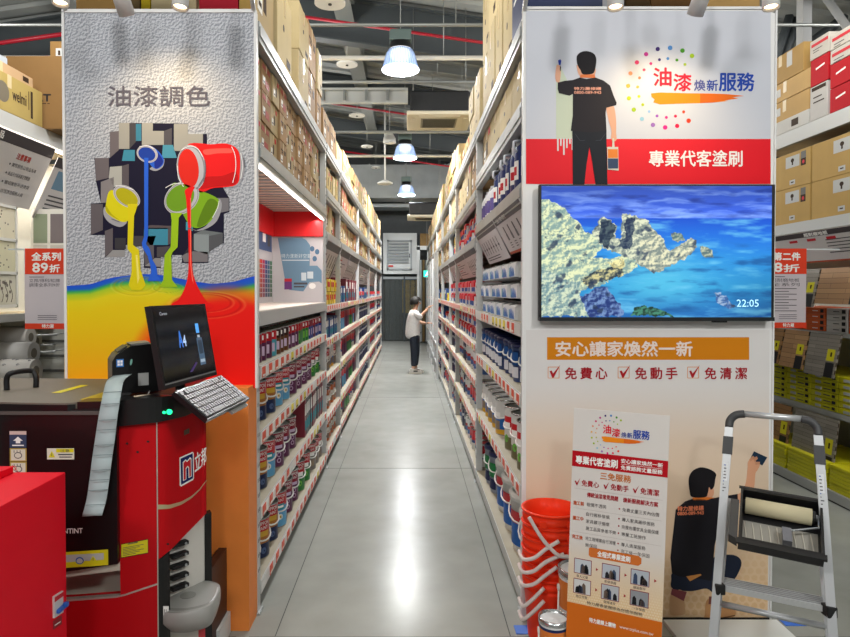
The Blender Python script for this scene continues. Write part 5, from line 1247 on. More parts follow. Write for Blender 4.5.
# stickers and marks
mb = MB(); o = .0262
frect(mb, FM, 13.5, 429.5, 30, 433, mat('print pink grey', 'cdb6b0'), o); frect(mb, FM, 13.5, 433, 30, 446, mat('print slate dark2', '3d4560'), o)
fpoly(mb, FM, [(17,439),(21.8,435),(26.5,439),(24,439),(24,441.5),(19.6,441.5),(19.6,439)], mat('print white'), o+.0005); frect(mb, FM, 16, 443, 27.5, 444.2, mat('print white'), o+.0005)
for y in (446.5, 460): 
    frect(mb, FM, 13.5, y, 30, y+13, mat('label amber', 'b59b48', .4), o); frect(mb, FM, 14.6, y+1, 28.8, y+12, mat('print cream2', 'd9d4c4'), o+.0004)
    fell(mb, FM, 21.7, y+7, 4, 3.2, M_ink, o+.0008); fell(mb, FM, 21.7, y+7, 3.2, 2.4, mat('print cream2'), o+.0011)
    for k in range(3): frect(mb, FM, 17.5+k*3, y+2, 18.2+k*3, y+4.5, M_ink, o+.0008)
fline(mb, FM, [(16,463),(22,470)], .7, mat('print red'), o+.0014); fell(mb, FM, 18, 466, 2.2, 2.2, mat('print red'), o+.0012); fell(mb, FM, 18, 466, 1.5, 1.5, mat('print cream2'), o+.0013)
part(mb, 'instruction_sticker', t)
mb = MB(); frect(mb, FM, 50, 446.5, 76.5, 457.5, mat('print cream2'), o); frect(mb, FM, 59, 447, 76, 450.5, yl, o+.0004); fpoly(mb, FM, [(51.5,455.5),(54.8,449),(58,455.5)], yl, o+.0005)
frect(mb, FM, 61, 452, 75, 453.2, M_ink, o+.0005); frect(mb, FM, 62, 454.6, 74, 455.6, M_ink, o+.0005); ftext(mb, FM, '注意', 63, 447.4, 72, 450.2, M_ink, o+.0008); frect(mb, FM, 54.5, 451.3, 55.1, 454.2, M_ink, o+.0008); part(mb, 'warning_sticker', t)
mb = MB(); fstrip(mb, 40, 108.6, lerp((40,551), (108.6,546.5)), lerp((40,566.5), (108.6,562)), yl, o); fstrip(mb, 40, 104.5, lerp((40,553.5), (104.5,550)), lerp((40,561), (104.5,556.5)), mat('print pale grey', 'b9bab8'), o+.0006)
fell(mb, FM, 81, 557.5, 4, 3.6, mat('print 3a5ea8'), o+.0008); fell(mb, FM, 81, 557.7, 3, 2.6, mat('print pale grey'), o+.001); fpoly(mb, FM, [(90,559),(94,552.5),(98,558.6)], yl, o+.0008); frect(mb, FM, 93.7, 554.5, 94.3, 557.5, M_ink, o+.0012); part(mb, 'yellow_band_sticker', t)
mb = MB(); o = .0012; fstrip(mb, 119, 146.5, lerp((119,544), (146.5,538.7)), lerp((119,558), (146.5,553)), M_black, o); fstrip(mb, 119.5, 146, lerp((119,544.6), (146,539.4)), lerp((119,557.3), (146,552.4)), yl, o+.0005)
for k in range(6): fstrip(mb, 121, 142-(k % 3)*4, lerp((121,547.6+k*1.5),(142,543.8+k*1.5)), lerp((121,548.1+k*1.5),(142,544.3+k*1.5)), M_ink, o+.001)
fpoly(mb, FM, [(126,543.4),(136,541.5),(136,542.5),(126,544.4)], M_ink, o+.0008); part(mb, 'caution_sticker', t)
mb = MB(); ftext(mb, FM, 'NTINT', 65.5, 526, 84, 530.8, mat('print white'), .0265, bold=.15, shear=-.6); part(mb, 'lettering', t)
mb = MB(); nv = mat('logo navy', '1c2860', .4); wv = mat('print white')
fpoly(mb, FM, [(178.2,457.6),(191.2,451.8),(192.6,453),(192.6,478),(191.6,480),(179.6,486.5),(178.2,485.4)], wv, .0014); fpoly(mb, FM, [(179.2,458.6),(191.4,453.2),(191.6,478.2),(179.6,484.8)], nv, .0019)
n_ = [(181.2,462.2),(184,459.2),(185.6,460.6),(188.6,457),(190,458.4),(190,476.4),(187,478),(186.8,468),(185.8,467),(184.8,469),(184.8,479.2),(181.4,481)]
fpoly(mb, FM, n_, wv, .0024); cxn = sum(p[0] for p in n_)/len(n_); cyn = sum(p[1] for p in n_)/len(n_)
fpoly(mb, FM, [(181.9,463),(184,460.6),(185.5,462),(188.2,458.9),(189.3,459.4),(189.3,476),(187.7,477),(187.5,467.2),(186,465.6),(184.1,468.2),(184.1,478.9),(182.1,480)], mat('logo red', 'c9242c', .4), .0029); part(mb, 'machine_logo', t)
mb = MB(); ftext(mb, FM, '立', 193.6, 454.3, 199.4, 472, wv, .0015, bold=.25, shear=-4.5); ftext(mb, FM, '邦', 200, 449.6, 205, 467.2, wv, .0015, bold=.18, shear=-3.5); part(mb, 'machine_lettering', t)
mb = MB(); up = lerp((156.5,504.5),(168,504.8),(180,501.5),(190,496),(198,489),(206,479)); dn = lerp((156.5,509.3),(168,508.6),(180,504.6),(190,498.2),(198,490.6),(206,480))
for i in range(20):
    xa, xb = 156.5+i*2.45, 156.5+(i+1)*2.45; fpoly(mb, FM, [(xa, up(xa)), (xa, dn(xa)), (xb, dn(xb)), (xb, up(xb))], M_gold, .0014)
part(mb, 'swoosh', t)
mb = MB(); fpoly(mb, FM, [(182.5,430.5),(188,428),(188,433),(182.5,435.5)], mat('dark chrome', '5a5148', .3, .8), .003); part(mb, 'keyhole_plate', t)
for x, y in ((126, 443.5), (147, 441.5), (136.5, 452), (166, 544)):
    mb = MB(); fell(mb, FM, x, y, 1.4, 1.1, M_black, .0012, 10); part(mb, 'screw_hole', t)
g = mat('green lamp', '18c074', .3, emit=3); mb = MB(); p = FM(165, 411, .022); d = (FM(165, 411, .03)-p).normalized(); mb.cyl(p, p+d*.008, .0095, g, seg=16); part(mb, 'green_light', t)
mb = MB(); p = FM(160.8, 411.5, .022); mb.cyl(p, p+d*.006, .005, g, seg=12); part(mb, 'small_green_light', t)
# side bay: white panel, black nozzles, grey tray
a0 = P(167, 560, 2.5)
mb = MB(); mb.prism([(-.925, 2.46, .02), (-.835, 2.60, .02), (-.84, 2.61, .02), (-.93, 2.48, .02)], (0, 0, .96), mat('side panel white', 'd6d4cc', .5)); part(mb, 'side_panel', t)
mb = MB(); mb.prism([(-.834, 2.595, .02), (-.812, 2.615, .02), (-.83, 2.65, .02), (-.845, 2.62, .02)], (0, 0, .67), M_mblk); part(mb, 'side_post', t)
for k in range(5):
    z = 1.6-(541+k*10.6-291)*2.52/640
    mb = MB(); mb.box((-.895, 2.475, z), (.07, .03, .016), M_black, rot=(0, 0, R(50)), bev=.005); mb.cyl((-.873, 2.485, z), (-.868, 2.477, z), .005, M_galv, seg=10); part(mb, 'nozzle', t)
mb = MB(); F_ = Plane(2.42)
frect(mb, FM, 161, 606, 166.5, 620, mat('print white'), .0015); ftext(mb, FM, '1L', 162, 609, 165.5, 616, M_ink, .002); part(mb, 'size_sticker', t)
pts = cr([(-.93, 2.36), (-.84, 2.335), (-.755, 2.38), (-.745, 2.46), (-.765, 2.56), (-.84, 2.60), (-.9, 2.58), (-.94, 2.5)], 5)
mg = mat('tray grey', '9b9c98', .4)
mb = MB(); n = len(pts); cx, cy = -.83, 2.55
rings = [(1.0, .415), (1.03, .405), (1.03, .375), (.97, .355), (.85, .325), (.6, .305)]; vs = []
for s, z in rings: vs += [(cx+(x-cx)*s, cy+(y-cy)*s, z) for x, y in pts]
fs = [(j*n+i, j*n+(i+1) % n, (j+1)*n+(i+1) % n, (j+1)*n+i) for j in range(len(rings)-1) for i in range(n)]+[tuple((len(rings)-1)*n+i for i in range(n))]
mb.add(vs, fs, mg, True); inner = [(cx+(x-cx)*.93, cy+(y-cy)*.93) for x, y in pts]; mb.prism([(x, y, .41) for x, y in pts], (0, 0, .006), mg)
mb.add([(x, y, .4165) for x, y in inner]+[(cx+(x-cx)*.86, cy+(y-cy)*.86, .4185) for x, y in pts], [(i, (i+1) % n, n+(i+1) % n, n+i) for i in range(n)], mat('tray groove', '83847f', .4)); mb.cyl((-.86, 2.47, .4165), (-.86, 2.47, .4175), .03, mat('tray groove'), seg=24)
part(mb, 'can_shelf', t)
mb = MB(); fpoly(mb, FM, [(196,620),(203,616),(203,640),(196,640)], mat('label red', 'c03038', .4), .002); part(mb, 'red_label', t)
# low dark cabinet behind
t = thing('dark_cabinet', (-.86, 2.85, 0), 'small dark brown wooden box cabinet between machine and orange plinth', 'cabinet')
mbr = mat('dark walnut', '3a1f18', .45, noise=.15, nscale=20); x1 = P(222.5, 560, 2.9).x; x0_ = P(207, 560, 2.8).x
part(MB().bx(x0_-.0, x1, 2.72, 2.97, 0, P(0, 558, 2.85).z, mbr, .004), 'body', t)
mb = MB(); mb.bx(x0_+.004, x1-.004, 2.717, 2.72, .02, .2, mbr); mb.bx(x0_+.004, x1-.004, 2.717, 2.72, .215, .37, mbr); part(mb, 'drawer_front', t)
part(MB().bx(x1-.025, x1-.01, 2.708, 2.717, .28, .284, M_galv), 'handle', t)
tag(MB().bx(P(222.6, 620, 2.95).x, P(229, 620, 2.95).x, 2.8, 2.975, 0, P(0, 619, 2.9).z, mat('white paint')).build('floor_box'), 'small white box on the floor against the orange plinth', 'box')
# label printer with paper strip
c = P(134, 402, 2.5); f = Vector((-.85, -.53, 0)).normalized(); s_ = Vector((.53, -.85, 0)).normalized()
t = thing('label_printer', (c.x, c.y, zt), 'black label printer feeding a pale label strip, left of the monitor', 'printer')
c0 = Vector((c.x, c.y, zt+.0))
def prof(w0, w1, side_pts, m, mb):
    mb.prism([c0+f*a+Vector((0,0,b))+s_*w0 for a, b in side_pts], s_*(w1-w0), m)
mb = MB(); prof(-.065, .065, [(-.09, .004), (.085, .004), (.085, .13), (.07, .155), (.02, .185), (-.06, .19), (-.09, .17)], M_mblk, mb); part(mb, 'case', t)
mb = MB(); prof(-.05, .05, [(-.05, .19), (.015, .186), (.02, .192), (-.05, .197)], mat('printer grey', '8b8a86', .4), mb); prof(-.045, .045, [(.03, .181), (.062, .161), (.064, .165), (.032, .186)], mat('printer dark grey', '4a4a4a', .35), mb); part(mb, 'control_panel', t)
mb = MB(); prof(-.066, .066, [(.02, .0), (.09, .0), (.09, .008), (.02, .008)], mat('printer dark grey'), mb); part(mb, 'foot', t)
Fp = Quad(c0+s_*.0655+f*.085+Vector((0,0,.19)), c0+s_*.0655-f*.09+Vector((0,0,.19)), c0+s_*.0655+f*.085, 175, 190)
if Fp.n.y > 0: Fp.n = -Fp.n
mb = MB(); frect(mb, Fp, 14, 52, 40, 82, mat('print 3a7ac8', '3a7ac8'), .001); frect(mb, Fp, 18, 57, 36, 77, mat('print white'), .0013); frect(mb, Fp, 26, 55, 28, 79, mat('print 3a7ac8'), .0016); frect(mb, Fp, 16, 66, 38, 68, mat('print 3a7ac8'), .0016)
frect(mb, Fp, 90, 110, 128, 158, mat('print pale grey'), .001); fell(mb, Fp, 66, 66, 4, 12, mat('label teal', '8fd0c0', .4), .001, rot=10); part(mb, 'case_marks', t)
# label strip: leaves the printer front, falls over the machine edge
path = [(110+5, 375, 2.42), (107, 381, 2.35), (103.5, 392, 2.28), (101, 404, 2.235), (98, 420, 2.23), (95, 440, 2.23), (92, 460, 2.228), (89.5, 480, 2.225), (86.5, 500, 2.222), (82, 516.5, 2.2)]
path = cr([tuple(p) for p in path], 4, False); widths = [float(np.interp(p[1], [375, 400, 440, 517], [17, 18.5, 20, 20])) for p in path]
mp = mat('label paper pale blue', 'a9b8ba', .45); vs = []; mb = MB()
for i, ((x, y, D), wd) in enumerate(zip(path, widths)):
    bump_ = .004*math.sin(i*1.3)
    for k in range(3): vs.append(P(x+wd*k/2, y-.05*wd*k/2, D-bump_+(.006 if k == 1 else 0)))
for i in range(len(path)-1):
    for k in range(2): mb.add([], [], mp)
mb.add(vs, [(3*i+k, 3*i+k+1, 3*i+k+4, 3*i+k+3) for i in range(len(path)-1) for k in range(2)], mp, True); o = part(mb, 'label_strip', t)
sm = o.modifiers.new('s', 'SOLIDIFY'); sm.thickness = .0012
mb = MB(); ml = mat('label gap', '7c8b8e', .5)
for y in (391, 403, 418, 429, 446, 457, 468, 478, 490, 503):
    q = min(path, key=lambda p: abs(p[1]-y)); wd = 20 if y > 420 else 18.5; mb.poly([P(q[0]+.3, q[1], q[2]-.009), P(q[0]+wd-.3, q[1]-.9, q[2]-.009), P(q[0]+wd-.3, q[1]-.1, q[2]-.009), P(q[0]+.3, q[1]+.8, q[2]-.009)], ml)
part(mb, 'label_gap', t)
# small stylus-like tool on deck
a = onlid(133, 399)+Vector((0, 0, .006)); b_ = onlid(160, 396.8)+Vector((0, 0, .006))
tag(MB().tube([a, (a*2+b_)/3, b_], [.006, .009, .005], mat('tool cream', 'c4b49c', .5), 8, flat=.6).build('spatula'), 'small cream tool lying on the black deck before the printer', 'tool')
mb = MB(); mb.tube(cr([onlid(146, 397), onlid(153, 389)+Vector((0,0,.012)), onlid(160, 385)+Vector((0,0,.02)), onlid(170, 388)], 5, False), .003, mat('cable pale', 'c9c6c0', .5), 6); tag(mb.build('cable'), 'thin pale cable curling behind the small tool to the monitor', 'cable')
# monitor
TL, TR, BR_, BL_ = Vector((-.915, 2.26, 1.547)), Vector((-.851, 2.67, 1.547)), Vector((-.808, 2.67, 1.252)), Vector((-.866, 2.26, 1.25))
t = thing('monitor', (-.88, 2.47, zt), 'black monitor with dark screen standing on the tinting machine', 'monitor')
F = Quad(TL, TR, BL_, 410, 300)
if F.n.x < 0: F.n = -F.n
mb = MB(); mb.prism([F(0,0), F(0,300), F(410,300), F(410,0)], F.n*-.022, M_black); mb.prism([F(60,50,-.022), F(60,260,-.022), F(350,260,-.022), F(350,50,-.022)], F.n*-.03, M_black); part(mb, 'housing', t)
mb = MB(); frect(mb, F, 12, 10, 398, 278, mat('dark screen', '0d0f13', .12, emit=0), .0008); part(mb, 'screen', t)
mb = MB(); sc_ = lambda c, e=.8: mat('screen '+c, c, .3, emit=e)
ftext(mb, F, 'Canon', 50, 24, 100, 36, sc_('a9adb5', .5), .0014); ftext(mb, F, 'A', 150, 100, 178, 162, sc_('2f62b0'), .0014, bold=2); ftext(mb, F, '4', 180, 118, 203, 160, sc_('9db4d4'), .0014, bold=1)
frect(mb, F, 292, 78, 318, 116, sc_('4a8fd0'), .0014); frect(mb, F, 285, 135, 330, 245, sc_('3f566c', .6), .0014); frect(mb, F, 292, 145, 323, 200, sc_('243240', .6), .0018); frect(mb, F, 290, 222, 326, 234, sc_('9aaab8', .5), .0018); frect(mb, F, 296, 124, 316, 134, sc_('9aaab8', .5), .0014)
fpoly(mb, F, [(190,262),(250,228),(262,232),(215,262)], sc_('3a2a5a', .5), .0014); part(mb, 'screen_picture', t)
mb = MB(); frect(mb, F, 10, 281, 400, 286, mat('bezel line', '8a8a8a', .3), .0008); part(mb, 'bezel_line', t)
mb = MB(); mb.cyl((-.885, 2.47, zt+.006), (-.885, 2.47, 1.30), .018, M_black); mb.box((-.885, 2.47, zt+.007), (.13, .2, .012), M_black, bev=.004); part(mb, 'stand', t)
# keyboard on bracket
A, B_, C_, D_ = Vector((-.828, 2.25, 1.246)), Vector((-.789, 2.68, 1.248)), Vector((-.658, 2.63, 1.160)), Vector((-.700, 2.22, 1.153))
t = thing('keyboard', D_, 'black computer keyboard tilted below the monitor', 'keyboard')
F = Quad(A, B_, D_, 440, 155)
if F.n.z < 0: F.n = -F.n
mb = MB(); mb.prism([F(0,0), F(440,0), F(440,155), F(0,155)], F.n*-.018, M_mblk); part(mb, 'case', t)
mk = mat('key grey', '5b5b5c', .45)
for j in range(6):
    x = 8; n = 0; y = 12+j*23
    row = [17]*20 if j != 5 else [22, 20, 20, 100, 20, 20, 20, 18, 18, 18, 36, 18, 18]
    mb = MB()
    for wd in row:
        if x+wd > 432: break
        if not (j == 0 and n in (1,)): mb.prism([F(x, y, .001), F(x, y+19, .001), F(x+wd, y+19, .001), F(x+wd, y, .001)], F.n*.005, mk)
        x += wd+4; n += 1
        if n in (14,) and j != 5: x += 6
        if n in (17,) and j != 5: x += 6
    part(mb, 'key_row', t)
tag(MB().prism([F(250,20,-.02), F(425,20,-.02), F(425,168,-.02), F(250,168,-.02)], F.n*-.01, mat('tray grey')).build('keyboard_bracket'), 'grey metal bracket carrying the tilted keyboard', 'bracket')
tag(MB().tube([F(300, 60, -.03), F(300, 40, -.06), (-.86, 2.56, zt-.02)], .012, M_black, 8).build('bracket_arm'), 'black arm joining the keyboard bracket to the machine', 'bracket')
# ---- bright red cabinet, lower left
M_red2 = mat('bright red lacquer', 'e00a24', .5)
D2 = 2.0; X2 = P(65.5, 472, D2).x; Z2 = P(65, 472, D2).z
t = thing('red_cabinet', (X2-.3, 1.6, 0), 'bright red cabinet cut by the lower left corner', 'cabinet')
part(MB().bx(X2-.7, X2, 1.05, D2, 0, Z2, M_red2, .003), 'body', t)
part(MB().bx(X2-.7, P(11.5, 470, 1.98).x, 1.2, 1.99, Z2, Z2+.022, M_red2, .003), 'raised_top', t)
F = Quad((X2, 1.55, Z2), (X2, D2, Z2), (X2, 1.55, 0), 450, Z2*1000); F.n = Vector((1, 0, 0))
def sp(px, py):
    D = X2*640/(px-409); return ((D-1.55)*1000, (Z2-(1.6-(py-291)*D/640))*1000)
mb = MB(); fpoly(mb, F, [sp(49.5,599), sp(49.5,621), sp(58.5,615), sp(58.5,593)], mat('breaker white', 'd0ccca', .4), .006); fpoly(mb, F, [sp(49.5,600), sp(49.5,605), sp(58.5,598.5), sp(58.5,594)], mat('print red'), .0066)
mb.prism([F(*sp(49.5,599)), F(*sp(49.5,621)), F(*sp(58.5,615)), F(*sp(58.5,593))], Vector((.0059, 0, 0)), mat('breaker white')); br_ = part(mb, 'circuit_breaker', t)
q = F(*sp(55, 611.5), .008); mb = MB(); mb.box(q, (.016, .04, .012), mat('lever blue', '2a5fb8', .35), bev=.003); mb.box(q+Vector((.01, .012, .008)), (.014, .014, .014), mat('lever blue'), bev=.003); h = mb.build('lever', br_); h.data.transform(Matrix.Translation(-wloc(br_)))
mb = MB(); fpoly(mb, F, [sp(49.5,624), sp(49.5,633), sp(58.5,627), sp(58.5,618)], mat('sticker dark red', '8f1420', .4), .001); fpoly(mb, F, [sp(51,628), sp(51,629), sp(57,625), sp(57,624)], mat('print white'), .0014); part(mb, 'notice_sticker', t)

# ================================================================ right front: buckets, pails, banner, ladder
M_bk = mat('bucket orange red', 'f83c1c', .4)
bx0, by0 = P(551, 507, 2.92).x, 2.92; zr = P(551, 507, 2.92).z
nb = 6
for k in range(nb):
    z0 = zr-.3-.058*(nb-1-k)
    t = thing('bucket', (bx0, by0, max(.0, z0)), f'orange red plastic bucket, {("lowest of the nested stack", "second from the bottom of the nested stack", "third from the bottom of the nested stack", "third from the top of the nested stack", "second from the top of the nested stack", "topmost of the nested stack")[k]}', 'bucket', 'nested orange red buckets')
    z0 = max(.002+.0*k, z0); H = zr-.058*(nb-1-k)-z0
    mb = MB(); r = .128
    pr = [(r*.8, 0), (r*.94, H-.075), (r*.98, H-.07), (r*.98, H-.064), (r*.95, H-.06), (r*.95, H-.05), (r*1.01, H-.046), (r*1.01, H-.03), (r*.97, H-.026), (r*.98, H-.01), (r*1.05, H-.008), (r*1.06, H-.003), (r*1.04, H), (r*.96, H), (r*.93, H-.06), (r*.85, .02), (.001, .02)] if k == nb-1 else \
         [(r*.8+.001*k, .0), (r*.94, H-.075), (r*.98, H-.07), (r*.98, H-.064), (r*.95, H-.06), (r*.95, H-.05), (r*1.01, H-.046), (r*1.01, H-.03), (r*.97, H-.026), (r*.98, H-.01), (r*1.05, H-.008), (r*1.06, H-.003), (r*1.04, H), (r*.985, H), (r*.96, H-.02)]
    mb.lathe(pr, M_bk, (bx0, by0, z0), seg=40, caps=False); part(mb, 'bucket_body', t)
    zl = z0+H-.04; mb = MB()
    for sx in (-1, 1): mb.box((bx0+.06*sx, by0-.118*r/.128, zl), (.03, .014, .03), M_bk, bev=.004)
    if k == nb-1: pts = [P(529, 517, 2.80), P(541, 537, 2.775), P(552, 550, 2.765), P(560, 556, 2.765), P(568, 556.5, 2.775)]
    else:
        yy = {4: 541, 3: 554, 2: 567, 1: 588, 0: 601}[k]; xr = {4: 559, 3: 564, 2: 557, 1: 544, 0: 544}[k]
        pts = [P(519, yy+10, 2.86), P(523, yy+18, 2.80), P(532, yy+12, 2.775), P(xr, yy, 2.775)] if k < 2 else [P(519, yy+10, 2.86), P(523, yy+18, 2.80), P(534, yy+17, 2.775), P(546, yy+8, 2.77), P(xr, yy, 2.775)]
    hb = MB(); hb.tube(cr(pts, 6, False), .0085, mat('bucket handle white', 'd9cfcb', .45), 8); part(hb, 'handle', t); part(mb, 'handle_lug', t)
def tin(px, py, D, r, zt_, label, h0=0):
    p = P(px, py, D); t = thing('paint_can', (p.x, D, h0), label, 'paint can', None)
    mw = mat('can white gloss', 'd6d8da', .3); mo = mat('can orange band', 'd97a34', .4); mn = mat('can navy band', '22305a', .4); H = zt_-h0
    mb = MB(); mb.lathe([(r*.97, 0), (r, .005), (r, H*.35), (r, H*.62), (r, H*.86), (r, H*.9), (r*1.04, H*.93), (r*1.04, H), (r*.96, H), (r*.94, H-.012), (r*.88, H-.014), (.001, H-.014)], mw, (p.x, D, h0), seg=36, mseq=[M_tin, mw, mw, mo, mo if r > .07 else mn, mw, M_tin, M_tin, M_tin, mw, mw], caps=False)
    part(mb, 'can_body', t); mb = MB()
    for k in range(5):
        a = -2.4+k*.3; 
        for dz in (.5, .58, .7, .76): vs = []; cpatch(mb, r+.001, a, a+.2, H*dz, H*dz+.006, wvv, 3)
    mb.v = [(v[0]+p.x, v[1]+D, v[2]+h0) for v in mb.v]; part(mb, 'label_print', t)
    hd = MB(); hd.tube([(p.x-r*1.02, D-.0, H*.8+h0), (p.x-r*1.1, D-.02, H*.6+h0), (p.x-r*.9, D-r*.75, H*.4+h0), (p.x-r*.2, D-r*1.12, H*.33+h0)], .004, M_handle, 6); hd.cyl((p.x-r*1.0, D, H*.8+h0), (p.x-r*1.08, D, H*.8+h0), .014, M_handle, seg=12); part(hd, 'handle', t)
wvv = mat('print white')
tin(580, 566, 2.70, .088, P(0, 567, 2.70).z, 'white paint can with orange band half hidden behind the service banner')
tin(553.5, 622, 2.56, .058, P(0, 616, 2.56).z, 'shorter white paint can at the foot of the red buckets')
tape = mat('blue tape', '3a6fd0', .5)
a, b_ = P(514, 637, 2.96), P(530, 626, 2.98)
tag(MB().bx(.50, .585, 2.955, 3.03, .0, .004, tape).build('blue_tape'), 'blue tape on the floor at the foot of the nearest right rack post', 'tape')
tag(MB().bx(1.80, 1.9, 3.03, 3.1, 0, .004, tape).build('blue_tape'), 'blue tape on the floor right of the panel corner', 'tape')
# service banner
def on(px, D): return P(px, 291+1.6*640/D, D)
TLb, TRb = P(574, 408, 2.50), P(670, 416, 2.34)
BLb = P(566, 637, 2.50); k_ = (TLb.z-.012)/(TLb.z-BLb.z); BLb = TLb+(BLb-TLb)*k_
F = Quad(TLb, TRb, BLb, 96, 229*k_)
if F.n.y > 0: F.n = -F.n
HB = 229*k_; t = thing('service_banner', (BLb+TRb-TLb+BLb)*.5*Vector((1,1,1)).x if False else (BLb.x, BLb.y, 0), 'standing pale banner for painting service with red band and orange foot', 'banner')
mb = MB(); mb.prism([F(0,0), F(0,HB), F(96,HB), F(96,0)], F.n*-.006, mat('banner white', 'd9d4cf', .45)); part(mb, 'board', t)
mb = MB(); frect(mb, F, 0, 193, 96, HB, mat('banner orange', 'd06a1c', .45), .0008); part(mb, 'orange_foot', t)
def halft(X, Y):
    b_ = np.clip((Y-130)/60, 0, 1)[..., None]; C = hexc('d9d4cf')*(1-b_)+hexc('e2c294')*b_
    gx = (X+(np.floor(Y/2.6) % 2)*1.3) % 2.6-1.3; gy = Y % 2.6-1.3; q = ((np.sqrt(gx**2+gy**2) < .9) & (Y > 160))[..., None]*np.clip((Y-160)/30, 0, 1)[..., None]*.5
    return C*(1-q)+hexc('f0e6cf')*q
paint('halftone', F, 0, 96, 130, 193, 200, 140, halft, vcmat('printed colours'), t, .0007)
logo(F, t, 19, 3.5, .46, .0012, 'banner_logo')
mb = MB(); frect(mb, F, 0, 42, 96, 57.5, mat('banner red', 'b5121f', .45), .0008); part(mb, 'red_band', t)
mb = MB(); w_ = mat('print white'); ftext(mb, F, '專業代客塗刷', 4, 46.4, 47, 54.5, w_, .0014, bold=.25); ftext(mb, F, '安心讓家煥然一新', 50.5, 44.6, 91, 48.8, w_, .0014, bold=.1); ftext(mb, F, '免費諮詢丈量服務', 50.5, 51, 91, 55.2, w_, .0014, bold=.1); frect(mb, F, 50.5, 49.8, 91, 50.1, w_, .0014); part(mb, 'band_lettering', t)
mb = MB(); oc = fcol('c9702c'); rc = fcol('a8202c'); kc = fcol('4c4546')
ftext(mb, F, '三免服務', 30, 60, 61, 67, oc, .0014, bold=.15)
for k, (s, x) in enumerate((('免費心', 11), ('免動手', 41), ('免清潔', 70.5))):
    fpoly(mb, F, [(x-7.5,72),(x-6.3,71.6),(x-5,73.6),(x-1.6,68.2),(x-4.6,76),(x-5.4,76)], rc, .0014); ftext(mb, F, s, x, 70, x+18, 76, rc, .0014, bold=.12)
frect(mb, F, 3, 79, 92, 79.25, fcol('b9b0ac'), .0012)
ftext(mb, F, '傳統油漆常見問題', 17, 81.5, 49, 86.2, rc, .0014, bold=.12); ftext(mb, F, '煥新服務解決方案', 54, 81.5, 88, 86.2, rc, .0014, bold=.12)
for s, v in (('施工前', 91.5), ('施工中', 106.5), ('完工後', 125)): ftext(mb, F, s, 3, v, 14, v+4, fcol('c9501c'), .0014, bold=.12)
for v in (98.5, 122): frect(mb, F, 3, v, 92, v+.2, fcol('b9b0ac'), .0012)
for v, a, b2 in ((91.5, '報價不透明', '免費丈量三天內估價'), (101, '自行搬移傢俱', '專人家具搬移服務'), (108, '家具髒汙損壞', '完整包覆家具全面保護'), (115, '施工品質參差不齊', '專業工班施作'), (125, '完工現場需自行清理', '專人清潔服務'), (131.5, '無保固', '完工後一年保固')):
    ftext(mb, F, a, 17, v, 17+min(31, 4*len(a)), v+3.8, kc, .0014); fell(mb, F, 50.5, v+1.6, .8, .8, rc, .0014, 10); ftext(mb, F, b2, 53.5, v, 53.5+min(36, 4*len(b2)), v+3.8, kc, .0014)
part(mb, 'banner_lettering', t)
mb = MB(); fpoly(mb, F, [(21,136),(23,135),(71,135),(74,137),(74,142),(71,144.5),(23,144.5),(21,143)], fcol('cf7030'), .0012); ftext(mb, F, '全程式專業塗刷', 30, 137, 63, 142.6, w_, .0018, bold=.2); part(mb, 'orange_pill', t)
for j, v in enumerate((148, 168)):
    for i, u in enumerate((6, 35, 64)):
        mb = MB(); frect(mb, F, u, v, u+18.5, v+15, fcol('8a3a44'), .0012); frect(mb, F, u+.7, v+.7, u+17.8, v+14.3, fcol(('c3c9cf', 'b6bcc6', 'aeb6bf', 'd0d0cf', 'b5b9be', '8f9398')[j*3+i]), .0016)
        rr = random.Random(j*3+i)
        for q in range(4):
            x = u+2+rr.random()*11; y = v+3+rr.random()*5; fpoly(mb, F, [(x, v+14), (x+.4, y+2), (x+2, y), (x+4, y+2.5), (x+4.4, v+14)], fcol(('2a2a30', '3c4a66', '6a5a50', '1f2024')[q]), .002)
        part(mb, 'banner_picture', t)
        mb = MB(); ftext(mb, F, ('專人丈量', '傢俱保護', '牆面整平', '施工完整', '現場清潔', '一年保固')[j*3+i], u+3, v+16, u+15, v+18.8, kc, .0014); part(mb, 'picture_caption', t)
        if i < 2 or j == 0: mb = MB(); fpoly(mb, F, [(u+23,v+6),(u+25.4,v+7.6),(u+23,v+9.2)], rc, .0014); part(mb, 'arrow', t)
mb = MB(); ftext(mb, F, '特力屋專業團隊為您提供服務', 21, 188.2, 77, 191.6, kc, .0016); part(mb, 'slogan', t)
mb = MB(); ftext(mb, F, '特力屋線上購物', 24, 204, 51, 208.5, w_, .0014, bold=.15); ftext(mb, F, 'www.trplus.com.tw', 55, 204.6, 88, 208.4, w_, .0014); part(mb, 'foot_lettering', t)
mb = MB(); a = F(30, HB-2, -.006); b_ = F(66, HB-2, -.006); c_ = F(48, HB-60, -.006); d_ = -F.n*.22; d_.z = 0
mb.prism([c_, c_+(b_-a).normalized()*.02, c_+(b_-a).normalized()*.02+d_+Vector((0,0,-c_.z+.01)), c_+d_+Vector((0,0,-c_.z+.01))], -F.n*.006, M_pframe); part(mb, 'prop', t)

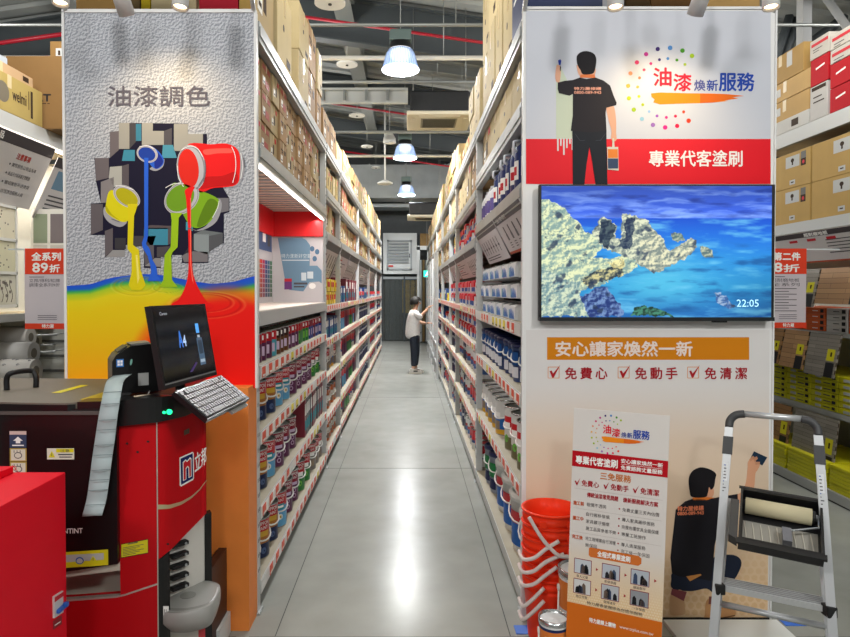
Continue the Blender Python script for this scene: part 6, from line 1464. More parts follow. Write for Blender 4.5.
# ladder
M_al = mat('ladder aluminium', 'c4c6c8', .35, .55); M_lk = mat('ladder joint grey', '3f4042', .5)
LT, RT = Vector((1.305, 2.60, 1.045)), Vector((1.572, 2.45, 1.045)); w_v = (RT-LT).normalized(); n_v = Vector((-w_v.y, w_v.x, 0))*-1
if n_v.y > 0: n_v = -n_v
LF, RF = LT+n_v*.3-w_v*.05-Vector((0,0,1.045)), RT+n_v*.3+w_v*.06-Vector((0,0,1.045))
t = thing('step_ladder', (LF+RF)/2, 'silver step ladder with black joints before the right panel', 'ladder')
def rail(a, b, m, wd=.03, th=.018, mb=None):
    mb = mb or MB(); a = Vector(a); b = Vector(b); d = (b-a); u = w_v; v = d.normalized().cross(u).normalized()
    c = [a+u*(sx*wd/2)+v*(sy*th/2) for sx, sy in ((-1,-1),(1,-1),(1,1),(-1,1))]; return mb.prism(c, d, m)
for a, b_ in ((LF, LT), (RF, RT)):
    part(rail(a+Vector((0,0,.03)), b_-Vector((0,0,.0)), M_al), 'rail', t)
    d = b_-a; part(rail(a+d*.90, a+d*.965, M_lk, .036, .024), 'sleeve', t); part(rail(a, a+d*.04, M_black, .036, .026), 'foot', t)
    F = Quad(a+d*.88-w_v*.012-n_v*-.0105, a+d*.88+w_v*.012-n_v*-.0105, a+d*.60-w_v*.012-n_v*-.0105, 24, 290)
    F.n = n_v; mb = MB(); rr = random.Random(3)
    frect(mb, F, 3, 10, 20, 286, mat('ladder sticker', 'd8dadd', .4), .0006)
    for k in range(22): frect(mb, F, 5, 16+k*12, 8+rr.random()*10, 20+k*12, mat('print 3a5ea8') if k % 5 == 0 else M_ink, .001)
    part(mb, 'sticker', t)
mb = MB(); up = Vector((0,0,1))
def corner(c, s):  return cr([c, c+up*.028+w_v*s*.004-n_v*.01, c+up*.05+w_v*s*.025-n_v*.014, c+up*.056+w_v*s*.055-n_v*.016], 6, False)
for c, s in ((LT, 1), (RT, -1)):
    mb = MB(); mb.tube(corner(c, s), .0155, M_lk, 10); part(mb, 'corner_joint', t)
mb = MB(); mb.tube([LT+up*.056+w_v*.05-n_v*.016, RT+up*.056-w_v*.05-n_v*.016], .0125, M_al, 12); part(mb, 'top_handle', t)
for z, e in ((.46, .03), (.21, .05)):
    k = 1-z/1.045; a = LT+(LF-LT)*k; b_ = RT+(RF-RT)*k; 
    mb = MB(); d = -n_v*.085; mb.prism([a+w_v*.015, b_-w_v*.015, b_-w_v*.015+d, a+w_v*.015+d], (0, 0, -.022), M_al)
    for q in range(5): mb.prism([a+w_v*.02+d*(.1+q*.18), b_-w_v*.02+d*(.1+q*.18), b_-w_v*.02+d*(.15+q*.18), a+w_v*.02+d*(.15+q*.18)], (0, 0, .003), mat('step ridge', '9a9c9d', .3, .6))
    part(mb, 'step', t)
    for p in (a+w_v*.004, b_-w_v*.004): mb = MB(); mb.box(p-n_v*.0-up*.012, (.035, .045, .04), M_black, bev=.005); part(mb, 'step_end', t)
back = -n_v*.13
for a, b_ in ((LT-up*.3, LF), (RT-up*.3, RF)):
    b2 = b_+back*.6; part(rail(a-n_v*.03, b2, M_al, .02, .018), 'rear_leg', t)
mb = MB(); q = lambda s, k: (LT-up*.3-n_v*.03)*(1-k)+(LF+back*.6)*k if s < 0 else (RT-up*.3-n_v*.03)*(1-k)+(RF+back*.6)*k
mb.tube([q(-1, .52), q(1, .52)], .013, M_al, 4); part(mb, 'rear_brace', t)
# roller tray on the ladder
TLt, TRt, BLt = P(741, 489, 2.53), P(822, 503, 2.40), P(738, 540, 2.36)
F = Quad(TLt, TRt, BLt, 330, 245); 
if F.n.z < 0: F.n = -F.n
t = thing('roller_tray', TLt, 'black paint roller tray hung between the ladder rails', 'tray')
mk_ = mat('tray black', '1b1b1d', .4, coat=.1); mb = MB()
def slab(mb, pts, z0, z1, m): mb.prism([F(x, y, z0) for x, y in pts], F.n*(z1-z0), m)
slab(mb, [(8,8),(322,8),(322,237),(8,237)], -.055, -.05, mk_)
for a in ([(0,0),(330,0),(330,10),(0,10)], [(0,235),(330,235),(330,245),(0,245)], [(0,10),(10,10),(10,235),(0,235)], [(320,10),(330,10),(330,235),(320,235)]): slab(mb, a, -.055, .012, mk_)
part(mb, 'tray_body', t)
mb = MB(); slab(mb, [(-8,-6),(338,-6),(338,4),(-8,4)], .008, .014, mk_); slab(mb, [(-8,240),(338,240),(338,262),(-8,262)], -.0, .012, mk_); slab(mb, [(-40,60),(-4,60),(-4,245),(-40,230)], -.04, .006, mat('tray dark grey', '3b3c3e', .4)); part(mb, 'rim', t)
mb = MB()
for k in range(9): slab(mb, [(20+k*33,120),(24+k*33,120),(40+k*33,228),(36+k*33,228)], -.049, -.045, mat('ridge pale', 'b9b4a8', .5))
slab(mb, [(16,112),(314,112),(314,230),(16,230)], -.05, -.0485, mat('mesh liner', '8f8c84', .6)); part(mb, 'ridged_liner', t)
t = thing('paint_roller', F(150, 60), 'cream fleece paint roller lying in the black tray', 'roller')
mb = MB(); a, b_ = F(22, 62, -.018), F(290, 62, -.018); mb.cyl(a, b_, .031, mat('roller fleece cream', 'c2b998', .9), seg=24); part(mb, 'sleeve', t)
mb = MB(); d = (b_-a).normalized(); mb.cyl(b_, b_+d*.012, .024, M_black, seg=20); mb.cyl(b_+d*.012, b_+d*.02, .012, mat('wire', 'b0b3b5', .3, .9), seg=12); mb.cyl(a-d*.004, a, .022, M_black, seg=20); part(mb, 'end_cap', t)
mb = MB(); mb.tube([b_+d*.015, F(314, 62, -.01), F(314, 120, .0), F(200, 150, -.01), F(195, 180, -.01)], .004, mat('wire'), 8); part(mb, 'frame', t)
mb = MB(); mb.prism([F(172,140,-.035), F(208,140,-.035), F(212,200,-.035), F(176,200,-.035)], F.n*.03, mat('clip grey', '6f7076', .3)); part(mb, 'clip', t)
# white plate on the floor before the panel
tag(MB().bx(P(668, 630, 3.0).x, 1.77, 2.88, 3.055, .0, .018, mat('white paint')).build('floor_plate'), 'flat white plate on the floor under the crouching painter picture', 'plate')
# ================================================================ racks of the neighbouring aisles
# ---- left: wallpaper rack, face at x = -3.1
XL = -3.1
t = thing('storage_rack', (XL, 4.2, 0), 'white rack carrying cartons and wallpaper beyond the left end poster', 'rack')
for y in (4.15, 6.65): part(post(XL, -1, y, 2.98, .9), 'post', t)
for z, h in ((2.98, .12), (1.42, .06), (.12, .08)):
    part(MB().bx(XL-.04, XL, 4.18, 6.62, z-h, z, M_shelf), 'beam', t); part(MB().bx(XL-.86, XL-.04, 4.18, 6.62, z-.03, z-.004, M_deck), 'deck', t)
mb = MB(); mb.bx(XL-.07, XL-.045, 4.25, 6.5, 2.845, 2.858, mat('strip light')); part(mb, 'strip_light', t)
part(MB().bx(XL-.5, XL-.49, 4.18, 6.62, .12, 2.85, mat('panel cream', 'c9c6b8', .6)), 'back_panel', t)
l = bpy.data.lights.new('strip_lamp', 'AREA'); l.shape = 'RECTANGLE'; l.size = .04; l.size_y = 2.2; l.energy = 16; l.color = (1, .95, .88)
o = bpy.data.objects.new('strip_lamp', l); COL.objects.link(o); o.location = (XL-.1, 5.4, 2.83)
def bigbox(x0, x1, y0, y1, z0, z1, c, label, marks=None, tape=True, face='x+'):
    m = mat('kraft2 '+c, c, .7, noise=.05, nscale=5)
    t = thing('carton', ((x0+x1)/2, (y0+y1)/2, z0), label, 'box')
    part(MB().bx(x0, x1, y0, y1, z0, z1, m, .004), 'box_body', t)
    if tape:
        mb = MB(); tm = mat('tape c9b58a', 'c9b58a', .3); ym = (y0+y1)/2
        if face == 'x+': mb.bx(x1, x1+.001, ym-.025, ym+.025, z1-.1, z1, tm)
        elif face == 'x-': mb.bx(x0-.001, x0, ym-.025, ym+.025, z1-.1, z1, tm)
        else: mb.bx((x0+x1)/2-.025, (x0+x1)/2+.025, y0-.001, y0, z1-.08, z1, tm)
        mb.bx(x0+.01, x1-.01, ym-.025, ym+.025, z1, z1+.001, tm); part(mb, 'tape', t)
    if marks:
        if face == 'x+': F = Quad((x1, y0, z1), (x1, y1, z1), (x1, y0, z0), (y1-y0)*100, (z1-z0)*100); F.n = Vector((1,0,0))
        elif face == 'x-': F = Quad((x0, y1, z1), (x0, y0, z1), (x0, y1, z0), (y1-y0)*100, (z1-z0)*100); F.n = Vector((-1,0,0))
        else: F = Quad((x0, y0, z1), (x1, y0, z1), (x0, y0, z0), (x1-x0)*100, (z1-z0)*100); F.n = Vector((0,-1,0))
        mb = MB(); marks(mb, F); part(mb, 'print', t)
    return t
ink = mat('carton ink', '3b2c20', .7)
def m_w(mb, F): fell(mb, F, 36, 15, 8, 8, mat('ink grey', '6f6654', .6), .001); ftext(mb, F, 'welmi', 48, 9, 66, 18, ink, .001, bold=.2); frect(mb, F, 72, 4, 75, 26, ink, .001); frect(mb, F, 69, 5, 70, 20, ink, .001)
bigbox(XL-.6, XL, 4.55, 5.44, 2.982, 3.275, 'b09a5c', 'yellowish carton with round mark on the far left rack top', m_w)
bigbox(XL-.6, XL-.02, 4.5, 5.34, 3.28, 3.36, 'b99a76', 'flat tan carton on top of the yellowish marked carton', lambda mb, F: frect(mb, F, 70, 2, 78, 6, ink))
bigbox(XL-.6, XL-.08, 4.4, 5.1, 3.365, 3.44, 'a9b2bd', 'pale blue grey flat carton topmost on the far left rack', None, False)
def m_at(mb, F): ftext(mb, F, 'AT', 24, 32.5, 38, 38.5, mat('ink black', '1a1613', .6), .001, bold=.3); frect(mb, F, 26, 40, 34, 40.7, ink); frect(mb, F, 35, 40, 37, 40.7, ink)
bigbox(-3.43, -2.93, 5.48, 6.1, 2.982, 3.60, '7d5f3a', 'large dark brown carton facing front, left of the end poster', m_at, False, 'y-')
def m_l(mb, F): frect(mb, F, 5, 6, 17, 15, mat('print pale grey')); frect(mb, F, 7, 8, 9, 12, ink, .0014); frect(mb, F, 11, 8, 15, 9, ink, .0014)
bigbox(-3.12, -2.93, 5.6, 5.95, 3.605, 3.77, '8a6a3f', 'small brown carton with white label on the dark brown carton', m_l, False, 'y-')
# leaning notice boards
def notice(xf, s, ya, yb, ztop, zbot, out, label, body, flip=False):
    x0 = xf-s*.012
    if s < 0: tl, tr, bl = (x0, ya, ztop), (x0, yb, ztop), (x0-out, ya, zbot)
    else: tl, tr, bl = (x0, yb, ztop), (x0, ya, ztop), (x0+out, yb, zbot)
    W = (yb-ya)*100; H = math.hypot(ztop-zbot, out)*100; F = Quad(tl, tr, bl, W, H)
    if F.n.x*s > 0: F.n = -F.n
    t = thing('notice_board', tl, label, 'sign')
    mb = MB(); mb.prism([F(0,0), F(0,H), F(W,H), F(W,0)], F.n*-.005, mat('notice white', 'cfcac8', .5)); part(mb, 'board', t)
    mb = MB(); frect(mb, F, 0, 0, W, H*.16, mat('notice header', '453e40', .5)); part(mb, 'header', t)
    mb = MB(); body(mb, F, W, H); part(mb, 'notice_print', t)
def nb1(mb, F, W, H):
    ftext(mb, F, '商品', W*.38, H*.03, W*.48, H*.13, mat('print white'), .0015, bold=.2)
    ftext(mb, F, '注意事項', W*.66, H*.24, W*.8, H*.33, mat('sign red text'), .0015, bold=.15)
    for k, s in enumerate(('實際顏色以現品為準', '商品尺寸誤差屬正常範圍', '裁切後恕不退換貨', '詳情請洽服務人員')): fell(mb, F, W*.63, H*(.42+k*.13), .9, .9, M_ink, .0015, 8); ftext(mb, F, s, W*.65, H*(.39+k*.13), W*(.9-.03*(k % 2)), H*(.45+k*.13), M_ink, .0015)
    for k in range(4): frect(mb, F, W*.05, H*(.5+k*.1), W*(.55-.05*(k % 2)), H*(.53+k*.1), M_ink, .0015)
notice(XL, -1, 4.3, 5.62, 2.84, 2.31, .24, 'large leaning notice board on the far left rack', nb1)
def nb2(mb, F, W, H):
    frect(mb, F, W*.1, H*.2, W*.45, H*.5, mat('print slate blue'), .0012)
    for k in range(5): frect(mb, F, W*.1, H*(.6+k*.07), W*(.6-.06*(k % 2)), H*(.625+k*.07), M_ink, .0015)
notice(XL, -1, 5.66, 6.55, 2.78, 2.25, .24, 'smaller leaning notice board behind the large one on the far left', nb2)
# wallpaper sample boards
mwf = mat('sample frame white', 'd6d4cc', .5)
t = thing('wallpaper_display', (XL-.2, 4.9, 1.45), 'framed grid of cream wallpaper samples under the leaning notice board', 'display')
cols_ = ['cfc9a8', 'd8cfb4', 'c9c4b0']
y0_, y1_ = 4.55, 5.32; xs_ = XL-.16
part(MB().bx(xs_-.03, xs_-.005, y0_, y1_, 1.46, 2.3, mwf), 'backing', t)
for i in range(3):
    for j in range(3):
        ya = y0_+.02+i*.25; za = 1.49+j*.27
        mb = MB(); mb.bx(xs_-.005, xs_+.001, ya, ya+.23, za, za+.25, mat('sample '+cols_[(i+j) % 3], cols_[(i+j) % 3], .6, noise=.03))
        rr = random.Random(i*3+j)
        if i == 2:
            for q in range(9): c = (ya+.02+rr.random()*.19, za+.02+rr.random()*.2); mb.cyl((xs_+.001, c[0], c[1]), (xs_+.0016, c[0], c[1]), .008 if j else .014, mat('sample motif', '9a7a68' if j else '6f665c', .6), seg=8)
            if j == 0:
                for q in range(3): mb.tube([(xs_+.002, ya+.05+q*.06+.02*math.sin(k*.9), za+.02+k*.03) for k in range(7)], .0025, mat('sample motif dark', '5a5248', .6), 5)
        part(mb, 'wallpaper_sample', t)
mb = MB()
for i in range(4): mb.bx(xs_-.005, xs_+.012, y0_+i*.25, y0_+i*.25+.02, 1.46, 2.3, mwf)
for j in range(4): mb.bx(xs_-.005, xs_+.012, y0_, y1_, 1.465+j*.27, 1.488+j*.27, mwf)
part(mb, 'frame', t)
t = thing('tile_display', (-3.05, 5.66, 2.0), 'framed grey and green samples right of the wallpaper grid', 'display')
F = Plane(5.7); a, b_ = P(31, 256, 5.7), P(68, 209, 5.7)
part(MB().bx(a.x, b_.x, 5.7, 5.73, a.z, b_.z, mwf), 'frame', t)
for xx, c in ((33.5, '7e8a74'), (50.5, '6d6467')):
    mb = MB(); frect(mb, F, xx, 214, xx+14, 243, mat('sample '+c, c, .5), .003); frect(mb, F, xx, 245, xx+14, 254, mat('sample b9b4ac', 'b9b4ac', .5), .003); part(mb, 'tile_sample', t)
# slat wall and rods with rolls
a, b_ = P(34, 385, 5.62), P(70, 326, 5.62)
t = thing('slatted_panel', (a.x, 5.62, .9), 'pale grey slat wall with dark slots left of the end poster', 'panel')
mb = MB(); mb.bx(-3.6, b_.x, 5.62, 5.66, .4, b_.z, mat('slat grey', 'a9aaa4', .5)); part(mb, 'board', t)
mb = MB(); k = 0; z = .5
while z < b_.z-.03: mb.bx(-3.6, b_.x, 5.612, 5.621, z, z+.022, mat('slot dark', '4f504e', .6)); z += .13
part(mb, 'slot', t)
rolls = ((337, 9.5, 0, 31, 5.25, 'c3c0ba', 'upper pale grey wallpaper roll'), (353, 11, 0, 34, 5.1, 'b3b2af', 'middle grey wallpaper roll'), (371, 12, 0, 36, 5.0, 'b9b6b0', 'lower patterned wallpaper roll with scroll motif'), (341, 8.5, 12, 37, 5.45, 'b9b09a', 'beige wallpaper roll behind the upper grey roll'))
for k, (py, rr_, xa, xb, D, c, lab) in enumerate(rolls):
    a, b_ = P(xa-40, py, D), P(xb, py, D); r = rr_*D/640
    t = thing('wallpaper_roll', a, lab+' on the far left rack', 'wallpaper roll'); mb = MB(); mb.cyl((b_.x-.55, D, a.z), (b_.x, D, a.z), r, mat('roll '+c, c, .6), seg=28); part(mb, 'paper', t)
    mb = MB(); mb.cyl((b_.x, D, a.z), (b_.x+.002, D, a.z), r*.45, mat('roll core', '6f685c', .7), seg=18); part(mb, 'core', t)
    if k == 2:
        mb = MB()
        for q in range(14):
            cx_ = b_.x-.03-q*.035; an = -2.0+.5*math.sin(q*2.2)
            pts = [(cx_+.014*(1-s/9)*math.cos(s*.9), an+.12*(1-s/9)*math.sin(s*.9)) for s in range(8)]
            mb.tube([(x, D+(r+.001)*math.cos(t_), a.z+(r+.001)*-math.sin(t_)*1.0) for x, t_ in pts], .002, mat('scroll ink', '5f6066', .6), 5)
        part(mb, 'scroll_pattern', t)
for k, (py, D) in enumerate(((334, 5.35), (351, 5.2), (344, 5.5))):
    a = P(30, py+2, D); b_ = P(57-k*2, py-1, D)
    t = thing('display_rod', a, f'{("upper", "lower", "middle")[k]} steel display rod sticking out beside the wallpaper rolls', 'rod')
    mb = MB(); mb.tube([(a.x-.3, D, a.z), (b_.x, D, a.z+.01)], .009, M_galv, 8); mb.tube([(b_.x-.05, D, a.z+.01), (b_.x-.05, 5.62, a.z+.01)], .006, M_galv, 8); part(mb, 'rod', t)
# ---- sale signs
def sale(px0, py0, px1, py1, D, label, l1, l2, xr):
    F = Plane(D); a, b_ = P(px0, py1, D), P(px1, py0, D)
    t = thing('sale_sign', a, label, 'sign')
    mb = MB(); mb.bx(a.x, b_.x, D, D+.004, a.z, b_.z, mat('sale paper', 'cdc5cb', .45)); part(mb, 'sheet', t)
    h = py1-py0; mb = MB(); frect(mb, F, px0, py0, px1, py0+h*.32, mat('sale red', 'e0452c', .45), .001); frect(mb, F, px0, py1-h*.07, px1, py1, mat('sale red'), .001); part(mb, 'red_field', t)
    mb = MB(); w_ = mat('print white'); W = px1-px0
    ftext(mb, F, l1, px0+W*.16, py0+h*.05, px0+W*.84, py0+h*.15, w_, .0016, bold=.35); ftext(mb, F, l2[0], px0+W*.18, py0+h*.18, px0+W*.18+W*l2[2], py0+h*.295, w_, .0016, bold=.4)
    ftext(mb, F, l2[1], px0+W*.22+W*l2[2], py0+h*.2, px0+W*.82, py0+h*.295, w_, .0016, bold=.3); ftext(mb, F, '特力屋', px0+W*.4, py1-h*.06, px0+W*.68, py1-h*.012, w_, .0016, bold=.1); part(mb, 'sale_lettering', t)
    mb = MB(); frect(mb, F, px0+W*.1, py0+h*.35, px0+W*.45, py0+h*.358, M_ink)
    for k, s in enumerate(xr[0]): ftext(mb, F, s, px0+W*.1, py0+h*(.375+.055*k), px0+W*.82, py0+h*(.42+.055*k), M_ink, .0012)
    for k in range(xr[1]): frect(mb, F, px0+W*.1, py0+h*(.5+.035*k), px0+W*(.75-.2*(k % 2)), py0+h*(.508+.035*k), M_ink, .0012)
    for k in range(3): frect(mb, F, px0+W*.3, py0+h*(.83+.025*k), px0+W*.75, py0+h*(.836+.025*k), M_ink, .0012)
    part(mb, 'small_print', t)
    xe = -3.1 if px0 < 400 else 3.33
    mb = MB(); mb.bx(min(a.x, xe), max(b_.x, xe), D+.005, D+.013, b_.z-.012, b_.z, mat('clear rail', 'c9ced0', .2)); part(mb, 'holder_rail', t)
sale(25, 248.5, 67.5, 329, 4.95, 'red and white sale sign reading 89 off series beside the wallpaper', '全系列', ('89', '折', .36), (['立邦/得利/虹牌', '調漆全系列9折'], 0), )
sale(767, 248.5, 806.5, 328, 4.95, 'red and white sale sign half hidden by the television panel', '第二件', ('8', '折', .2), (['超耐磨地板', '全系列'], 9))
# ---- right: flooring rack, face at x = 3.33
XR = 3.33
t = thing('storage_rack', (XR, 4.0, 0), 'white rack with flooring samples and cartons beyond the right panel', 'rack')
for y in (3.95, 6.6): part(post(XR, 1, y, 3.0, .9), 'post', t)
for z, h in ((3.0, .12), (2.19, .09), (1.275, .035), (.65, .045)):
    part(MB().bx(XR, XR+.04, 3.98, 6.57, z-h, z, M_shelf), 'beam', t); part(MB().bx(XR+.04, XR+.86, 3.98, 6.57, z-.03, z-.004, M_deck), 'deck', t)
part(MB().bx(XR+.5, XR+.51, 3.98, 6.57, .1, 2.1, mat('panel cream')), 'back_panel', t)
mb = MB(); mb.bx(3.2, XR+.86, 3.98, 6.57, .012, .085, M_shelf); mb.bx(3.21, XR+.86, 3.98, 6.57, 0, .012, M_black); part(mb, 'base', t)
def m_floor_box(mb, F):
    frect(mb, F, 27, 3, 47, 13, mat('print pale grey'), .001); frect(mb, F, 49, 2, 56, 8, mat('label dark', '5d5a55', .5), .001); frect(mb, F, 49, 8, 56, 14, ink, .001); fell(mb, F, 52.5, 11, 1.6, 1.6, mat('print red'), .0014); fell(mb, F, 37, 7, 2.4, 1.8, ink, .0014); frect(mb, F, 36, 8, 38, 11, ink, .0014); frect(mb, F, 33, 24, 41, 28, mat('print pale grey'), .001); frect(mb, F, 35, 25.5, 39, 26.5, ink, .0014)
for i, (ya, yb) in enumerate(((4.72, 5.34), (5.36, 5.98), (4.08, 4.70))):
    for j, (za, zb_) in enumerate(((2.192, 2.5), (2.502, 2.81))):
        bigbox(XR+.02, XR+.6, ya, yb, za, zb_, 'b39358', f'large plain tan carton, {("lower", "upper")[j]} row, {("by the frame edge", "next to the television panel", "nearest and outside the frame")[i]}, right rack', m_floor_box, False, 'x-')
# cartons on the very top
def m_plain(mb, F): frect(mb, F, 8, 6, 16, 9, ink, .001); frect(mb, F, 22, 5, 30, 12, mat('print pale grey'), .001)
bigbox(XR+.0, XR+.5, 5.36, 6.2, 3.002, 3.12, 'c3c1bc', 'low white carton under the tan cartons, right rack top', lambda mb, F: frect(mb, F, 60, 3, 70, 9, ink), False, 'x-')
bigbox(XR+.02, XR+.5, 5.38, 6.1, 3.125, 3.30, 'b5945e', 'tan carton second from the bottom, right rack top', m_plain, True, 'x-')
bigbox(XR+.02, XR+.5, 5.37, 6.1, 3.305, 3.47, 'bb9a64', 'tan carton third from the bottom, right rack top', m_plain, True, 'x-')
bigbox(XR+.02, XR+.45, 5.47, 6.15, 3.475, 3.72, 'a5854f', 'topmost taped brown carton at the panel edge, right rack top', lambda mb, F: frect(mb, F, 44, 1, 52, 14, mat('print pale grey'), .001), True, 'x-')
def m_red(mb, F): fpoly(mb, F, [(7,8),(18,6.5),(18,8),(7,9.5)], mat('print white'), .001)
def m_wr(mb, F): frect(mb, F, 2, 3, 23, 5.5, mat('print red'), .001); frect(mb, F, 4, 8, 16, 8.7, M_ink, .001); frect(mb, F, 4, 10, 12, 10.6, M_ink, .001)
bigbox(XR+.0, XR+.4, 5.12, 5.34, 3.002, 3.28, 'bdbab6', 'white carton standing below a red box, right rack top', lambda mb, F: (frect(mb, F, 2, 1, 20, 4, ink, .001), frect(mb, F, 4, 9, 15, 10, ink, .001), frect(mb, F, 4, 13, 18, 14, ink, .001)), False, 'x-')
bigbox(XR+.0, XR+.4, 5.11, 5.34, 3.285, 3.5, 'b0121f', 'single red box above a white carton, right rack top', m_red, False, 'x-')
bigbox(XR+.0, XR+.4, 5.11, 5.35, 3.505, 3.66, 'bcb6ac', 'white box with red stripe above the single red box', m_wr, False, 'x-')
bigbox(XR+.0, XR+.4, 4.84, 5.09, 3.002, 3.19, 'b3121f', 'lower red box of the red pair by the frame edge', m_red, False, 'x-')
bigbox(XR+.0, XR+.4, 4.83, 5.09, 3.195, 3.38, 'b5141f', 'upper red box of the red pair by the frame edge', m_red, False, 'x-')
bigbox(XR+.0, XR+.4, 4.85, 5.09, 3.385, 3.49, 'c0bbb2', 'lower white and red box on the red pair', m_wr, False, 'x-')
bigbox(XR+.0, XR+.4, 4.85, 5.09, 3.495, 3.61, 'c2bcb2', 'upper white and red box on the red pair', m_wr, False, 'x-')
bigbox(XR-.02, XR+.4, 4.55, 4.81, 3.002, 3.35, 'ad101c', 'tall red box cut by the right frame edge', m_red, False, 'x-')
def nb3(mb, F, W, H):
    ftext(mb, F, '超耐磨地板', W*.42, H*.03, W*.58, H*.14, mat('print white'), .0015, bold=.2)
    for k in range(3): frect(mb, F, W*(.3+k*.13), H*.22, W*(.36+k*.13), H*.3, mat('print red'), .0015)
    for k in range(5): frect(mb, F, W*.55, H*(.3+k*.1), W*(.93-.1*(k % 2)), H*(.33+k*.1), M_ink, .0015)
    frect(mb, F, 0, H*.95, W, H, mat('sign orange foot'), .001)
notice(XR, 1, 4.3, 6.2, 2.09, 1.84, .1, 'leaning notice board above the flooring samples', nb3)
# flooring samples
def plank(name, c, c2, sc=3):
    if name in MATS: return MATS[name]
    m = bpy.data.materials.new(name); MATS[name] = m; m.use_nodes = True; nt = m.node_tree; b = nt.nodes['Principled BSDF']
    tc = nt.nodes.new('ShaderNodeTexCoord'); mp_ = nt.nodes.new('ShaderNodeMapping'); mp_.inputs['Rotation'].default_value = (0, R(90), 0)
    br = nt.nodes.new('ShaderNodeTexBrick'); br.inputs['Scale'].default_value = sc; br.inputs['Color1'].default_value = lin(c)+(1,); br.inputs['Color2'].default_value = lin(c2)+(1,); br.inputs['Mortar'].default_value = lin('3a2c20')+(1,); br.inputs['Mortar Size'].default_value = .004; br.inputs['Brick Width'].default_value = 1.1; br.inputs['Row Height'].default_value = .12
    sx = nt.nodes.new('ShaderNodeSeparateXYZ'); cb = nt.nodes.new('ShaderNodeCombineXYZ'); nt.links.new(tc.outputs['Object'], sx.inputs[0]); nt.links.new(sx.outputs[1], cb.inputs[0]); nt.links.new(sx.outputs[2], cb.inputs[1]); nt.links.new(cb.outputs[0], br.inputs['Vector']); nt.links.new(br.outputs[0], b.inputs['Base Color']); b.inputs['Roughness'].default_value = .45
    return m
W1, W2, W3 = plank('oak plank', '9c7650', 'b38c60'), plank('walnut plank', '85603c', '9c7448'), plank('grey plank', '7f7970', '979085', 4)
def samp(ya, yb, z0, z1, m, label, lean=.06, x=None):
    x = XR-.03 if x is None else x
    t = thing('flooring_sample', (x, ya, z0), label, 'flooring sample')
    mb = MB(); mb.prism([(x-lean, ya, z0), (x-lean, yb, z0), (x, yb, z1), (x, ya, z1)], (.012, 0, 0), m); part(mb, 'board', t)
    mb = MB(); xm = x-lean*.5-.002; zm = (z0+z1)/2
    F = Quad((x, yb, z1), (x, ya, z1), (x-lean, yb, z0), (yb-ya)*100, (z1-z0)*100)
    if F.n.x > 0: F.n = -F.n
    W = (yb-ya)*100; H = (z1-z0)*100; frect(mb, F, W-12, H*.35, W-3, H*.62, yl, .001); frect(mb, F, W-8, H*.42, W-6, H*.52, ink, .0014); frect(mb, F, W-12, H*.66, W-2, H, M_black, .001); part(mb, 'swatch_tag', t)
samp(5.14, 5.33, 1.47, 1.78, W3, 'narrow grey brown flooring sample beside the sale sign'); samp(4.6, 5.12, 1.50, 1.78, W1, 'oak flooring sample above the orange boxes at frame edge')
samp(5.62, 5.95, .96, 1.265, W2, 'walnut flooring sample next to the television panel, middle row'); samp(5.27, 5.6, .95, 1.265, W1, 'oak flooring sample, centre of the middle row'); samp(4.88, 5.25, .93, 1.265, W3, 'grey flooring sample in the middle row')
samp(5.5, 6.0, .2, .6, W2, 'walnut flooring sample in the bottom row', .05); samp(4.9, 5.44, .16, .6, W3, 'large grey flooring sample in the bottom row by the ladder', .05)
# orange/white flooring boxes, yellow packs
mo_ = mat('pack orange', 'd9622c', .45); 
for j in range(4):
    for i, (ya, yb, m) in enumerate(((5.12, 5.36, mo_), (4.86, 5.1, mat('breaker white')), (4.6, 4.84, mo_), (5.38, 5.9, mo_))):
        z = 1.277+j*.047
        t = thing('flooring_box', (XR, ya, z), f'{("orange", "white", "orange", "long orange")[i]} flooring box, {("bottom", "second", "third", "top")[j]} of the {("column under the narrow grey sample", "column under the oak sample", "column at the frame edge", "column behind the sale sign")[i]}', 'box', 'flooring boxes on the rack shelf')
        part(MB().bx(XR+.0, XR+.45, ya, yb, z, z+.045, m, .002), 'box_body', t)
        mb = MB(); mb.bx(XR-.001, XR, ya+.02, ya+.06, z+.008, z+.036, M_black); mb.bx(XR-.001, XR, ya+.09, ya+.16, z+.018, z+.024, M_ink if i == 1 else mat('print white')); part(mb, 'label', t)
yp_ = mat('flooring pack yellow', 'd6cf1c', .4)
n_ = 0
for i in range(4):
    ya = 4.62+i*.34
    for j in range(6):
        z = .652+j*.048
        t = thing('flooring_pack', (XR, ya, z), f'yellow flooring pack, {ordw(j)} from the bottom, {("nearest", "second nearest", "third nearest", "farthest")[i]} column, middle shelf', 'flooring pack', 'yellow flooring packs on the middle shelf')
        part(MB().bx(XR+.004*(j % 2), XR+.5, ya, ya+.33, z, z+.046, yp_, .004), 'pack', t)
        mb = MB(); mb.bx(XR-.002, XR+.004, ya+.03, ya+.065, z+.012, z+.034, M_black); mb.bx(XR-.002, XR+.004, ya+.2, ya+.27, z+.01, z+.03, mat('print pale grey')); mb.bx(XR-.002, XR+.004, ya+.09, ya+.17, z+.02, z+.026, M_ink); part(mb, 'label', t)
for i in range(3):
    ya = 4.35+i*.54
    for j in range(7):
        z = .087+j*.028
        o = MB().box((3.46, ya+.26, z+.013), (.5, .51, .026), yp_, rot=(0, R(0), R(rg.uniform(-1.5, 1.5))), bev=.004).build('flooring_pack')
        tag(o, f'thin yellow flooring pack, {ordw(j)} from the bottom, {("nearest", "middle", "farthest")[i]} bundle, base shelf', 'flooring pack', 'thin yellow flooring packs on the base shelf')
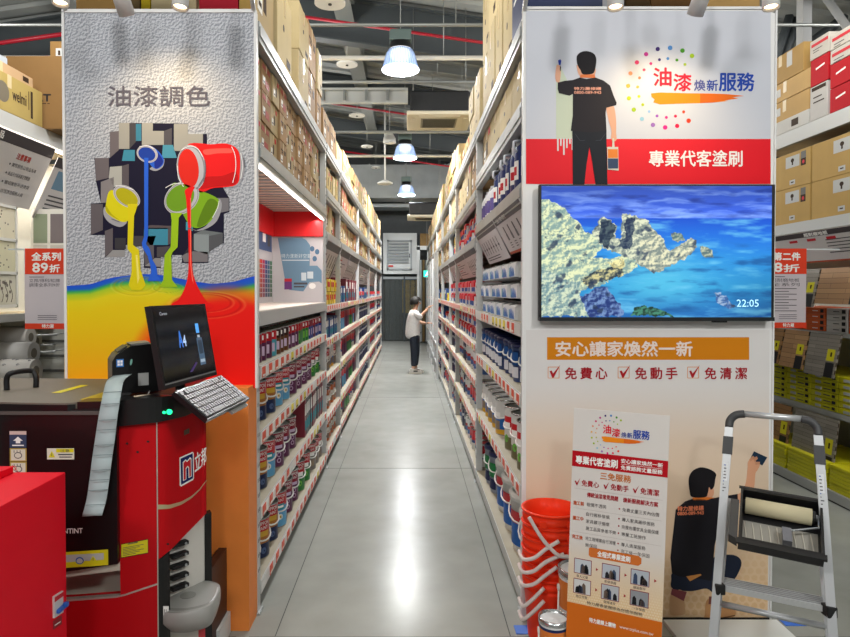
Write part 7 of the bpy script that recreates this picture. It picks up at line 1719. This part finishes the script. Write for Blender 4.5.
# column and truss behind
tag(MB().bx(P(803, 20, 7).x, P(812, 20, 7).x, 7, 7.12, 0, 5.4, mat('column grey', '8c8e8e', .5)).build('steel_column'), 'grey steel column behind the right rack top', 'column')
mb = MB(); a, b_ = P(822, -8, 6.5), P(856, 40, 5.9); mb.tube([a, b_], .05, mat('column grey'), 4); tag(mb.build('steel_brace'), 'grey diagonal steel brace over the right rack top', 'brace')
for k, (p, q) in enumerate((((776, 62), (790, 16)), ((784, 60), (798, 18)), ((815, 40), (845, 17)))):
    trim(MB().tube([P(*p, 8.2), P(*q, 8.2)], .06, M_dsteel, 4))
# taller stock rows further back so the aisles beyond are closed off
for s, X in ((-1, -3.1), (1, 3.33)):
    for i in range(3):
        ya = 6.75+i*2.7
        nm = 'left' if s < 0 else 'right'
        rack_bay(X, s, ya, ya+2.65, [.12, .8, 1.5, 2.2, 2.94], .9, f'distant white rack in the next aisle on the {nm}, {("first", "second", "third")[i]} behind the front one', last=True, backz=(.12, 2.9))
# things seen above the two end panels: cartons on the rack tops just behind them
def m_kg(mb, F): frect(mb, F, 4, 5, 14, 12, mat('print pale grey')); 
y_ = 3.28
def topbox(px0, px1, c, z1, label, marks=None):
    a, b_ = P(px0, 5, y_), P(px1, 5, y_); bigbox(a.x, b_.x, y_, y_+.4, 2.945, z1, c, label, marks, False, 'y-')
topbox(76, 116, '8a6b3c', 3.35, 'brown carton on the left rack top behind the left spotlight'); topbox(118, 140, '5d4c30', 3.3, 'dark brown carton on the left rack top behind the middle spotlight'); topbox(141, 150, 'b8a020', 3.2, 'narrow yellow pack on the left rack top'); topbox(151, 196, 'b3a382', 3.1, 'pale tan carton on the left rack top')
def m_lb(mb, F): frect(mb, F, 3, 2, 12, 14, mat('print pink', 'd98a94')); frect(mb, F, 4, 3, 11, 13, mat('carton red2', 'a82032', .5), .0014); ftext(mb, F, '立', 14, 3, 21, 12, mat('print pink'), .0014, bold=.3)
topbox(199, 238, 'a81f30', 3.3, 'red carton with white logo on the left rack top', m_lb)
topbox(239, 250, 'b08f50', 3.4, 'tan carton squeezed beside the red carton on the left rack top', lambda mb, F: frect(mb, F, 1, 3, 4, 5, mat('print red')))
topbox(525, 569, 'b9bcc4', 3.3, 'pale grey board on the right rack top, left of the first spotlight'); topbox(570, 612, 'c0c2c9', 3.3, 'second pale grey board on the right rack top')
topbox(626, 650, '4e3c22', 3.25, 'dark brown carton on the right rack top behind the spotlights'); topbox(651, 700, '6a4c2a', 3.3, 'brown carton right of the dark one on the right rack top'); topbox(702, 760, 'b3905a', 3.35, 'tan carton with label by the right spotlight, right rack top', lambda mb, F: frect(mb, F, 10, 8, 18, 14, mat('print pale grey')))
# ================================================================ shopper in the aisle
def skin(name, joints, edges, m, parent, sub=2, root=0):
    me = bpy.data.meshes.new(name); base = wloc(parent)
    me.from_pydata([tuple(Vector(j[0])-base) for j in joints], edges, []); me.materials.append(m)
    o = bpy.data.objects.new(name, me); COL.objects.link(o); o.parent = parent
    o.modifiers.new('skin', 'SKIN'); 
    for i, j in enumerate(joints):
        r = j[1]; sv = me.skin_vertices[0].data[i]; sv.radius = r if isinstance(r, tuple) else (r, r); sv.use_root = (i == root)
    s = o.modifiers.new('sub', 'SUBSURF'); s.levels = sub; s.render_levels = sub
    dg = bpy.context.evaluated_depsgraph_get(); m2 = bpy.data.meshes.new_from_object(o.evaluated_get(dg)); o.modifiers.clear(); o.data = m2
    m2.polygons.foreach_set('use_smooth', [True]*len(m2.polygons)); 
    if not m2.materials: m2.materials.append(m)
    return o
PX, PY = P(414.5, 373, 12.5).x, 12.5
t = thing('person', (PX, PY, 0), 'person in loose pale shirt and dark trousers reaching to the right shelf in the aisle', 'person', None)
def W(x, y, z): return (PX+x, PY+y, z)
sk = mat('skin', 'c99a7c', .55)
J = [(W(0, 0, .80), (.10, .09)), (W(-.01, 0, .95), (.10, .085)), (W(-.01, 0, 1.1), (.105, .09)), (W(.0, 0, 1.2), (.085, .08)), (W(.015, 0, 1.26), .042), (W(.03, 0, 1.30), .045),
     (W(.035, 0, 1.36), (.078, .066)), (W(.032, 0, 1.41), (.07, .062)),
     (W(.0, -.13, 1.19), .05), (W(.11, -.19, 1.10), .038), (W(.22, -.17, 1.22), .031), (W(.26, -.16, 1.27), .024),
     (W(.0, .13, 1.19), .05), (W(.05, .18, 1.0), .038), (W(.2, .16, .96), .03), (W(.24, .15, .965), .024),
     (W(-.01, -.075, .72), .075), (W(.0, -.085, .43), .052), (W(-.02, -.09, .1), .036),
     (W(.01, .075, .72), .075), (W(.03, .08, .43), .052), (W(.02, .085, .1), .036), (W(-.03, -.09, .055), .035), (W(.01, .085, .055), .035)]
E_ = [(0,1),(1,2),(2,3),(3,4),(4,5),(5,6),(6,7),(3,8),(8,9),(9,10),(10,11),(3,12),(12,13),(13,14),(14,15),(0,16),(16,17),(17,18),(0,19),(19,20),(20,21),(18,22),(21,23)]
body = skin('body', J, E_, sk, t)
def hand(wr, d, parent, nm):
    wr = Vector(wr); d = Vector(d).normalized(); sd = Vector((0, 1, 0)); up = d.cross(sd).normalized()
    js = [(wr, .021), (wr+d*.035, .024), (wr+d*.06, .021)]; es = [(0,1),(1,2)]
    for k, (o_, L) in enumerate(((-.021, .05), (-.007, .06), (.007, .057), (.021, .045))):
        b0 = len(js); js += [(wr+d*.06+sd*o_, .009), (wr+d*(.06+L*.55)+sd*o_*1.15-up*.004, .008), (wr+d*(.06+L)+sd*o_*1.2-up*.016, .0065)]; es += [(2, b0), (b0, b0+1), (b0+1, b0+2)]
    b0 = len(js); js += [(wr+d*.03-sd*.024, .011), (wr+d*.055-sd*.04-up*.008, .009)]; es += [(1, b0), (b0, b0+1)]
    return skin(nm, js, es, sk, parent, 2)
hand(W(.26, -.16, 1.27), (.75, .1, .55), t, 'hand'); hand(W(.24, .15, .965), (1, -.1, .05), t, 'hand')
# face
mb = MB(); hx, hz = PX+.035, 1.37
mb.box((hx+.078, PY-.0, hz-.012), (.026, .022, .03), sk, rot=(0, R(20), 0), bev=.008); nose = part(mb, 'nose', t)
mb = MB(); 
for s in (-1, 1): mb.lathe([(.001, -.008), (.007, -.004), (.007, .004), (.001, .008)], mat('eye dark', '1a1512', .2), (hx+.066, PY+s*.028, hz+.006), seg=10)
part(mb, 'eyes', t); mb = MB(); mb.box((hx+.068, PY, hz-.04), (.014, .034, .008), mat('lips', 'a5605a', .5), bev=.003); part(mb, 'mouth', t)
mb = MB()
for s in (-1, 1): mb.box((hx-.008, PY+s*.066, hz-.005), (.028, .012, .045), sk, bev=.005)
part(mb, 'ears', t)
# hair
hr = mat('black hair', '17130f', .6, bump=.3, bscale=90); mb = MB(); vs = []; n1_, n2_ = 20, 12
for j in range(n2_+1):
    for i in range(n1_):
        a = 2*math.pi*i/n1_; th = math.pi*.64*j/n2_
        fr = math.cos(a); rx, ry, rz = .106, .096, .1
        if fr > .35: th *= .62
        w = 1+.04*math.sin(i*3.1+j*1.7)
        vs.append((hx-.012+rx*math.sin(th)*math.cos(a)*w, PY+ry*math.sin(th)*math.sin(a)*w, hz+.012+rz*math.cos(th)*w))
mb.add(vs, [(j*n1_+i, j*n1_+(i+1) % n1_, (j+1)*n1_+(i+1) % n1_, (j+1)*n1_+i) for j in range(n2_) for i in range(n1_)], hr, True); o = part(mb, 'hair', t)
so = o.modifiers.new('s', 'SOLIDIFY'); so.thickness = .012; so.offset = -1
# loose shirt (torso + sleeves) as its own surface
sh = mat('pale striped shirt', 'dbd8d4', .75, noise=.08, nscale=30)
J = [(W(-.04, 0, .64), (.185, .165)), (W(-.035, 0, .82), (.18, .16)), (W(-.03, 0, 1.0), (.165, .145)), (W(-.01, 0, 1.13), (.14, .13)), (W(.005, 0, 1.21), (.08, .10)), (W(.015, 0, 1.235), (.058, .06)),
     (W(.0, -.14, 1.18), .066), (W(.11, -.195, 1.10), .062), (W(.15, -.188, 1.14), .054), (W(.0, .14, 1.18), .066), (W(.05, .185, 1.0), .056), (W(.11, .18, .98), .05)]
skin('shirt', J, [(0,1),(1,2),(2,3),(3,4),(4,5),(3,6),(6,7),(7,8),(3,9),(9,10),(10,11)], sh, t)
tr = mat('navy trousers', '1c2430', .7)
J = [(W(-.01, 0, .84), (.115, .10)), (W(-.01, -.075, .70), .10), (W(.0, -.085, .43), .082), (W(-.02, -.09, .12), .056), (W(.01, .075, .70), .10), (W(.03, .08, .43), .082), (W(.02, .085, .12), .056)]
skin('trousers', J, [(0,1),(1,2),(2,3),(0,4),(4,5),(5,6)], tr, t)
for k, (x, y) in enumerate(((-.02, -.09), (.02, .085))):
    mb = MB(); prof = [(-.075, .0), (-.08, .04), (-.06, .085), (.0, .085), (.06, .055), (.13, .045), (.155, .025), (.15, .0)]
    c = [(x+a, b) for a, b in prof]; mb.prism([(PX+a, PY+y-.04, b+.012) for a, b in c], (0, .08, 0), mat('shoe white', 'cfccc4', .5)); o = part(mb, 'shoe', t)
    bv = o.modifiers.new('b', 'BEVEL'); bv.width = .012; bv.segments = 3
    mb = MB(); mb.bx(PX+x-.085, PX+x+.16, PY+y-.045, PY+y+.045, 0, .014, mat('sole cream', 'd9d2c0', .6), .005); s2 = mb.build('sole', o); s2.data.transform(Matrix.Translation(-wloc(o)))
    mb = MB(); mb.bx(PX+x+.0, PX+x+.08, PY+y-.0425, PY+y-.04, .035, .06, M_black); s2 = mb.build('shoe_stripe', o); s2.data.transform(Matrix.Translation(-wloc(o)))
# ================================================================ the far, smallest goods beyond the nearest 300 of a kind: one object each
def merge(objs, name, label, cat):
    bpy.context.view_layer.update()
    v = []; f = []; mi = []; sm = []; mats = []
    for root in objs:
        for o in [root]+list(root.children_recursive):
            if o.type != 'MESH': continue
            M = o.matrix_world; base = len(v); me = o.data
            v += [tuple(M @ x.co) for x in me.vertices]
            loc = []
            for m in me.materials:
                if m not in mats: mats.append(m)
                loc.append(mats.index(m))
            for p in me.polygons:
                f.append(tuple(i+base for i in p.vertices)); mi.append(loc[p.material_index] if loc else 0); sm.append(p.use_smooth)
    for root in objs:
        for o in list(root.children_recursive)+[root]: bpy.data.objects.remove(o)
    me = bpy.data.meshes.new(name); me.from_pydata(v, [], f)
    for m in mats: me.materials.append(m)
    me.polygons.foreach_set('material_index', mi); me.polygons.foreach_set('use_smooth', sm); me.update()
    o = bpy.data.objects.new(name, me); COL.objects.link(o); tag(o, label, cat, None, 'stuff')
tops = [o for o in bpy.data.objects if o.parent is None and 'label' in o]
far = ('fifth left bay', 'sixth left bay', 'fifth right bay', 'sixth right bay', 'seventh right', 'eighth right')
pick = lambda c: [o for o in bpy.data.objects if o.parent is None and 'label' in o and o.get('category') == c and any(k in o['label'] for k in far) and o.get('group')]
merge(pick('paint can'), 'paint_can', 'farthest tiny paint cans crowding the shelves of the last bays on both sides', 'paint cans')
merge(pick('box'), 'carton', 'farthest small cartons crowding the upper levels of the last bays on both sides', 'cartons')
